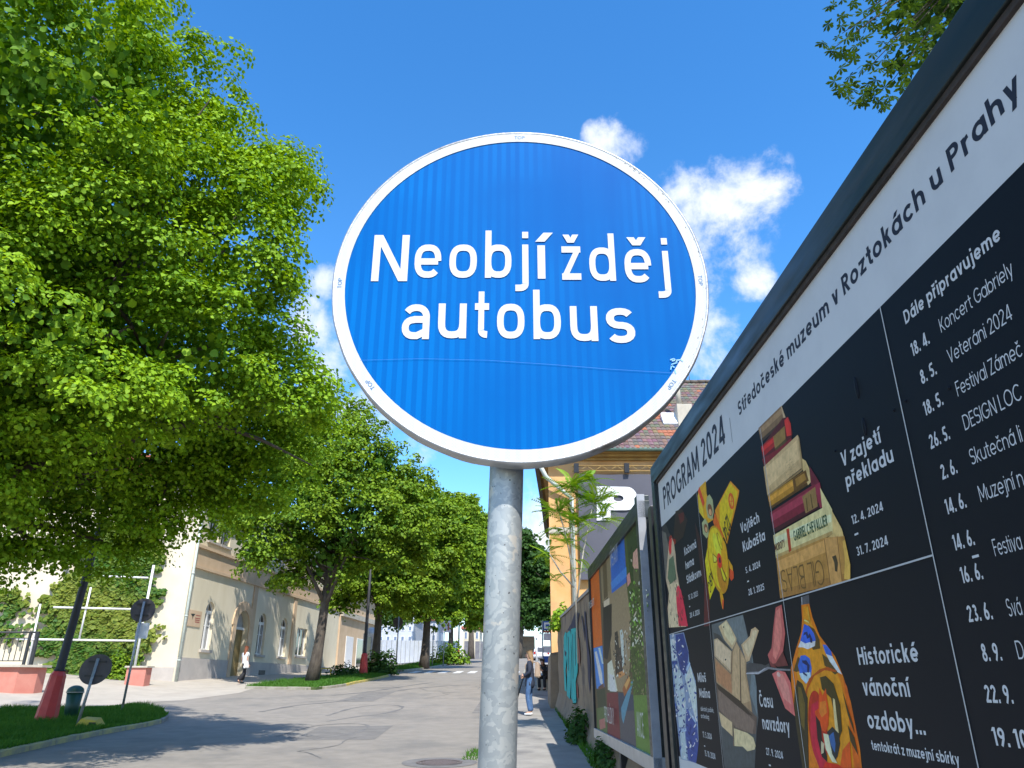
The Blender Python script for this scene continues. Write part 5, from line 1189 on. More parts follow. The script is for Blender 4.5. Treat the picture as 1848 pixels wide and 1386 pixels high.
for i in range(90):
    x = random.uniform(150, 232); y = random.uniform(680, 930); s_ = random.uniform(2, 6); S.append((random.choice(['1a1814', 'c8c0b0', '4a4238', '8c7a60']), zel(zb, x, y, s_ * .5, s_ * 1.6, random.uniform(-20, 20), 6)))
printed('collage', S, p2)
def b2text(t, a, b, cap, w=.1):
    pa = BP(a[0], a[1]); pb = BP(b[0], b[1]); ln = (bu(pb) - bu(pa)); mb = MB()
    lettering(mb, t, pa, Br, UP, Bn, cap, w, fit=ln, off=.07 - .02, col=(.6, .6, .6)); 
    for i, v in enumerate(mb.v): mb.v[i] = tuple(Vector(v) - Bn * .005)
    return part('lettering', mb, M['print'], p2)
b2text('VÝSTAVY', (1107.5, 1026), (1122, 1017), .22); b2text('PROHLÍDKY', (1097, 1302), (1115, 1310), .20); b2text('AKCE', (1158, 1328), (1171, 1336), .24)
b2text('museum', (1067.5, 1100), (1077.5, 1095), .16)
# old graffiti wall
wl = thing('concrete_wall', (1.45, 18, G(1.4, 18)), 'old brown concrete wall with teal graffiti beyond the billboards', 'wall')
def XW(Y): return 1.41 + BK * (Y - 6.9)
def wall_z(Y): return CH + 1.62 + (Y - 13) * .017
nY = 44; nZ = 14; vs = []; fs = []
Ys = [-1 + (24.2 + 1) * i / nY for i in range(nY + 1)]
rw = random.Random(3)
for Y in Ys:
    for j in range(nZ + 1):
        z = G(1.4, Y) - .2 + (wall_z(max(Y, 13)) - .001 - (G(1.4, Y) - .2)) * j / nZ
        vs.append((XW(Y) + .16 - .02 * rw.random() - (.12 if j <= 2 else (.05 if j == 3 else 0)), Y, z + (0 if j < nZ else rw.uniform(-.03, .02))))
for i in range(nY):
    for j in range(nZ): a = i * (nZ + 1) + j; fs.append((a, a + 1, a + nZ + 2, a + nZ + 1))
m_ = MB(); m_.add(vs, fs); part('face', m_, M['conc_wall'], wl)
m_ = MB(); vs = []
for Y in Ys: 
    z = wall_z(max(Y, 13)); vs += [(XW(Y) + .13, Y, z), (XW(Y) + .42, Y, z), (XW(Y) + .13, Y, z + .07), (XW(Y) + .42, Y, z + .07)]
fs = []
for i in range(nY): a = i * 4; fs += [(a + 2, a + 6, a + 7, a + 3), (a, a + 4, a + 6, a + 2), (a + 3, a + 7, a + 5, a + 1)]
m_.add(vs, fs); part('coping', m_, M['plinth'], wl)
m_ = MB(); m_.box((XW(-1) + .25, -1, 0), (XW(-1) + .5, 24.2, CH + 1.6)); part('core', m_, M['conc_wall'], wl)
def WP(px, py, off=0.): return PP(px, py, Vector((XW(13) + .135, 13, 0)) + Bn * off, Bn)
def blobs_on_wall(name, c, polys, off):
    mb = MB()
    for k, pts in enumerate(polys): mb.add([WP(x, y, off + k * .0006) for x, y in pts], [tuple(range(len(pts)))])
    return part(name, mb, M[c], wl)
zg = Z(920, 1060, 4.25)
blobs_on_wall('graffiti_outline', 'graf_dark', [zg(440, 330, 470, 280, 500, 190, 530, 200, 520, 300, 530, 420, 470, 340), zg(570, 180, 580, 190, 600, 420, 620, 600, 615, 820, 600, 700, 592, 500, 575, 320), zg(548, 220, 556, 220, 580, 400, 575, 420, 560, 300), zg(410, 440, 425, 430, 432, 560, 420, 560)], .004)  # dark outline paint of the graffiti
blobs_on_wall('graffiti', 'teal', [zg(414, 380, 425, 340, 434, 350, 440, 520, 428, 640, 436, 800, 420, 790, 412, 600), zg(438, 350, 462, 330, 470, 370, 470, 700, 462, 860, 438, 830, 440, 600), zg(468, 320, 505, 310, 515, 360, 520, 480, 520, 650, 505, 720, 510, 880, 492, 900, 470, 840, 474, 500)], .009)
blobs_on_wall('graffiti_line', 'graf_dark', [zg(448, 380, 451, 380, 452, 640, 449, 640), zg(480, 360, 483, 360, 487, 700, 484, 700), zg(500, 340, 503, 340, 505, 600, 502, 600), zg(420, 480, 434, 500, 430, 530, 422, 520)], .014)
blobs_on_wall('graffiti_red', 'graf_red', [zg(524, 390, 529, 390, 540, 540, 532, 620, 526, 540), zg(510, 720, 520, 760, 526, 860, 516, 840)], .012)
# rough pier at the wall's far end
pr = thing('concrete_pier', (1.35, 24.9, G(1.3, 25)), 'dark weathered concrete pier at the far end of the graffiti wall', 'wall')
mb = MB(); zz1 = P(1004, 1180, 25).z; gz = G(1.3, 25)
mb.add([(1.16, 24.25, gz - .1), (1.9, 24.25, gz - .1), (1.9, 26.6, gz - .1), (1.18, 26.6, gz - .1), (1.2, 24.3, zz1), (1.9, 24.3, zz1 + .1), (1.9, 26.6, zz1), (1.22, 26.6, zz1 - .1)], [(0, 1, 5, 4), (1, 2, 6, 5), (2, 3, 7, 6), (3, 0, 4, 7), (4, 5, 6, 7)])
part('body', mb, M['conc_wall'], pr)

# ochre house with banner
oh = thing('ochre_house', (3, 27.2, G(2, 27)), 'ochre house with brown tiled roof and dark banner behind the billboards', 'house')
HY = 27.0; hx0 = P(994, 1100, HY).x; zc0 = P(1150, 832, HY).z; hx1 = 16.
sidek = .074
mb = MB(); g0 = G(2, 27) - .5
mb.add([(hx0, HY, g0), (hx1, HY, g0), (hx1 + 1.2, HY + 16, g0), (hx0 + sidek * 16, HY + 16, g0), (hx0, HY, zc0), (hx1, HY, zc0), (hx1 + 1.2, HY + 16, zc0), (hx0 + sidek * 16, HY + 16, zc0)], [(0, 1, 5, 4), (1, 2, 6, 5), (2, 3, 7, 6), (3, 0, 4, 7), (4, 5, 6, 7)])
part('wall', mb, M['orange_wall'], oh)
ze = P(1150, 812, HY - .5).z
M['cornice'] = mat('ochre_cornice', (.44, .28, .09), (.30, .19, .07), 2, .85)
for k, (a, b, o) in enumerate(((zc0, zc0 + (ze - zc0) * .35, .12), (zc0 + (ze - zc0) * .35 + .002, zc0 + (ze - zc0) * .7, .28), (zc0 + (ze - zc0) * .7 + .002, ze - .02, .48))):
    mb = MB(); mb.add([(hx0 - o, HY - o, a), (hx1, HY - o, a), (hx1 + 1.2, HY + 16, a), (hx0 - o + sidek * 16, HY + 16, a), (hx0 - o, HY - o, b), (hx1, HY - o, b), (hx1 + 1.2, HY + 16, b), (hx0 - o + sidek * 16, HY + 16, b)], [(0, 1, 5, 4), (1, 2, 6, 5), (2, 3, 7, 6), (3, 0, 4, 7), (3, 2, 1, 0), (4, 5, 6, 7)])
    part('cornice', mb, M['cornice'] if k < 2 else M['cornice'], oh)
mb = MB(); mb.box((hx0 - .02, HY - .05, P(1000, 958, HY).z - .1), (P(1045, 958, HY).x, HY - .003, P(1000, 955, HY).z + .06)); part('string_course', mb, M['stone'], oh)
mb = MB(); mb.tube([(hx0 - .62, HY - .6, ze), (hx1, HY - .6, ze)], .075, 10); part('gutter', mb, M['gutter'], oh)
ovx = hx0 - .55
mb = MB(); mb.add([(ovx - .06, HY - .55, ze - .12), (ovx + .12, HY - .55, ze - .25), (ovx + .12 + sidek * 17, HY + 16.5, ze - .25), (ovx - .06 + sidek * 17, HY + 16.5, ze - .12), (ovx - .06, HY - .55, ze + .08), (ovx - .06 + sidek * 17, HY + 16.5, ze + .08)], [(0, 3, 5, 4), (0, 1, 2, 3)]); part('eaves_board', mb, M['dark_wood'], oh)
# tiled roof: hipped; rows of separate tiles on the slope that faces the street corner
RA = math.radians(43)
ridge_z = P(1250, 690, HY + 5.).z; 
e_y = HY - .62; e_z = ze + .02
slope_h = 5.3; slope_r = (P(1250, 690, e_y + slope_h).z - e_z)
sl_v = Vector((0, slope_h, slope_r)); sl_len = sl_v.length; sl_u = sl_v.normalized(); sl_n = Vector((0, -sl_u.z, sl_u.y))
ridge_x0 = P(1236, 700, e_y + slope_h).x
mb = MB()
A = Vector((ovx, e_y, e_z)); Bq = Vector((hx1, e_y, e_z)); Cq = Vector((hx1, e_y + slope_h, e_z + slope_r)); D = Vector((ridge_x0, e_y + slope_h, e_z + slope_r)); E_ = Vector((ovx + 1.1, HY + 16, e_z)); F_ = Vector((ridge_x0 + .5, HY + 11, e_z + slope_r))
mb.add([v - sl_n * .05 for v in (A, Bq, Cq, D, E_, F_)], [(0, 1, 2, 3), (4, 0, 3, 5), (3, 2, 5)], 0, (.5, .4, .34)); part('roof_deck', mb, M['roof'], oh)
tile_rng = random.Random(4); tiles = []
rows = int(sl_len / .28); tw = .19
for i in range(rows):
    v0 = i * .28; t = v0 / sl_len; xl = A.x + (D.x - A.x) * t; n_t = int((min(hx1, 11.5) - xl) / tw)
    for j in range(n_t):
        x = xl + j * tw + (tw / 2 if i % 2 else 0)
        px = x; fw = 1
        orange = (math.sin(px * 1.9 + i * .55) * math.sin(i * .35 + .8) > .45 and 3 < i < 13 and px < 7.2) or tile_rng.random() < .02
        c = (2.1, .95, .62) if orange else tuple(v * tile_rng.uniform(.75, 1.3) for v in (.95, .9, .92))
        tiles.append((x, v0, c))
mb = MB()
M['roof2'] = mat('clay_tiles', (.15, .105, .085), (.75, .75, .75), 9, .9, attr='Col', bump=.2)
for x, v0, c in tiles:
    dz_ = tile_rng.uniform(-.004, .006)
    a0 = Vector((x, e_y, e_z)) + sl_u * (v0 - .04) + sl_n * (.035 + dz_); a1 = a0 + sl_u * .31 - sl_n * .022
    vs = []
    for k, lift in ((0, 0), (.5, .022), (1, 0)): vs += [a0 + Vector((k * tw * .96, 0, 0)) + sl_n * lift, a1 + Vector((k * tw * .96, 0, 0)) + sl_n * lift]
    vs += [a0 - sl_n * .02, a0 + Vector((tw * .96, 0, 0)) - sl_n * .02]
    col = tuple(q * w_ for q, w_ in zip(c, (.17, .135, .11)))
    mb.add(vs, [(0, 2, 3, 1), (2, 4, 5, 3), (6, 7, 4, 2), (6, 2, 0)], 0, col)
rt = mb.build('roof_tiles', M['roof2'], oh); rt['kind'] = 'stuff'
mb = MB()
for k in range(16): 
    a = D + Vector((k * .36 - .1, 0, .03)); mb.tube([a, a + Vector((.38, 0, tile_rng.uniform(0, .03)))], [.1, .085], 8)
for k in range(18):
    a = A.lerp(D, k / 18) + sl_n * .05; b = A.lerp(D, (k + 1.05) / 18) + sl_n * .06; mb.tube([a, b], [.1, .085], 8)
mb.c = [(.14, .12, .1)] * len(mb.f); part('ridge_tiles', mb, M['roof2'], oh)
def roofpt(px, py): return PP(px, py, A, sl_n)
c_ = roofpt(1232, 768); mb = MB(); mb.box((c_.x - .18, c_.y - .1, c_.z - .5), (c_.x + .42, c_.y + .6, c_.z + .9)); ch_ = part('chimney', mb, M['stone'], oh)
mb = MB(); mb.tube([(c_.x - .02, c_.y + .2, c_.z + .9), (c_.x - .05, c_.y + .2, c_.z + 2.3)], .11, 10); part('flue', mb, M['stone'], ch_)
s_ = roofpt(1212, 768); mb = MB()
for a, b, c2 in ((-.32, .32, 0),): mb.add([s_ + Vector((a, 0, 0)) + sl_n * .1, s_ + Vector((b, 0, 0)) + sl_n * .1, s_ + Vector((b, 0, 0)) + sl_u * .75 + sl_n * .25, s_ + Vector((a, 0, 0)) + sl_u * .75 + sl_n * .25, s_ + Vector((a, 0, 0)), s_ + Vector((b, 0, 0)), s_ + Vector((b, 0, 0)) + sl_u * .75, s_ + Vector((a, 0, 0)) + sl_u * .75], [(0, 1, 2, 3), (4, 5, 1, 0), (5, 6, 2, 1), (7, 4, 0, 3)])
sk = part('skylight', mb, M['white_paint'], oh)
mb = MB()
t0 = Vector((ridge_x0 + .25, e_y + slope_h, e_z + slope_r)); mb.tube([t0, t0 + Vector((0, 0, 1.4))], .02, 6); mb.tube([t0 + Vector((-.15, 0, 1.1)), t0 + Vector((.15, 0, 1.15))], .012, 5); part('aerial', mb, M['galv_post'], oh)
dpx = P(1034, 1000, HY).x; mb = MB(); mb.tube([(hx0 - .45, HY - .5, ze - .35), (hx0 - .1, HY - .35, ze - 1.0), (dpx, HY - .12, ze - 1.75), (dpx, HY - .12, CH)], .085, 10)
part('drainpipe', mb, M['downpipe'], oh)
# banner and its truss
bn = thing('banner', (6, HY - .2, CH + 4), 'dark grey fabric banner with a large white letter P hung on the ochre house', 'banner')
bx0 = P(1047, 1000, HY - .25).x; bz1 = P(1100, 856, HY - .25).z; bz0 = P(1100, 1046, HY - .25).z
mb = MB(); nb = 24; vs = []
for i in range(nb + 1):
    x = bx0 + (12 - bx0) * i / nb
    for j in range(5):
        z = bz0 + (bz1 - bz0) * j / 4; vs.append((x, HY - .25 + .02 * math.sin(i * 1.3 + j), z))
mb.add(vs, [(i * 5 + j, (i + 1) * 5 + j, (i + 1) * 5 + j + 1, i * 5 + j + 1) for i in range(nb) for j in range(4)], 0, None, True); part('fabric', mb, M['banner'], bn)
tz = P(1100, 848, HY - .25).z
tr_ = MB()
for z in (tz - .06, tz + .14): tr_.tube([(bx0 - .2, HY - .3, z), (12, HY - .3, z)], .025, 6)
x = bx0 - .2; s_ = 0
while x < 11.8: tr_.tube([(x, HY - .3, tz - .06 if s_ else tz + .14), (x + .28, HY - .3, tz + .14 if s_ else tz - .06)], .014, 5); x += .28; s_ = 1 - s_
part('truss', tr_, M['cornice'], bn)
for px in (1040, 1131): 
    q = P(px, 846, HY - .35); mb = MB(); mb.box((q.x - .09, HY - .42, q.z - .16), (q.x + .09, HY - .3, q.z + .2)); part('clamp', mb, M['black'], bn)
zP = Z(960, 660, 4.62); n = 14
outP = zP(540, 1005, 790, 1010) + zP(*[q for k in range(n + 1) for q in (790 + 88 * math.sin(math.pi * k / n), 1107 - 97 * math.cos(math.pi * k / n))]) + zP(655, 1205, 655, 1290, 540, 1290)
inP = zP(*[q for k in range(20) for q in (722 + 42 * math.cos(2 * math.pi * k / 20), 1105 + 26 * math.sin(2 * math.pi * k / 20))])
lpP = [[P(x, y, HY - .3) for x, y in lp] for lp in (outP, inP)]
triP = tessellate_polygon(lpP); mb = MB(); mb.add([v for lp in lpP for v in lp], [tuple(t) for t in triP]); part('letter', mb, M['banner_white'], bn)

# bus stop, people, car
st = P(988, 1213, 36); 
bs = thing('bus_stop_sign', (st.x, st.y, G(st.x, st.y) + .1), 'bus stop post with blue-bordered plate and timetable board by the ochre house', 'bus stop sign')
def at36(px, py): return P(px, py, 36)
def plate(px0, px1, py0, py1, out, m, name, root, thick=.03):
    a = at36(px0, py1); b = at36(px1, py0); mb = MB(); mb.box((a.x, 36 - out - thick, a.z), (b.x, 36 - out, b.z)); return part(name, mb, m, root)
mb = MB(); mb.tube([(st.x - .2, 36, G(st.x, 36)), (st.x - .2, 36, at36(980, 1120).z)], .035, 8); part('post', mb, M['galv_post'], bs)
mb = MB(); mb.tube([(st.x + .18, 36, G(st.x, 36)), (st.x + .18, 36, at36(980, 1120).z)], .035, 8); part('post', mb, M['galv_post'], bs)
plate(980.5, 994.5, 1121, 1137, .04, M['sign_blue'], 'plate', bs); pw_ = plate(982, 993, 1123.5, 1135, .072, M['white_paint'], 'plate', bs, .005)
plate(984.5, 991, 1127, 1131, .079, M['sign_blue'], 'bus_symbol', bs, .004); plate(984.8, 986, 1131, 1132.2, .079, M['black'], 'wheel', bs, .004); plate(989.5, 990.7, 1131, 1132.2, .079, M['black'], 'wheel', bs, .004)
plate(981, 994, 1138.5, 1142, .04, M['graf_red'], 'red_strip', bs); plate(981, 994, 1143, 1156, .04, M['paper'], 'timetable', bs); plate(981, 994, 1166, 1178, .04, M['paper'], 'timetable', bs); plate(981, 994, 1184, 1196, .04, M['sign_blue'], 'plate', bs)
# white hatchback far up the street
cY = 88.; cx0 = P(963, 1190, cY).x; cg = G(cx0, cY); Wc = 1.8
car = thing('parked_car', (cx0 + Wc / 2, cY, cg), 'white car seen from behind, far up the street behind the bus stop', 'car')
prof = [(-.86, .35), (-.9, .6), (-.9, .95), (-.84, 1.05), (-.68, 1.55), (-.5, 1.66), (.5, 1.66), (.68, 1.55), (.84, 1.05), (.9, .95), (.9, .6), (.86, .35)]
mb = MB(); ox = cx0 + Wc / 2
def ring(y, s, dz): return [(ox + x * s, y, cg + z * 1. + dz) for x, z in prof]
vs = ring(cY + .12, .96, 0) + ring(cY, 1, 0) ; 
vs = [(ox + x, cY + (.0 if z < 1.0 else (z - 1.0) * .45), cg + z) for x, z in prof] + [(ox + x, cY + 4.2 - (0 if z < 1. else (z - 1) * 2.2), cg + z) for x, z in prof]
n = len(prof); mb.add(vs, [tuple(range(n)), tuple(range(2 * n - 1, n - 1, -1))] + [((i + 1) % n, i, n + i, n + (i + 1) % n) for i in range(n)]); cb = part('body', mb, M['car_white'], car)
mb = MB(); mb.add([(ox + x, cY - .02 + (z - 1.0) * .45, cg + z) for x, z in ((-.7, 1.1), (.7, 1.1), (.55, 1.52), (-.55, 1.52))], [(0, 1, 2, 3)]); part('rear_window', mb, M['glass'], car)
for s_ in (-1, 1):
    mb = MB(); mb.box((ox + s_ * .78 - .1, cY - .04, cg + .8), (ox + s_ * .78 + .1, cY + .05, cg + 1.05)); part('tail_lamp', mb, M['lamp_red'], car)
    for yy in (.7, 3.4): mb = MB(); mb.tube([(ox + s_ * .68, cY + yy, cg + .31), (ox + s_ * .88, cY + yy, cg + .31)], .31, 16); part('wheel', mb, M['tyre'], car)
mb = MB(); mb.box((ox - .26, cY - .03, cg + .62), (ox + .26, cY - .001, cg + .74)); part('number_plate', mb, M['white_paint'], car)
mb = MB(); mb.box((ox - .86, cY - .06, cg + .36), (ox + .86, cY + .0, cg + .55)); part('bumper', mb, M['grey_sheet'], car)
q = P(968, 1145, 70); ss = thing('street_sign', (q.x, 70, G(q.x, 70)), 'thin white signpost with a small dark-lettered plate up the street left of the bus stop', 'sign')
mb = MB(); mb.tube([(q.x, 70, G(q.x, 70)), (q.x, 70, P(968, 1134, 70).z)], .09, 8); part('post', mb, M['white_paint'], ss)
mb = MB(); a = P(964, 1152, 70); b = P(972, 1144, 70); mb.box((a.x, 69.8, a.z), (b.x, 69.85, b.z)); part('plate', mb, M['paper'], ss)
q = P(930, 1150, 125); fw_ = thing('garden_wall', (q.x, 125, G(q.x, 125)), 'shaded stone wall under the dark trees at the top of the street', 'wall')
mb = MB(); a = P(905, 1178, 125); b = P(965, 1148, 125); mb.box((a.x, 125, a.z - 1), (b.x, 126, b.z)); part('body', mb, M['conc_wall'], fw_)

# ------------------------------------------------------------------ the round blue sign
SY = 1.215; SX = (938 - 924) / FPX * (SY * 1.132); 
def SPx(px, py): return P(px, py, SY)
sc0 = SPx(938, 541); sc0.x = SPx(939, 541).x
zt_ = SPx(938, 240).z; zb_ = SPx(938, 836).z; RAD = (zt_ - zb_) / 2; sc0.z = (zt_ + zb_) / 2
sx_l = SPx(604, 541).x; sx_r = SPx(1274, 541).x; RX = (sx_r - sx_l) / 2; sc0.x = (sx_l + sx_r) / 2
print('sign radius', RAD, RX, sc0)
RS = (RAD + RX) / 2
def sheetmat(name, base, light, stripes, dark=None):
    m = bpy.data.materials.new(name); m.use_nodes = True; t = m.node_tree; b = t.nodes['Principled BSDF']; n = t.nodes.new; l = t.links.new
    tcn = n('ShaderNodeTexCoord'); mp = n('ShaderNodeMapping'); l(tcn.outputs['Object'], mp.inputs[0]); mp.inputs['Location'].default_value = (-sc0.x, 0, -sc0.z)
    sp = n('ShaderNodeSeparateXYZ'); l(mp.outputs[0], sp.inputs[0])
    def mth(op, a, b_=None, c=False):
        q = n('ShaderNodeMath'); q.operation = op; q.use_clamp = c
        for i, v in enumerate((a, b_)):
            if v is None: continue
            if isinstance(v, (int, float)): q.inputs[i].default_value = v
            else: l(v, q.inputs[i])
        return q.outputs[0]
    # vertical film stripes of uneven strength
    nz = n('ShaderNodeTexNoise'); nz.noise_dimensions = '1D'; nz.inputs['Scale'].default_value = 30; nz.inputs['Detail'].default_value = 2; l(sp.outputs['X'], nz.inputs['W'])
    sw = mth('SINE', mth('MULTIPLY', sp.outputs['X'], 6.2832 / .0185)); sw = mth('MULTIPLY', mth('ADD', mth('MULTIPLY', sw, 6), .5, True), 1.0, True)
    big = n('ShaderNodeTexNoise'); big.inputs['Scale'].default_value = 3.2; big.inputs['Detail'].default_value = 3; l(mp.outputs[0], big.inputs['Vector'])
    amp = n('ShaderNodeMapRange'); l(big.outputs[0], amp.inputs[0]); amp.inputs[1].default_value = .38; amp.inputs[2].default_value = .62
    f = mth('MULTIPLY', mth('MULTIPLY', sw, amp.outputs[0]), stripes); f = mth('ADD', f, mth('MULTIPLY', nz.outputs[0], stripes * .9))
    # diamond lattice of the retroreflective film
    u = mth('ADD', sp.outputs['X'], sp.outputs['Z']); v = mth('SUBTRACT', sp.outputs['X'], sp.outputs['Z'])
    lat = mth('MAXIMUM', mth('SINE', mth('MULTIPLY', u, 1150)), mth('SINE', mth('MULTIPLY', v, 1150)))
    f = mth('ADD', f, mth('MULTIPLY', lat, .10 if not dark else .22)); f = mth('ADD', f, mth('MULTIPLY', big.outputs[0], .25)); f = mth('SUBTRACT', f, .12, True)
    x = n('ShaderNodeMixRGB'); l(f, x.inputs[0]); x.inputs[1].default_value = (*base, 1); x.inputs[2].default_value = (*light, 1)
    l(x.outputs[0], b.inputs['Base Color']); b.inputs['Roughness'].default_value = .5; b.inputs['Specular IOR Level'].default_value = .04
    return m
M['film_blue'] = sheetmat('blue_reflective_film', (.0, .085, .33), (.0, .165, .50), .34)
M['film_white'] = sheetmat('white_reflective_film', (.46, .48, .49), (.62, .63, .61), .40, True)
M['film_letter'] = sheetmat('letter_film', (.53, .55, .58), (.62, .64, .65), .25, True)
M['sign_rim'] = mat('sign_rim_metal', (.46, .47, .48), (.34, .345, .35), 18, .42, metal=.55, c3=(.16, .13, .11), s3=7, m3=(.6, .72), bump=.15)
M['top_ink'] = mat('blue_ink', (.005, .13, .34), rough=.5)
ts = thing('traffic_sign', (sc0.x - .025, 1.29, G(0, 1.29)), 'round blue sign reading Neobjíždějte-style bus instruction on a galvanised pole in the foreground', 'traffic sign')
ts['label'] = 'large round blue sign with white lettering on a galvanised pole in the foreground'
nS = 128; Sn = Vector((0, -1, 0)); Sr = Vector((1, 0, 0))
def sring(r0, r1, y, n=nS):
    vs = []
    for r in (r0, r1):
        for k in range(n): t = 2 * math.pi * k / n; vs.append((sc0.x + r * math.cos(t), y, sc0.z + r * math.sin(t)))
    return vs, [(k, (k + 1) % n, n + (k + 1) % n, n + k) for k in range(n)]
RI = RS * (1254 - 622) / (1274 - 603)
mb = MB(); nr = 24; vs = [(sc0.x, SY, sc0.z)]; fs = []
for i in range(1, nr + 1):
    r = (RI + .002) * i / nr
    for k in range(nS):
        t = 2 * math.pi * k / nS; x = r * math.cos(t); z = r * math.sin(t)
        dent = .0005 * math.sin(x * 9 + 1) * math.sin(z * 8 + .4) * (1 - i / nr) + .0006 * math.exp(-((x - .05) ** 2 + (z - .17) ** 2) / .004) * (1 - i / nr) ** .5
        vs.append((sc0.x + x, SY + dent, sc0.z + z))
for k in range(nS): fs.append((0, 1 + k, 1 + (k + 1) % nS))
for i in range(nr - 1):
    for k in range(nS): a = 1 + i * nS; fs.append((a + k, a + nS + k, a + nS + (k + 1) % nS, a + (k + 1) % nS))
mb.add(vs, fs, 0, None, True); face = part('face', mb, M['film_blue'], ts)
mb = MB(); vs, fs = sring(RI, RS, SY - .0014); mb.add(vs, fs); part('border', mb, M['film_white'], face)
mb = MB(); profl = [(RS - .001, -.0012), (RS + .0015, -.0030), (RS + .004, -.002), (RS + .0055, .006), (RS + .0055, .030), (RS + .001, .036), (RS - .012, .036), (RS - .012, .033)]
vs = [];
for r, y in profl:
    for k in range(nS): 
        t = 2 * math.pi * k / nS; wob = .0006 * math.sin(t * 23) * (1 if y > 0 else .3); vs.append((sc0.x + (r + wob) * math.cos(t), SY + y, sc0.z + (r + wob) * math.sin(t)))
fs = []
for i in range(len(profl) - 1):
    for k in range(nS): fs.append((i * nS + k, i * nS + (k + 1) % nS, (i + 1) * nS + (k + 1) % nS, (i + 1) * nS + k))
mb.add(vs, fs, 0, None, True); part('rim', mb, M['sign_rim'], ts)
mb = MB(); nb = nS; vs = [(sc0.x + (RS - .004) * math.cos(2 * math.pi * k / nb), SY + .012, sc0.z + (RS - .004) * math.sin(2 * math.pi * k / nb)) for k in range(nb)]; mb.add(vs, [tuple(range(nb))[::-1]]); part('back_plate', mb, M['alu'], ts)
# lettering, each letter set where it stands
for row, base_y, top_y, items in ((1, 505.7, 422., [('N', 669.5, 734.8, 508, 423), ('e', 746.7, 795.2, 502, 0), ('o', 810, 860, 502, 0), ('b', 875, 923, 502, 420), ('j', 930, 954, 502, 0), ('í', 970.5, 984, 503.5, 0), ('ž', 1010, 1054, 505.5, 0), ('d', 1064.8, 1112, 507.5, 422), ('ě', 1129, 1177.6, 510.5, 0), ('j', 1187, 1210.5, 514, 0)]),
                                 (2, 611.4, 525., [('a', 724, 774, 612.5, 0), ('u', 789.5, 841, 611, 0), ('t', 856, 882, 610.5, 0), ('o', 896.7, 946.7, 611.5, 0), ('b', 963, 1013, 612.5, 525), ('u', 1030, 1080, 616, 0), ('s', 1095.7, 1147.6, 619.5, 0)])):
    cap = SPx(900, top_y).z - SPx(900, base_y).z
    if row == 1: cap = SPx(700, 424).z - SPx(700, 507).z
    wst = .0139 / cap
    for ch, x0, x1, yb, yt in items:
        mb = MB(); a = SPx(x0, yb); b = SPx(x1, yb); 
        S, W = glyph(ch, wst, True)
        if ch in 'j': W = W + .0
        xs = [q[0] for st_ in S for q in (st_[1] if st_[0] == 's' else [st_[1], st_[2]])]
        minx = min(xs) - (wst / 2 if ch not in 'j' else 0); maxx = max(xs) + wst / 2
        if ch == 'N': minx, maxx = 0, W
        if ch == 'í': minx, maxx = 0, W; b = SPx(x0 + 14, yb)
        if ch == 't': minx, maxx = 0, .34
        k = (b.x - a.x) / ((maxx - minx) * cap)
        lettering(mb, ch, a - Sr * minx * cap * k, Sr, UP, Sn, cap, wst, xs=k, din=True, off=.0014, dz=.00006)
        part('letter', mb, M['film_letter'], face)
# small TOP marks round the border
for ang in (90, 180.5, 0.5, -38, -142):
    t = R(ang); rm = (RI + RS) / 2; c = Vector((sc0.x + rm * math.cos(t), SY, sc0.z + rm * math.sin(t)))
    rr_ = Vector((math.sin(t), 0, -math.cos(t))); uu = Vector((math.cos(t), 0, math.sin(t))); cap = .0075; wd_ = .0215
    mb = MB(); lettering(mb, 'TOP', c - rr_ * wd_ / 2 - uu * cap / 2, rr_, uu, Sn, cap, .13, fit=wd_, off=.0018, dz=.00002); part('lettering', mb, M['top_ink'], face)
# scratches and scuffs
M['scuff'] = mat('scuffed_film', (.12, .40, .68), (.3, .5, .7), 40, .5)
mb = MB()
def scratch(pts, wd, off=.0022):
    ps = [SPx(*p) for p in pts]
    for i in range(len(ps) - 1):
        a, b = ps[i], ps[i + 1]; d = (b - a).normalized(); nn = Vector((-d.z, 0, d.x)) * wd
        mb.add([a + nn + Sn * off, b + nn + Sn * off, b - nn + Sn * off, a - nn + Sn * off], [(0, 1, 2, 3)])
M['faint'] = mat('hairline_scratch', (.01, .17, .48), (.0, .12, .42), 60, .5)
scratch([(650, 651), (760, 648), (880, 651), (1000, 659), (1100, 667), (1215, 674)], .00028); part('scratch', mb, M['faint'], face)
mb = MB()
for pts in ([(1209, 650), (1216, 648), (1222, 655), (1212, 658), (1210, 668)], [(1212, 652), (1228, 650), (1232, 653)], [(1211, 660), (1217, 664)], [(1217, 668), (1219, 675)]): scratch(pts, .0011)
part('scuff', mb, M['scuff'], face)
mb = MB(); 
for k in range(26):
    a = R(random.uniform(-30, 60)); r = RS - random.uniform(.001, .006); x, z = sc0.x + r * math.cos(a), sc0.z + r * math.sin(a); s_ = random.uniform(.0006, .002); tt = Vector((-math.sin(a), 0, math.cos(a))); oo = Vector((math.cos(a), 0, math.sin(a)))
    c = Vector((x, SY - .0016, z)); mb.add([c - tt * s_ * 2, c + oo * s_ * .4, c + tt * s_ * 2, c - oo * s_ * .4], [(0, 1, 2, 3)])
part('scuff', mb, M['frame_lip'], face)
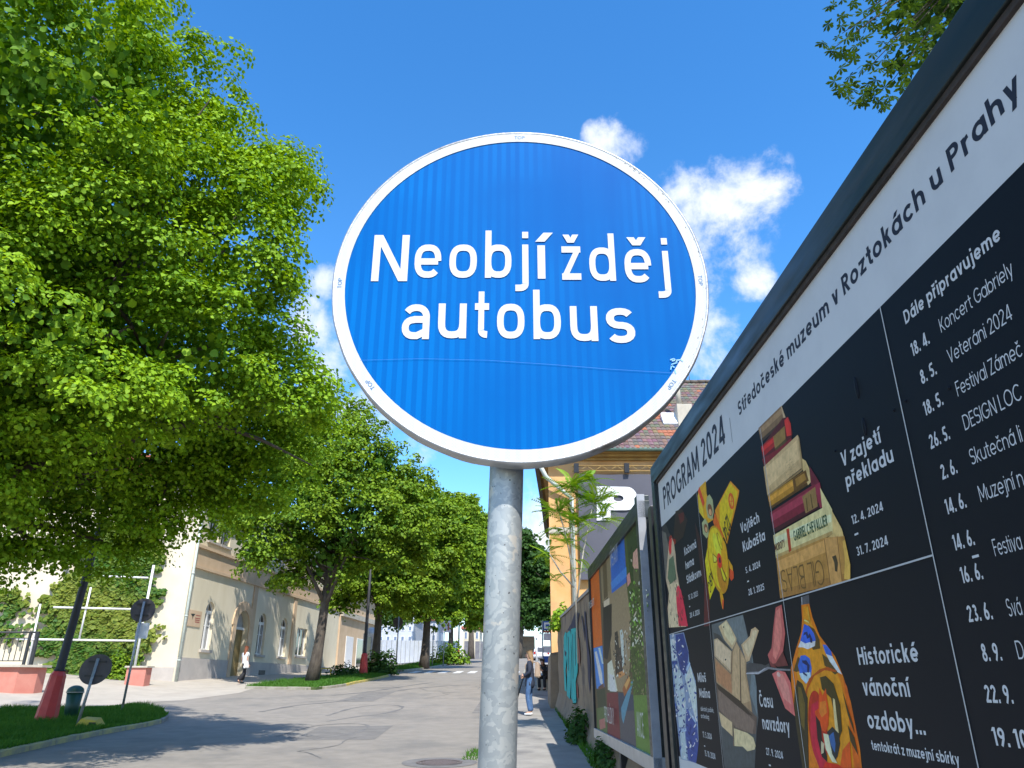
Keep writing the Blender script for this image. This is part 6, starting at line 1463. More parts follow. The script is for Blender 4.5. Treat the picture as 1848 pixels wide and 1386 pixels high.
# pole
M['pole'] = None
pm = bpy.data.materials.new('galvanised_pole'); pm.use_nodes = True; t = pm.node_tree; b = t.nodes['Principled BSDF']; n = t.nodes.new; l = t.links.new
tcn = n('ShaderNodeTexCoord'); 
vz = n('ShaderNodeTexVoronoi'); vz.inputs['Scale'].default_value = 60; 
wr = n('ShaderNodeTexNoise'); wr.inputs['Scale'].default_value = 16; wr.inputs['Detail'].default_value = 4; l(tcn.outputs['Object'], wr.inputs['Vector'])
mxv = n('ShaderNodeMixRGB'); mxv.inputs[0].default_value = .18; l(tcn.outputs['Object'], mxv.inputs[1]); l(wr.outputs['Color'], mxv.inputs[2]); l(mxv.outputs[0], vz.inputs['Vector'])
bw_ = n('ShaderNodeSeparateColor'); l(vz.outputs['Color'], bw_.inputs[0])
cr_ = n('ShaderNodeValToRGB'); l(bw_.outputs[0], cr_.inputs[0]); e = cr_.color_ramp.elements
e[0].color = (.31, .335, .34, 1); e[1].color = (.37, .395, .395, 1); e[0].position = .1; e[1].position = .7; x_ = e.new(.9); x_.color = (.44, .455, .44, 1)
sp2 = n('ShaderNodeTexNoise'); sp2.inputs['Scale'].default_value = 20; sp2.inputs['Detail'].default_value = 5; l(tcn.outputs['Object'], sp2.inputs['Vector'])
mr2 = n('ShaderNodeMapRange'); l(sp2.outputs[0], mr2.inputs[0]); mr2.inputs[1].default_value = .645; mr2.inputs[2].default_value = .66
mx2_ = n('ShaderNodeMixRGB'); l(mr2.outputs[0], mx2_.inputs[0]); l(cr_.outputs[0], mx2_.inputs[1]); mx2_.inputs[2].default_value = (.52, .49, .43, 1)
sp3 = n('ShaderNodeTexNoise'); sp3.inputs['Scale'].default_value = 120; l(tcn.outputs['Object'], sp3.inputs['Vector']); mr3 = n('ShaderNodeMapRange'); l(sp3.outputs[0], mr3.inputs[0]); mr3.inputs[1].default_value = .70; mr3.inputs[2].default_value = .73
mx3_ = n('ShaderNodeMixRGB'); l(mr3.outputs[0], mx3_.inputs[0]); l(mx2_.outputs[0], mx3_.inputs[1]); mx3_.inputs[2].default_value = (.1, .1, .1, 1)
l(mx3_.outputs[0], b.inputs['Base Color']); b.inputs['Metallic'].default_value = .35; b.inputs['Roughness'].default_value = .42
bp2 = n('ShaderNodeBump'); bp2.inputs['Strength'].default_value = .25; bp2.inputs['Distance'].default_value = .002; l(wr.outputs[0], bp2.inputs['Height']); l(bp2.outputs[0], b.inputs['Normal'])
top = P(914, 858, 1.29); bot = P(897, 1386, 1.29); dirp = (top - bot) / (top.z - bot.z)
prad = .0305
pt = top + dirp * .50; pb_ = top + dirp * (G(0, 1.29) + .05 - top.z)
mb = MB(); mb.tube([pb_, top, pt], prad, 48); part('pole', mb, pm, ts)
mb = MB(); mb.tube([pt, pt + dirp * .02], [prad + .002, prad - .004], 32); part('cap', mb, M['black'], ts)
for z in (-.16, .16):
    c = top + dirp * (sc0.z + z - top.z); mb = MB(); mb.tube([c - dirp * .015, c + dirp * .015], prad + .004, 32); mb.box((c.x - .03, SY + .0362, c.z - .012), (c.x + .03, c.y - prad + .002, c.z + .012)); part('clamp', mb, M['alu'], ts)

# ------------------------------------------------------------------ street lamps, sign backs, bin
def lamp(label):
    r0 = thing('street_lamp', (0, 0, 0), label, 'street lamp', 'street lamps with red feet'); mb = MB()
    n = 8; prof = [(.27, 0), (.26, .1), (.185, 1.05), (.185, 1.12), (.12, 1.24)]
    vs = []
    for r, z in prof: vs += [(r * math.cos(2 * math.pi * (k + .5) / n), r * math.sin(2 * math.pi * (k + .5) / n), z) for k in range(n)]
    mb.add(vs, [(i * n + k, i * n + (k + 1) % n, (i + 1) * n + (k + 1) % n, (i + 1) * n + k) for i in range(len(prof) - 1) for k in range(n)] + [tuple(range((len(prof) - 1) * n, len(prof) * n))])
    part('foot', mb, M['red_paint'], r0)
    mb = MB(); mb.tube([(0, 0, 1.2), (0, 0, 1.3), (0, 0, 4), (0, 0, 7.5)], [.115, .105, .09, .06], 14); part('post', mb, M['pole_dark'], r0)
    mb = MB(); mb.tube([(0, 0, 1.22), (0, 0, 1.26)], .135, 14); part('collar', mb, M['pole_dark'], r0)
    mb = MB(); mb.tube([(0, 0, 7.4), (.5, 0, 7.7), (1.3, 0, 7.8)], [.04, .035, .03], 8); part('arm', mb, M['pole_dark'], r0)
    mb = MB(); mb.ball((1.55, 0, 7.78), (.38, .16, .09), 14); part('head', mb, M['galv_post'], r0)
    return r0
lp0 = lamp('near street lamp with big red octagonal foot and dark post on the grass island')
p = P(80, 1308, 19.8); lp0.location = (p.x, p.y, G(p.x, p.y) + .08); lp0.rotation_euler = (0, R(4), 0)
p = P(655, 1222, 46); l2 = dup(lp0, (p.x, p.y, G(p.x, p.y) + .08), 0, 'middle street lamp with red foot, beside the dark shrub right of the forked linden'); l2.rotation_euler = (0, 0, 0)
p = P(827, 1190, 96); l3 = dup(lp0, (p.x, p.y, G(p.x, p.y) + .08), 0, 'farthest street lamp, small red foot close to the grey fence left of the sign pole'); l3.rotation_euler = (0, 0, 0)
def signback(label, px, pyb, pxt, pyt, Y, rad, lean=True, supp=False):
    b_ = P(px, pyb, Y); t_ = P(pxt, pyt, Y); b_.z = G(b_.x, Y) + .05
    r0 = thing('traffic_sign', b_, label, 'traffic sign', 'road signs seen from behind'); d = (t_ - b_).normalized()
    part('post', MB().tube([b_, t_ + d * rad * .72], .034, 10), M['galv_post'], r0)
    n = 48; c = t_; vs = []
    yaw = R(12); ux = Vector((math.cos(yaw), math.sin(yaw), 0)); fwd = Vector((-ux.y, ux.x, 0)); uz = d
    for o, r in ((.05, rad - .01), (.05, rad), (.075, rad), (.078, rad - .008)): vs += [c + fwd * o + (ux * math.cos(2 * math.pi * k / n) + uz * math.sin(2 * math.pi * k / n)) * r for k in range(n)]
    mb = MB(); mb.add(vs, [tuple(range(n)), tuple(range(4 * n - 1, 3 * n - 1, -1))] + [(i * n + (k + 1) % n, i * n + k, (i + 1) * n + k, (i + 1) * n + (k + 1) % n) for i in range(3) for k in range(n)]); part('disc', mb, M['sign_back'], r0)
    for z in (-.42 * rad, .5 * rad):
        q = c + d * z; mb = MB(); h = .55 * rad; vs = [q + ux * a + d * b2_ + fwd * o for a, b2_, o in ((-h, -.02, .02), (h, -.02, .02), (h, .02, .02), (-h, .02, .02), (-h, -.02, .05), (h, -.02, .05), (h, .02, .05), (-h, .02, .05))]
        mb.add(vs, [(0, 1, 2, 3), (0, 4, 5, 1), (1, 5, 6, 2), (2, 6, 7, 3), (3, 7, 4, 0)]); part('clamp', mb, M['dark_metal'], r0)
    if supp:
        q = c - d * (rad + .24) + ux * .1; mb = MB(); vs = [q + ux * a + d * b2_ + fwd * o for o in (.05, .06) for a, b2_ in ((-.17, -.22), (.17, -.22), (.17, .22), (-.17, .22))]
        mb.add(vs, [(0, 1, 2, 3), (4, 7, 6, 5), (0, 4, 5, 1), (1, 5, 6, 2), (2, 6, 7, 3), (3, 7, 4, 0)]); part('plate', mb, M['whitecloth'], r0)
    return r0
signback('taller round road sign seen from behind, thin post at the right of the grass island', 217, 1297, 257, 1101, 23, .345, supp=True)
signback('lower round road sign seen from behind, between the red lamp foot and the taller sign', 138, 1312, 171, 1208, 19, .35)
def simple_sign(label, px, pyb, pyt, Y, prt):
    b_ = P(px, pyb, Y); z1 = P(px, pyt, Y).z; r0 = thing('road_sign', (b_.x, Y, G(b_.x, Y)), label, 'road sign'); part('post', MB().tube([(b_.x, Y, G(b_.x, Y)), (b_.x, Y, z1)], .045, 8), M['galv_post'], r0); prt(r0, Y); return r0
def rb(r0, Y):
    c = P(718, 1123, Y); part('disc', MB().tube([(c.x, Y + .05, c.z), (c.x, Y + .08, c.z)], .36, 30), M['sign_back'], r0)
simple_sign('dark round sign back on a post right of the dark shrub by the middle lamp', 714, 1219, 1112, 55, rb)
def pb2(r0, Y):
    a = P(794.5, 1141.5, Y); b = P(814.5, 1120.5, Y); mb = MB(); mb.box((a.x, Y - .08, a.z), (b.x, Y - .05, b.z)); o = part('plate', mb, M['paper'], r0); md = o.modifiers.new('bevel', 'BEVEL'); md.width = .12; md.segments = 4; md.limit_method = 'ANGLE'
    for q in ((797, 1130, 803, 1126, 'graf_dark'), (808, 1138, 811, 1124, 'graf_red'), (799, 1134, 801, 1131, 'graf_dark')):
        a = P(q[0], max(q[1], q[3]), Y); b = P(q[2], min(q[1], q[3]), Y); mb = MB(); mb.box((a.x, Y - .1, a.z), (b.x, Y - .085, b.z)); part('marking', mb, M[q[4]], r0)
simple_sign('square pale sign plate with worn red marks on a post beside the far shrub', 800, 1196, 1121, 70, pb2)
def pb3(r0, Y):
    a = P(776, 1135, Y); b = P(786, 1129, Y); mb = MB(); mb.box((a.x, Y - .08, a.z), (b.x, Y - .05, b.z)); part('plate', mb, M['whitecloth'], r0)
simple_sign('small pale plate on a thin post just right of the third linden trunk', 780, 1196, 1129, 66, pb3)
a = P(755, 1112, 61); r0 = thing('notice_board', (a.x, 61, a.z), 'small cream board fixed high on the third linden trunk', 'board'); b = P(767, 1096, 61); mb = MB(); mb.box((a.x, 60.9, a.z), (b.x, 60.95, b.z)); part('plate', mb, M['cream'], r0)
mb = MB(); mb.box((a.x + .2, 60.88, a.z + .2), (b.x - .1, 60.895, a.z + .4)); part('marking', mb, M['bark'], r0)
# litter bin
bq = P(126, 1297, 21); bnn = thing('litter_bin', (bq.x, bq.y, G(bq.x, bq.y) + .08), 'dark green plastic litter bin with domed hood behind the red lamp foot', 'litter bin')
bz = G(bq.x, bq.y) + .08; mb = MB(); mb.tube([(bq.x, bq.y, bz), (bq.x, bq.y, bz + .66)], [.145, .195], 20); part('body', mb, M['green_plastic'], bnn)
mb = MB(); mb.tube([(bq.x, bq.y, bz + .665), (bq.x, bq.y, bz + .69)], .215, 20); part('collar', mb, M['stone'], bnn)
mb = MB(); mb.ball((bq.x, bq.y, bz + .70), (.21, .21, .15), 20); part('hood', mb, M['green_plastic'], bnn)
# yellow cover on the grass
hq = PG(160, 1321); hd = thing('hydrant_cover', (hq.x, hq.y, hq.z + .1), 'flat yellow metal cover lying on the grass by the kerb', 'cover')
mb = MB(); z0 = hq.z + .12; w2, d2 = .26, .18
mb.add([(hq.x - w2, hq.y - d2, z0), (hq.x + w2, hq.y - d2, z0), (hq.x + w2, hq.y + d2, z0 + .03), (hq.x - w2, hq.y + d2, z0 + .03), (hq.x - w2 * .7, hq.y - d2 * .6, z0 + .16), (hq.x + w2 * .7, hq.y - d2 * .6, z0 + .12), (hq.x + w2 * .6, hq.y + d2 * .8, z0 + .18), (hq.x - w2 * .7, hq.y + d2 * .8, z0 + .2)], [(0, 1, 5, 4), (1, 2, 6, 5), (2, 3, 7, 6), (3, 0, 4, 7), (4, 5, 6, 7)]); part('lid', mb, M['yellow'], hd)
mb = MB(); mb.box((hq.x + .05, hq.y - d2 * .6 - .06, z0 + .03), (hq.x + .2, hq.y - d2 * .6 - .02, z0 + .09)); part('slot', mb, M['black'], hd)
# yellow tube rail and dark things by the trunk
yq = P(585, 1222, 44); yr = thing('tube_rail', (yq.x, 44, G(yq.x, 44)), 'low yellow tube rail beside the forked linden trunk', 'rail')
mb = MB(); ax = P(578, 1222, 44).x; bx = P(596, 1222, 44).x; gz = G(ax, 44) + .05; mb.tube([(ax, 44, gz), (ax, 44, gz + .42), (ax + .05, 44, gz + .47), (bx - .05, 44, gz + .47), (bx, 44, gz + .42), (bx, 44, gz)], .03, 8); part('hoop', mb, M['yellow'], yr)
mb = MB(); ax2 = P(568, 1222, 43).x; mb.tube([(ax2, 43, gz), (ax2, 43, gz + .62)], .05, 8); part('stub', mb, M['yellow'], yr)
# shed / kiosk between the middle lamp and trunk
kq = P(655, 1215, 57); ks = thing('kiosk', (kq.x, 57, G(kq.x, 57)), 'small dark-fronted kiosk with a pale rounded top behind the middle lamp', 'kiosk')
mb = MB(); ax = P(652, 1200, 57).x; bx = P(674, 1200, 57).x; gz = G(ax, 57); zt2 = P(660, 1143, 57).z; mb.box((ax, 57, gz), (bx, 59, zt2)); part('body', mb, M['whitecloth'], ks)
mb = MB(); mb.box((ax + .12, 56.95, gz + .3), (bx - .3, 56.995, zt2 - .25)); part('window', mb, M['glass'], ks)
mb = MB(); mb.ball(((ax + bx) / 2, 58, zt2), ((bx - ax) / 2, 1.0, .5), 14); part('roof', mb, M['far_white'], ks)

# ------------------------------------------------------------------ people
def skin(name, pts, edges, rad, m, parent, sub=1, root=0):
    me = bpy.data.meshes.new(name); me.from_pydata([tuple(p) for p in pts], edges, []); o = bpy.data.objects.new(name, me); COL.objects.link(o)
    md = o.modifiers.new('skin', 'SKIN'); md.use_smooth_shade = True
    sv = me.skin_vertices[0].data
    for i, r in enumerate(rad): sv[i].radius = (r, r) if not hasattr(r, '__len__') else r; sv[i].use_root = (i == root)
    s2 = o.modifiers.new('sub', 'SUBSURF'); s2.levels = sub; s2.render_levels = sub
    dg = bpy.context.evaluated_depsgraph_get(); em = bpy.data.meshes.new_from_object(o.evaluated_get(dg)); bpy.data.objects.remove(o); em.name = name
    em.materials.clear(); em.materials.append(m)
    o = bpy.data.objects.new(name, em); COL.objects.link(o); attach(o, parent); return o
def person(label, loc, heading, J, top_m, leg_m, shoe_m, hair_m, hair='long', sleeves=1., flare=1., sc_=1., hem=.0, group=None):
    """J: joint positions in the body's own frame (x right, y forward, z up)"""
    r0 = thing('person', (0, 0, 0), label, 'person')
    names = ['pelvis', 'waist', 'chest', 'neck', 'chin', 'skull', 'crown']
    idx = {}; pts = []; rad = []
    def add(n, p, r): idx[n] = len(pts); pts.append(Vector(p)); rad.append(r); return idx[n]
    E = []
    for n_, r in zip(names, ((.10, .085), (.085, .075), (.11, .085), (.05, .05), (.062, .07), (.082, .095), (.06, .07))):
        add(n_, J[n_], r)
    for a_, b_ in zip(names, names[1:]): E.append((idx[a_], idx[b_]))
    for s_ in 'lr':
        for n_, r in (('shoulder', .058), ('elbow', .042), ('wrist', .028), ('palm', (.034, .022))): add(n_ + s_, J[n_ + s_], r)
        E += [(idx['chest'], idx['shoulder' + s_]), (idx['shoulder' + s_], idx['elbow' + s_]), (idx['elbow' + s_], idx['wrist' + s_]), (idx['wrist' + s_], idx['palm' + s_])]
        for n_, r in (('hip', .07), ('knee', .06), ('ankle', .042), ('toe', .03)): add(n_ + s_, J[n_ + s_], r)
        E += [(idx['pelvis'], idx['hip' + s_]), (idx['hip' + s_], idx['knee' + s_]), (idx['knee' + s_], idx['ankle' + s_]), (idx['ankle' + s_], idx['toe' + s_])]
        # fingers
        pw = Vector(J['palm' + s_]); wv = (pw - Vector(J['wrist' + s_])).normalized(); sdv = wv.cross(Vector((1, 0, 0))).normalized()
        for k in range(5):
            a0 = pw + sdv * (k - 2) * .017 + wv * (.02 if k else -.02); a1 = a0 + wv * (.035 if k else .02) + (sdv * -.03 if k == 0 else Vector((0, 0, 0))); a2 = a1 + wv * .03 + Vector((0, .012, 0))
            i1 = add('f%s%d' % (s_, k), a1, .009); i2 = add('g%s%d' % (s_, k), a2, .007); E += [(idx['palm' + s_], i1), (i1, i2)]
    skin('body', pts, E, rad, M['skin'], r0, 1)
    Jv = {k: Vector(v) for k, v in J.items()}
    # upper garment
    tn = ['pelvis', 'waist', 'chest']; p2 = [Jv['pelvis'] + Vector((0, 0, hem - .10)), Jv['waist'], Jv['chest'], Jv['neck'] - Vector((0, 0, .035))]; r2 = [(.20, .165), (.15, .13), (.165, .125), (.07, .065)]; e2 = [(0, 1), (1, 2), (2, 3)]
    for s_ in 'lr':
        i = len(p2); p2.append(Jv['shoulder' + s_]); r2.append(.075); e2.append((2, i)); el = Jv['elbow' + s_]
        if sleeves < .6: p2.append(Jv['shoulder' + s_].lerp(el, .6)); r2.append(.066); e2.append((i, i + 1))
        else: p2 += [el, Jv['wrist' + s_]]; r2 += [.06, .045]; e2 += [(i, i + 1), (i + 1, i + 2)]
    skin('top', p2, e2, r2, top_m, r0, 1, 1)
    p3 = [Jv['pelvis'] + Vector((0, 0, .12)), Jv['pelvis']]; r3 = [(.115, .095), (.125, .105)]; e3 = [(0, 1)]
    for s_ in 'lr':
        i = len(p3); p3 += [Jv['hip' + s_], Jv['knee' + s_], Jv['knee' + s_].lerp(Jv['ankle' + s_], .6), Jv['ankle' + s_] + Vector((0, 0, .01))]; r3 += [.088, .074, .07 * flare, .075 * flare * (1.15 if flare > 1 else 1)]; e3 += [(1, i), (i, i + 1), (i + 1, i + 2), (i + 2, i + 3)]
    skin('trousers', p3, e3, r3, leg_m, r0, 1, 1)
    for s_ in 'lr':
        a, b = Jv['ankle' + s_], Jv['toe' + s_]; d = (b - a); d.z = 0; d.normalize()
        skin('shoe', [a + d * -.04 + Vector((0, 0, -.045)), a + d * .06 + Vector((0, 0, -.045)), b + d * .03 + Vector((0, 0, .005))], [(0, 1), (1, 2)], [(.042, .035), (.045, .038), (.032, .022)], shoe_m, r0, 1)
    sk = Jv['skull']; nk = Jv['neck']; up_ = (Jv['crown'] - Jv['chin']).normalized(); fw = Jv['face'] if 'face' in Jv else Vector((0, 1, 0))
    hp = [Jv['crown'] + up_ * .015, sk - fw * .03 + up_ * .02, sk - fw * .06 - up_ * .08, nk - fw * .06 + up_ * .0, nk - fw * .07 - up_ * .14, nk - fw * .05 - up_ * (.26 if hair == 'long' else .15)]
    skin('hair', hp, [(i, i + 1) for i in range(5)], [(.06, .065), (.092, .088), (.09, .072), (.085, .06), (.095, .05), (.045, .03)], hair_m, r0, 2, 1)
    nose = MB(); nose.ball(sk + fw * .098 - up_ * .02, (.014, .014, .02), 8); part('nose', nose, M['skin'], r0)
    sx = fw.cross(up_).normalized()
    for q in (-1, 1): e_ = MB(); e_.ball(sk + fw * .088 + sx * .033 * q + up_ * .012, .011, 8); part('eye', e_, M['graf_dark'], r0)
    mo = MB(); mo.ball(sk + fw * .083 - up_ * .068, (.022, .012, .007), 8); part('mouth', mo, M['pink'], r0)
    r0.location = loc; r0.rotation_euler = (0, 0, heading); r0.scale = (sc_,) * 3
    return r0
def stand(**kw):
    J = dict(pelvis=(0, 0, .93), waist=(0, .01, 1.07), chest=(0, 0, 1.28), neck=(0, 0, 1.43), chin=(0, .03, 1.50), skull=(0, .02, 1.58), crown=(0, .01, 1.65),
             shoulderl=(-.17, 0, 1.36), shoulderr=(.17, 0, 1.36), elbowl=(-.21, -.03, 1.10), elbowr=(.21, -.03, 1.10), wristl=(-.20, .06, .88), wristr=(.20, .06, .88), palml=(-.20, .09, .81), palmr=(.20, .09, .81),
             hipl=(-.09, 0, .88), hipr=(.09, 0, .88), kneel=(-.095, .02, .48), kneer=(.095, .02, .48), anklel=(-.1, -.02, .085), ankler=(.1, -.02, .085), toel=(-.11, .13, .03), toer=(.11, .13, .03))
    J.update(kw); return J
q = P(957, 1304, 22.2); pl_ = (q.x, 22.2, G(q.x, 22.2) + .115)
W1 = person('woman in dark jacket and blue jeans standing on the right sidewalk, looking across the street', pl_, R(82), stand(wristl=(-.14, .16, 1.0), palml=(-.08, .2, 1.0), wristr=(.16, .14, .98), palmr=(.1, .19, .98), kneel=(-.09, .06, .48)), M['navy'], M['denim'], M['whitecloth'], M['hair_blond'], hem=-.18, sc_=1.0)
def bag(name, label, m, loc, head, boxdim, straps):
    r0 = thing(name, (0, 0, 0), label, name.replace('_', ' ')); bm = bmesh.new(); bmesh.ops.create_cube(bm, size=1)
    for v in bm.verts: v.co = Vector((v.co.x * boxdim[0] * (1 if v.co.z < 0 else .8), v.co.y * boxdim[1] * (1 if v.co.z < 0 else .6), v.co.z * boxdim[2]))
    bmesh.ops.bevel(bm, geom=bm.edges[:], offset=.035, segments=3, affect='EDGES'); me = bpy.data.meshes.new('body'); bm.to_mesh(me); bm.free(); me.materials.append(m); o = bpy.data.objects.new('body', me); COL.objects.link(o); attach(o, r0)
    for s_ in straps: part('strap', MB().tube(s_, .014, 6), m, r0)
    r0.location = loc; r0.rotation_euler = (0, 0, head); return r0
mt_ = Matrix.Rotation(R(82), 4, 'Z') @ Vector((0, -.22, 1.17)); bag('backpack', 'beige canvas backpack worn by the woman on the right sidewalk', M['beige_bag'], Vector(pl_) + mt_, R(82), (.28, .17, .42), [[(-.1, .05, .18), (-.12, .2, .26), (-.12, .34, .12), (-.11, .3, -.12)], [(.1, .05, .18), (.12, .2, .26), (.12, .34, .12), (.11, .3, -.12)]])
q = P(437, 1235, 37.8); pl2 = (q.x, 37.8, G(q.x, 37.8) + .01)
W2 = person('red-haired woman in white top and black flared trousers walking past the arched door', pl2, R(-35), stand(kneel=(-.1, .14, .5), anklel=(-.1, .0, .12), toel=(-.1, .14, .05), kneer=(.09, -.05, .49), ankler=(.1, -.32, .14), toer=(.1, -.22, .03), wristl=(-.36, .16, .9), palml=(-.42, .2, .84), elbowl=(-.3, .02, 1.1)), M['whitecloth'], M['blackcloth'], M['blackcloth'], M['hair_red'], sleeves=.4, flare=1.45, hem=.06)
mt_ = Matrix.Rotation(R(-35), 4, 'Z') @ Vector((.26, -.1, .86)); bag('tote_bag', 'pale tote bag on the shoulder of the red-haired woman by the cream house', M['whitecloth'], Vector(pl2) + mt_, R(-35), (.10, .30, .34), [[(0, -.08, .16), (.03, .02, .55), (0, .1, .16)]])
# person sitting on a low ledge further on
q = P(985, 1238, 32.); lz = G(q.x, 32) + .1
lg = thing('stone_ledge', (q.x + .1, 32.2, lz), 'low grey stone ledge by the ochre house under a seated person', 'ledge'); mb = MB(); mb.box((q.x - .35, 32.0, lz), (q.x + .75, 32.6, lz + .42)); part('slab', mb, M['stone'], lg)
Js = stand(pelvis=(0, 0, .52), waist=(0, .06, .66), chest=(0, .20, .84), neck=(0, .30, .97), chin=(0, .37, 1.0), skull=(0, .40, 1.06), crown=(0, .38, 1.14), shoulderl=(-.17, .22, .92), shoulderr=(.17, .22, .92), elbowl=(-.2, .34, .70), elbowr=(.2, .34, .70),
           wristl=(-.08, .52, .74), wristr=(.08, .52, .74), palml=(-.03, .58, .77), palmr=(.03, .58, .77), hipl=(-.1, .06, .5), hipr=(.1, .06, .5), kneel=(-.12, .46, .50), kneer=(.12, .46, .50), anklel=(-.12, .42, .09), ankler=(.12, .42, .09), toel=(-.12, .57, .03), toer=(.12, .57, .03))
person('person in black clothes sitting bent over on a ledge beside the bus stop', (q.x + .05, 32.0, lz + .0), R(150), Js, M['blackcloth'], M['blackcloth'], M['blackcloth'], M['hair_dark'])
person('second dark-haired person in black sitting behind, against the house wall', (q.x + .38, 32.5, lz + .0), R(165), Js, M['blackcloth'], M['blackcloth'], M['blackcloth'], M['hair_dark'])

# ------------------------------------------------------------------ trees
# big near linden on the left; its trunk stands outside the picture
big_lobes = [lobe(60, 160, 9.5, 330), lobe(290, 170, 11.5, 130), lobe(330, 300, 11.5, 130), lobe(450, 340, 11.6, 105), lobe(420, 450, 11.3, 120), lobe(200, 420, 10.5, 200), lobe(430, 620, 12.4, 110), lobe(500, 700, 12.8, 95), lobe(330, 640, 11.6, 165), lobe(120, 640, 10.8, 230),
             lobe(330, 840, 15.5, 110), lobe(200, 900, 15, 110), lobe(60, 880, 14.5, 140), lobe(-30, 960, 14, 110), lobe(430, 810, 15.5, 85), lobe(80, 1000, 14.5, 58), lobe(180, 985, 15, 50), lobe(130, 850, 13.6, 110), lobe(300, 760, 14, 120), lobe(520, 320, 12.8, 62), lobe(480, 880, 15.8, 60), lobe(250, 985, 15.4, 40), lobe(430, 905, 15.6, 62), lobe(510, 830, 15.6, 70), lobe(375, 930, 15.4, 45), lobe(560, 740, 15.0, 55), lobe(-160, 400, 10, 380), lobe(-200, 760, 10.5, 300),
             (Vector((-11, 13, 8.5)), 4.8), (Vector((-13.5, 11, 9)), 4.5), (Vector((-10, 12, 12)), 4.2), (Vector((-10.5, 15.5, 8.5)), 3.8), (Vector((-8.2, 14.5, 7.2)), 3.), (Vector((-9.8, 6.3, 10.2)), 3.1), (Vector((-12, 6, 8)), 3.4), (Vector((-10.5, 8.5, 8)), 2.6)]  # last three lobes, mostly out of view, added to shade the lower crown
bb_ = Vector((-11.5, 12.0, 0)); bb_.z = G(bb_.x, bb_.y) + .05
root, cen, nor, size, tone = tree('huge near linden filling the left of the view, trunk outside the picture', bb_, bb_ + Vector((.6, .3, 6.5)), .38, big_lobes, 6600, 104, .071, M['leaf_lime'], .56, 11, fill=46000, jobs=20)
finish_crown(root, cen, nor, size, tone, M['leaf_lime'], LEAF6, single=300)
def street_tree(label, px, pyb, Y, top_px, r0, lobes_, sprays, per, leaf, seed, m='leaf_lime2', spread=.7, fill=4500, group='linden trees along the street', name='linden_tree'):
    b_ = P(px, pyb, Y); b_.z = G(b_.x, Y) + .05; t_ = P(top_px[0], top_px[1], Y)
    lb = [lobe(*q) for q in lobes_]
    root, cen, nor, size, tone = tree(label, b_, t_, r0, lb, sprays, per, leaf, M[m], spread, seed, fill=fill, group=group, name=name)
    finish_crown(root, cen, nor, size, tone, M[m], LEAF4); return root
street_tree('forked linden on the grass strip in front of the cream house', 562, 1235, 38.5, (600, 1010), .27,
            [(620, 835, 38.5, 88), (680, 850, 38, 70), (560, 900, 37, 95), (500, 975, 37, 62), (455, 990, 36.5, 40), (640, 930, 37, 100), (720, 900, 39, 62), (700, 985, 38.5, 75), (590, 1000, 38, 70), (745, 960, 40, 45), (640, 760, 38.5, 40), (520, 1040, 38, 40), (475, 925, 37, 62), (540, 800, 38, 70), (545, 860, 40, 70), (520, 800, 42, 60)], 1500, 56, .15, 21)
street_tree('second linden behind the middle lamp, thick pale-patched trunk', 675, 1207, 50, (690, 1020), .27,
            [(720, 960, 50, 75), (780, 930, 50, 55), (790, 990, 50, 60), (700, 1040, 49, 65), (760, 1050, 50, 55), (650, 1020, 51, 60), (810, 1040, 51, 38), (620, 1085, 50, 35), (735, 900, 52, 50)], 1100, 50, .18, 22)
street_tree('third linden with straight dark trunk at the end of the white hoarding', 765, 1204, 61, (775, 1040), .34,
            [(815, 950, 62, 55), (840, 1000, 62, 52), (800, 1040, 61, 60), (850, 1060, 62, 42), (760, 1080, 61, 45), (810, 1090, 60, 35), (835, 920, 64, 30)], 800, 50, .22, 23)
street_tree('fourth linden behind the square sign', 812, 1192, 80, (815, 1080), .3,
            [(850, 990, 82, 45), (870, 1040, 82, 50), (840, 1080, 80, 45), (870, 1100, 84, 40), (800, 1110, 80, 28), (855, 940, 84, 32)], 500, 44, .3, 24)
street_tree('dark tree on the right of the street top, beyond the sign pole', 935, 1178, 118, (945, 1080), .5,
            [(945, 975, 118, 24), (960, 1010, 118, 34), (975, 1050, 118, 34), (945, 1060, 120, 40), (965, 1100, 118, 38), (925, 1100, 122, 40), (990, 1090, 118, 30), (940, 1000, 120, 30), (985, 1035, 116, 22)], 620, 44, .42, 25, m='leaf_dark', spread=1.2, group=None)
street_tree('dark tree filling the end of the street, mostly behind the sign pole', 885, 1180, 125, (890, 1080), .5,
            [(890, 1000, 126, 44), (880, 1060, 126, 52), (900, 1110, 124, 50), (870, 960, 128, 38), (905, 950, 126, 30)], 500, 44, .42, 26, m='leaf_dark', spread=1.2, group=None)
street_tree('dark tree seen between the house front and the second linden', 610, 1190, 85, (640, 1060), .4,
            [(640, 1080, 86, 60), (600, 1060, 88, 50), (690, 1090, 86, 50), (720, 1060, 90, 40)], 400, 40, .34, 27, m='leaf_dark', spread=1.2, group=None)
street_tree('tall tree over the far end of the left side, pale edge against the sky', 850, 1185, 108, (850, 1050), .4,
            [(835, 925, 108, 32), (815, 960, 108, 35), (845, 985, 108, 40), (800, 1010, 108, 40)], 350, 40, .36, 28, m='leaf_lime2', spread=1.1, group=None)
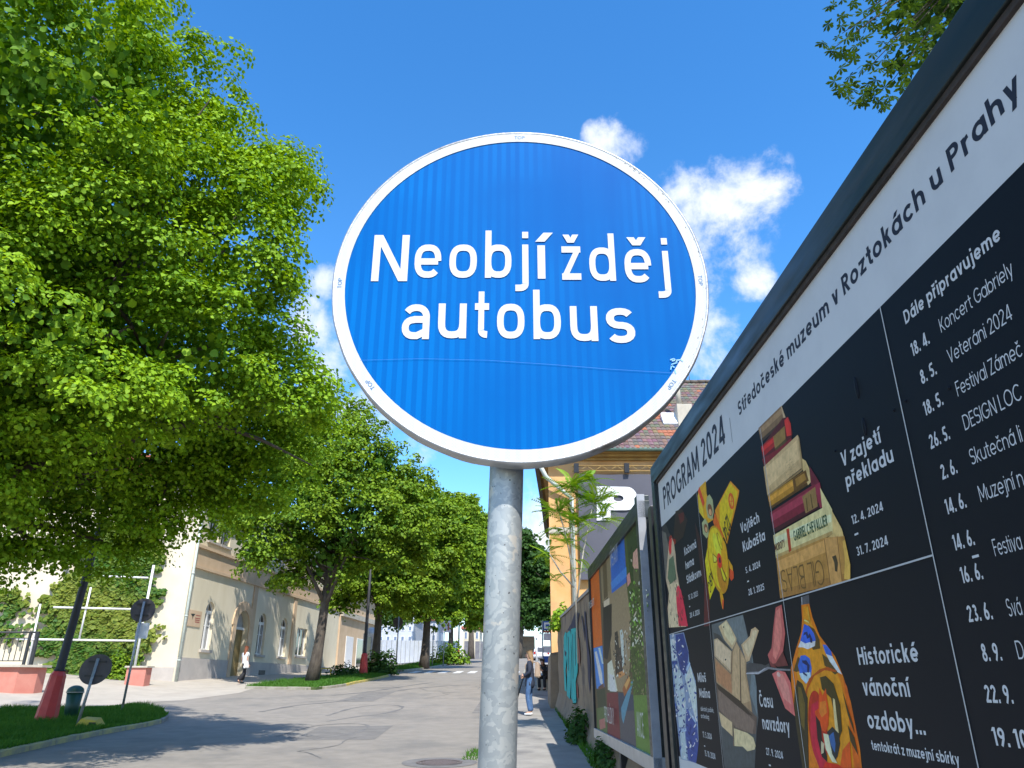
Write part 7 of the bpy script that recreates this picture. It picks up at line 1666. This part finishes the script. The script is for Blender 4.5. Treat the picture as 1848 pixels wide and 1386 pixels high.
# shrubs by the middle lamp and the far shrub
q = P(688, 1212, 47.5); bush('dark leggy shrub at the foot of the second linden', (q.x, 47.5, G(q.x, 47.5) + .1), (1.1, .8, 1.3), 1700, .16, M['leaf_dark'], 5)
q = P(812, 1196, 74); bush('green shrub under the fourth linden beside the square sign', (q.x, 74, G(q.x, 74) + .1), (1.9, 1.2, 1.9), 1500, .22, M['leaf_lime2'], 6)
q = P(640, 1218, 45); bush('low dry shrub between the yellow rail and the middle lamp', (q.x - .6, 45, G(q.x, 45) + .1), (.9, .6, .7), 700, .12, M['leaf_dark'], 7)
q = P(1003, 1110, 23.3); bush('leafy bush hanging over the far end of the graffiti wall', (1.55, 23.2, CH + 1.5), (.42, .8, .7), 1300, .10, M['leaf_ail'], 8)
q = PG(1027, 1290); bush('weed clump at the foot of the wall under the teal graffiti', (1.28, 15.6, G(1.3, 15.6) + .1), (.24, .8, .62), 1400, .06, M['leaf_dark'], 9)
bush('low weeds at the foot of the wall beside the second billboard', (1.34, 12.0, G(1.3, 12) + .1), (.16, 1.0, .40), 1100, .05, M['leaf_dark'], 10)
# sapling with long feathery leaves behind the wall
sapY = 16.5; sb = P(1040, 1090, sapY); sap = thing('sapling', (sb.x, sapY, sb.z - 1.2), 'young tree with feathery fern-like leaves rising behind the graffiti wall', 'tree')
def pinnate(seed):
    g = random.Random(seed); cen = []; L_ = .62; V = []; F = []
    n = 13
    for i in range(n):
        t = (i + 1.5) / (n + 1); x = L_ * t; z = -.35 * t * t * L_
        ln = .135 * (1 - .55 * abs(t - .45)) * g.uniform(.85, 1.1)
        for s_ in (-1, 1):
            a = Vector((x, 0, z)); d = Vector((.35, s_ * .93, -.22)).normalized() * ln; w_ = Vector((.02, 0, 0)); m_ = a + d * .4
            b = len(V); V += [tuple(a), tuple(m_ - w_ + Vector((0, 0, .006))), tuple(a + d), tuple(m_ + w_ + Vector((0, 0, .006)))]; F += [(b, b + 1, b + 2), (b, b + 2, b + 3)]
    b = len(V); V += [(0, -.003, 0), (0, .003, 0), (L_, .001, -.35 * L_), (L_ * .5, .003, -.35 * .25 * L_), (L_ * .5, -.003, -.35 * .25 * L_)]; F += [(b, b + 4, b + 3, b + 1), (b + 4, b + 2, b + 3)]
    me = bpy.data.meshes.new('leaf'); me.from_pydata(V, [], F); me.materials.append(M['leaf_ail']); at = me.attributes.new('rnd', 'FLOAT', 'FACE'); at.data.foreach_set('value', [g.uniform(.1, .9)] * len(F)); return me
pv = [pinnate(i) for i in range(6)]
stems = [[P(1040, 1090, sapY), P(1036, 1000, sapY), P(1032, 930, sapY), P(1030, 880, sapY)], [P(1042, 1080, sapY), P(1052, 1000, sapY), P(1062, 950, sapY), P(1072, 900, sapY)], [P(1038, 1050, sapY), P(1022, 970, sapY), P(1008, 920, sapY)], [P(1036, 1060, sapY + .2), P(1010, 1030, sapY), P(992, 1000, sapY - .1)]]
mb = MB()
for s_ in stems:
    s0 = [Vector(v) for v in s_]; s0[0].z -= 1.2 if s_ is stems[0] else 0; mb.tube(s0, [.02 - .004 * k for k in range(len(s0))], 7)
part('stem', mb, M['stone'], sap)
gs = random.Random(9)
for (px, py, n, spr) in ((1030, 880, 17, 1), (1072, 905, 15, 1), (1008, 920, 13, 1), (1040, 940, 12, 1), (1090, 935, 8, 1), (992, 1000, 7, .8), (1030, 975, 8, .9), (1060, 870, 10, 1), (1005, 960, 6, .8), (1058, 1030, 5, .7), (1000, 1040, 4, .8)):
    c = P(px, py, sapY)
    n = int(n * 2.0)
    for k in range(n):
        o = bpy.data.objects.new('leaf', gs.choice(pv)); COL.objects.link(o); az = 2 * math.pi * (k / n) + gs.uniform(-.3, .3)
        o.location = c + Vector((gs.gauss(0, .06), gs.gauss(0, .1), gs.gauss(0, .07))); o.rotation_euler = (gs.uniform(-.3, .3), gs.uniform(-1.0, .35), az); o.scale = (spr * gs.uniform(.65, 1.05),) * 3; attach(o, sap)
# horse chestnut above the billboard, palmate leaves
chs = thing('chestnut_tree', (8.5, 10.5, G(8, 10)), 'horse chestnut whose palmate leaves hang in at the top right above the billboard', 'tree')
def palmate(seed):
    g = random.Random(seed); V = []; F = []
    for k in range(6):
        a = R(-125 + 50 * k + g.uniform(-6, 6)); ln = .155 * (1 - .18 * abs(k - 2.5) / 2.5) * g.uniform(.9, 1.1); d = Vector((math.sin(a), math.cos(a), -.35)).normalized(); s_ = Vector((d.y, -d.x, 0)).normalized() * .028; b = len(V)
        V += [(0, 0, 0), tuple(d * ln * .35 - s_ * .55), tuple(d * ln * .68 - s_), tuple(d * ln), tuple(d * ln * .68 + s_), tuple(d * ln * .35 + s_ * .55)]; F += [(b, b + 1, b + 2, b + 3), (b, b + 3, b + 4, b + 5)]
    me = bpy.data.meshes.new('leaf'); me.from_pydata(V, [], F); me.materials.append(M['leaf_chestnut']); at = me.attributes.new('rnd', 'FLOAT', 'FACE'); at.data.foreach_set('value', [g.uniform(0, .9)] * len(F)); return me
pm_ = [palmate(i) for i in range(6)]
ccl = []
outline = [(1500, -20), (1490, 70), (1510, 130), (1520, 165), (1560, 190), (1590, 185), (1590, 215), (1640, 150), (1660, 100), (1720, 20), (1740, -60), (1600, -90)]
gc = random.Random(12)
while len(ccl) < 330:
    x = gc.uniform(1480, 1850); y = gc.uniform(-160, 215)
    if inside(x, y, outline + [(1900, -170), (1500, -170)]) or inside(x, y, [(1500, -20), (1600, -160), (1850, -160), (1850, -60), (1740, 0), (1660, 100), (1600, 180)]): ccl.append(P(x, y, gc.uniform(7.4, 9.2)))
for (x, y) in ((1485, 75), (1497, 45), (1500, 90), (1515, 165), (1510, 150), (1545, 185), (1560, 185), (1592, 195), (1588, 180), (1530, 175), (1497, 10), (1575, 165)):
    for _ in range(2): ccl.append(P(x + gc.uniform(-4, 4), y + gc.uniform(-4, 4), 7.9))
ccl.sort(key=lambda v: v.length)
V = []; 
for k, c in enumerate(ccl[:300]):
    o = bpy.data.objects.new('leaf', gc.choice(pm_)); COL.objects.link(o); o.location = c; o.rotation_euler = (gc.uniform(-.7, .5), gc.uniform(-.6, .6), gc.uniform(0, 6.28)); o.scale = (gc.uniform(.6, 1.0),) * 3; attach(o, chs)
tip = [P(x, y, 8.3) for x, y in ((1520, 60), (1560, 130), (1600, 160), (1640, 60), (1560, 20), (1590, 90), (1500, 90))]
mb = MB(); hub = P(1850, -120, 8.6); 
mb.tube([(8.5, 10.5, G(8, 10)), (8.4, 10.3, 4), (8.2, 9.8, 8), (8, 9.4, 12)], [.32, .26, .2, .12], 12)
mb.tube([(8.3, 10, 7), (7.4, 9.2, 9.6), hub], [.13, .08, .05], 8)
for q in tip: mb.tube([hub, hub.lerp(q, .5) + Vector((0, 0, .25)), q], [.03, .016, .005], 6)
part('trunk', mb, M['bark'], chs)
lb = [(Vector((9.2, 9.6, 12.4)), 2.4), (Vector((11.5, 11, 11)), 2.6), (Vector((8, 8.6, 12.2)), 1.6), (Vector((10.8, 8.5, 11.6)), 2.6)]
cen, nor, tone = crown_points(lb, 420, 34, .6, seed=31)
stuff_obj('crown', leaves_mesh('crown', cen, nor, .15 * (.7 + .6 * rng.random(len(cen))), M['leaf_chestnut'], LEAF4, tone), chs)
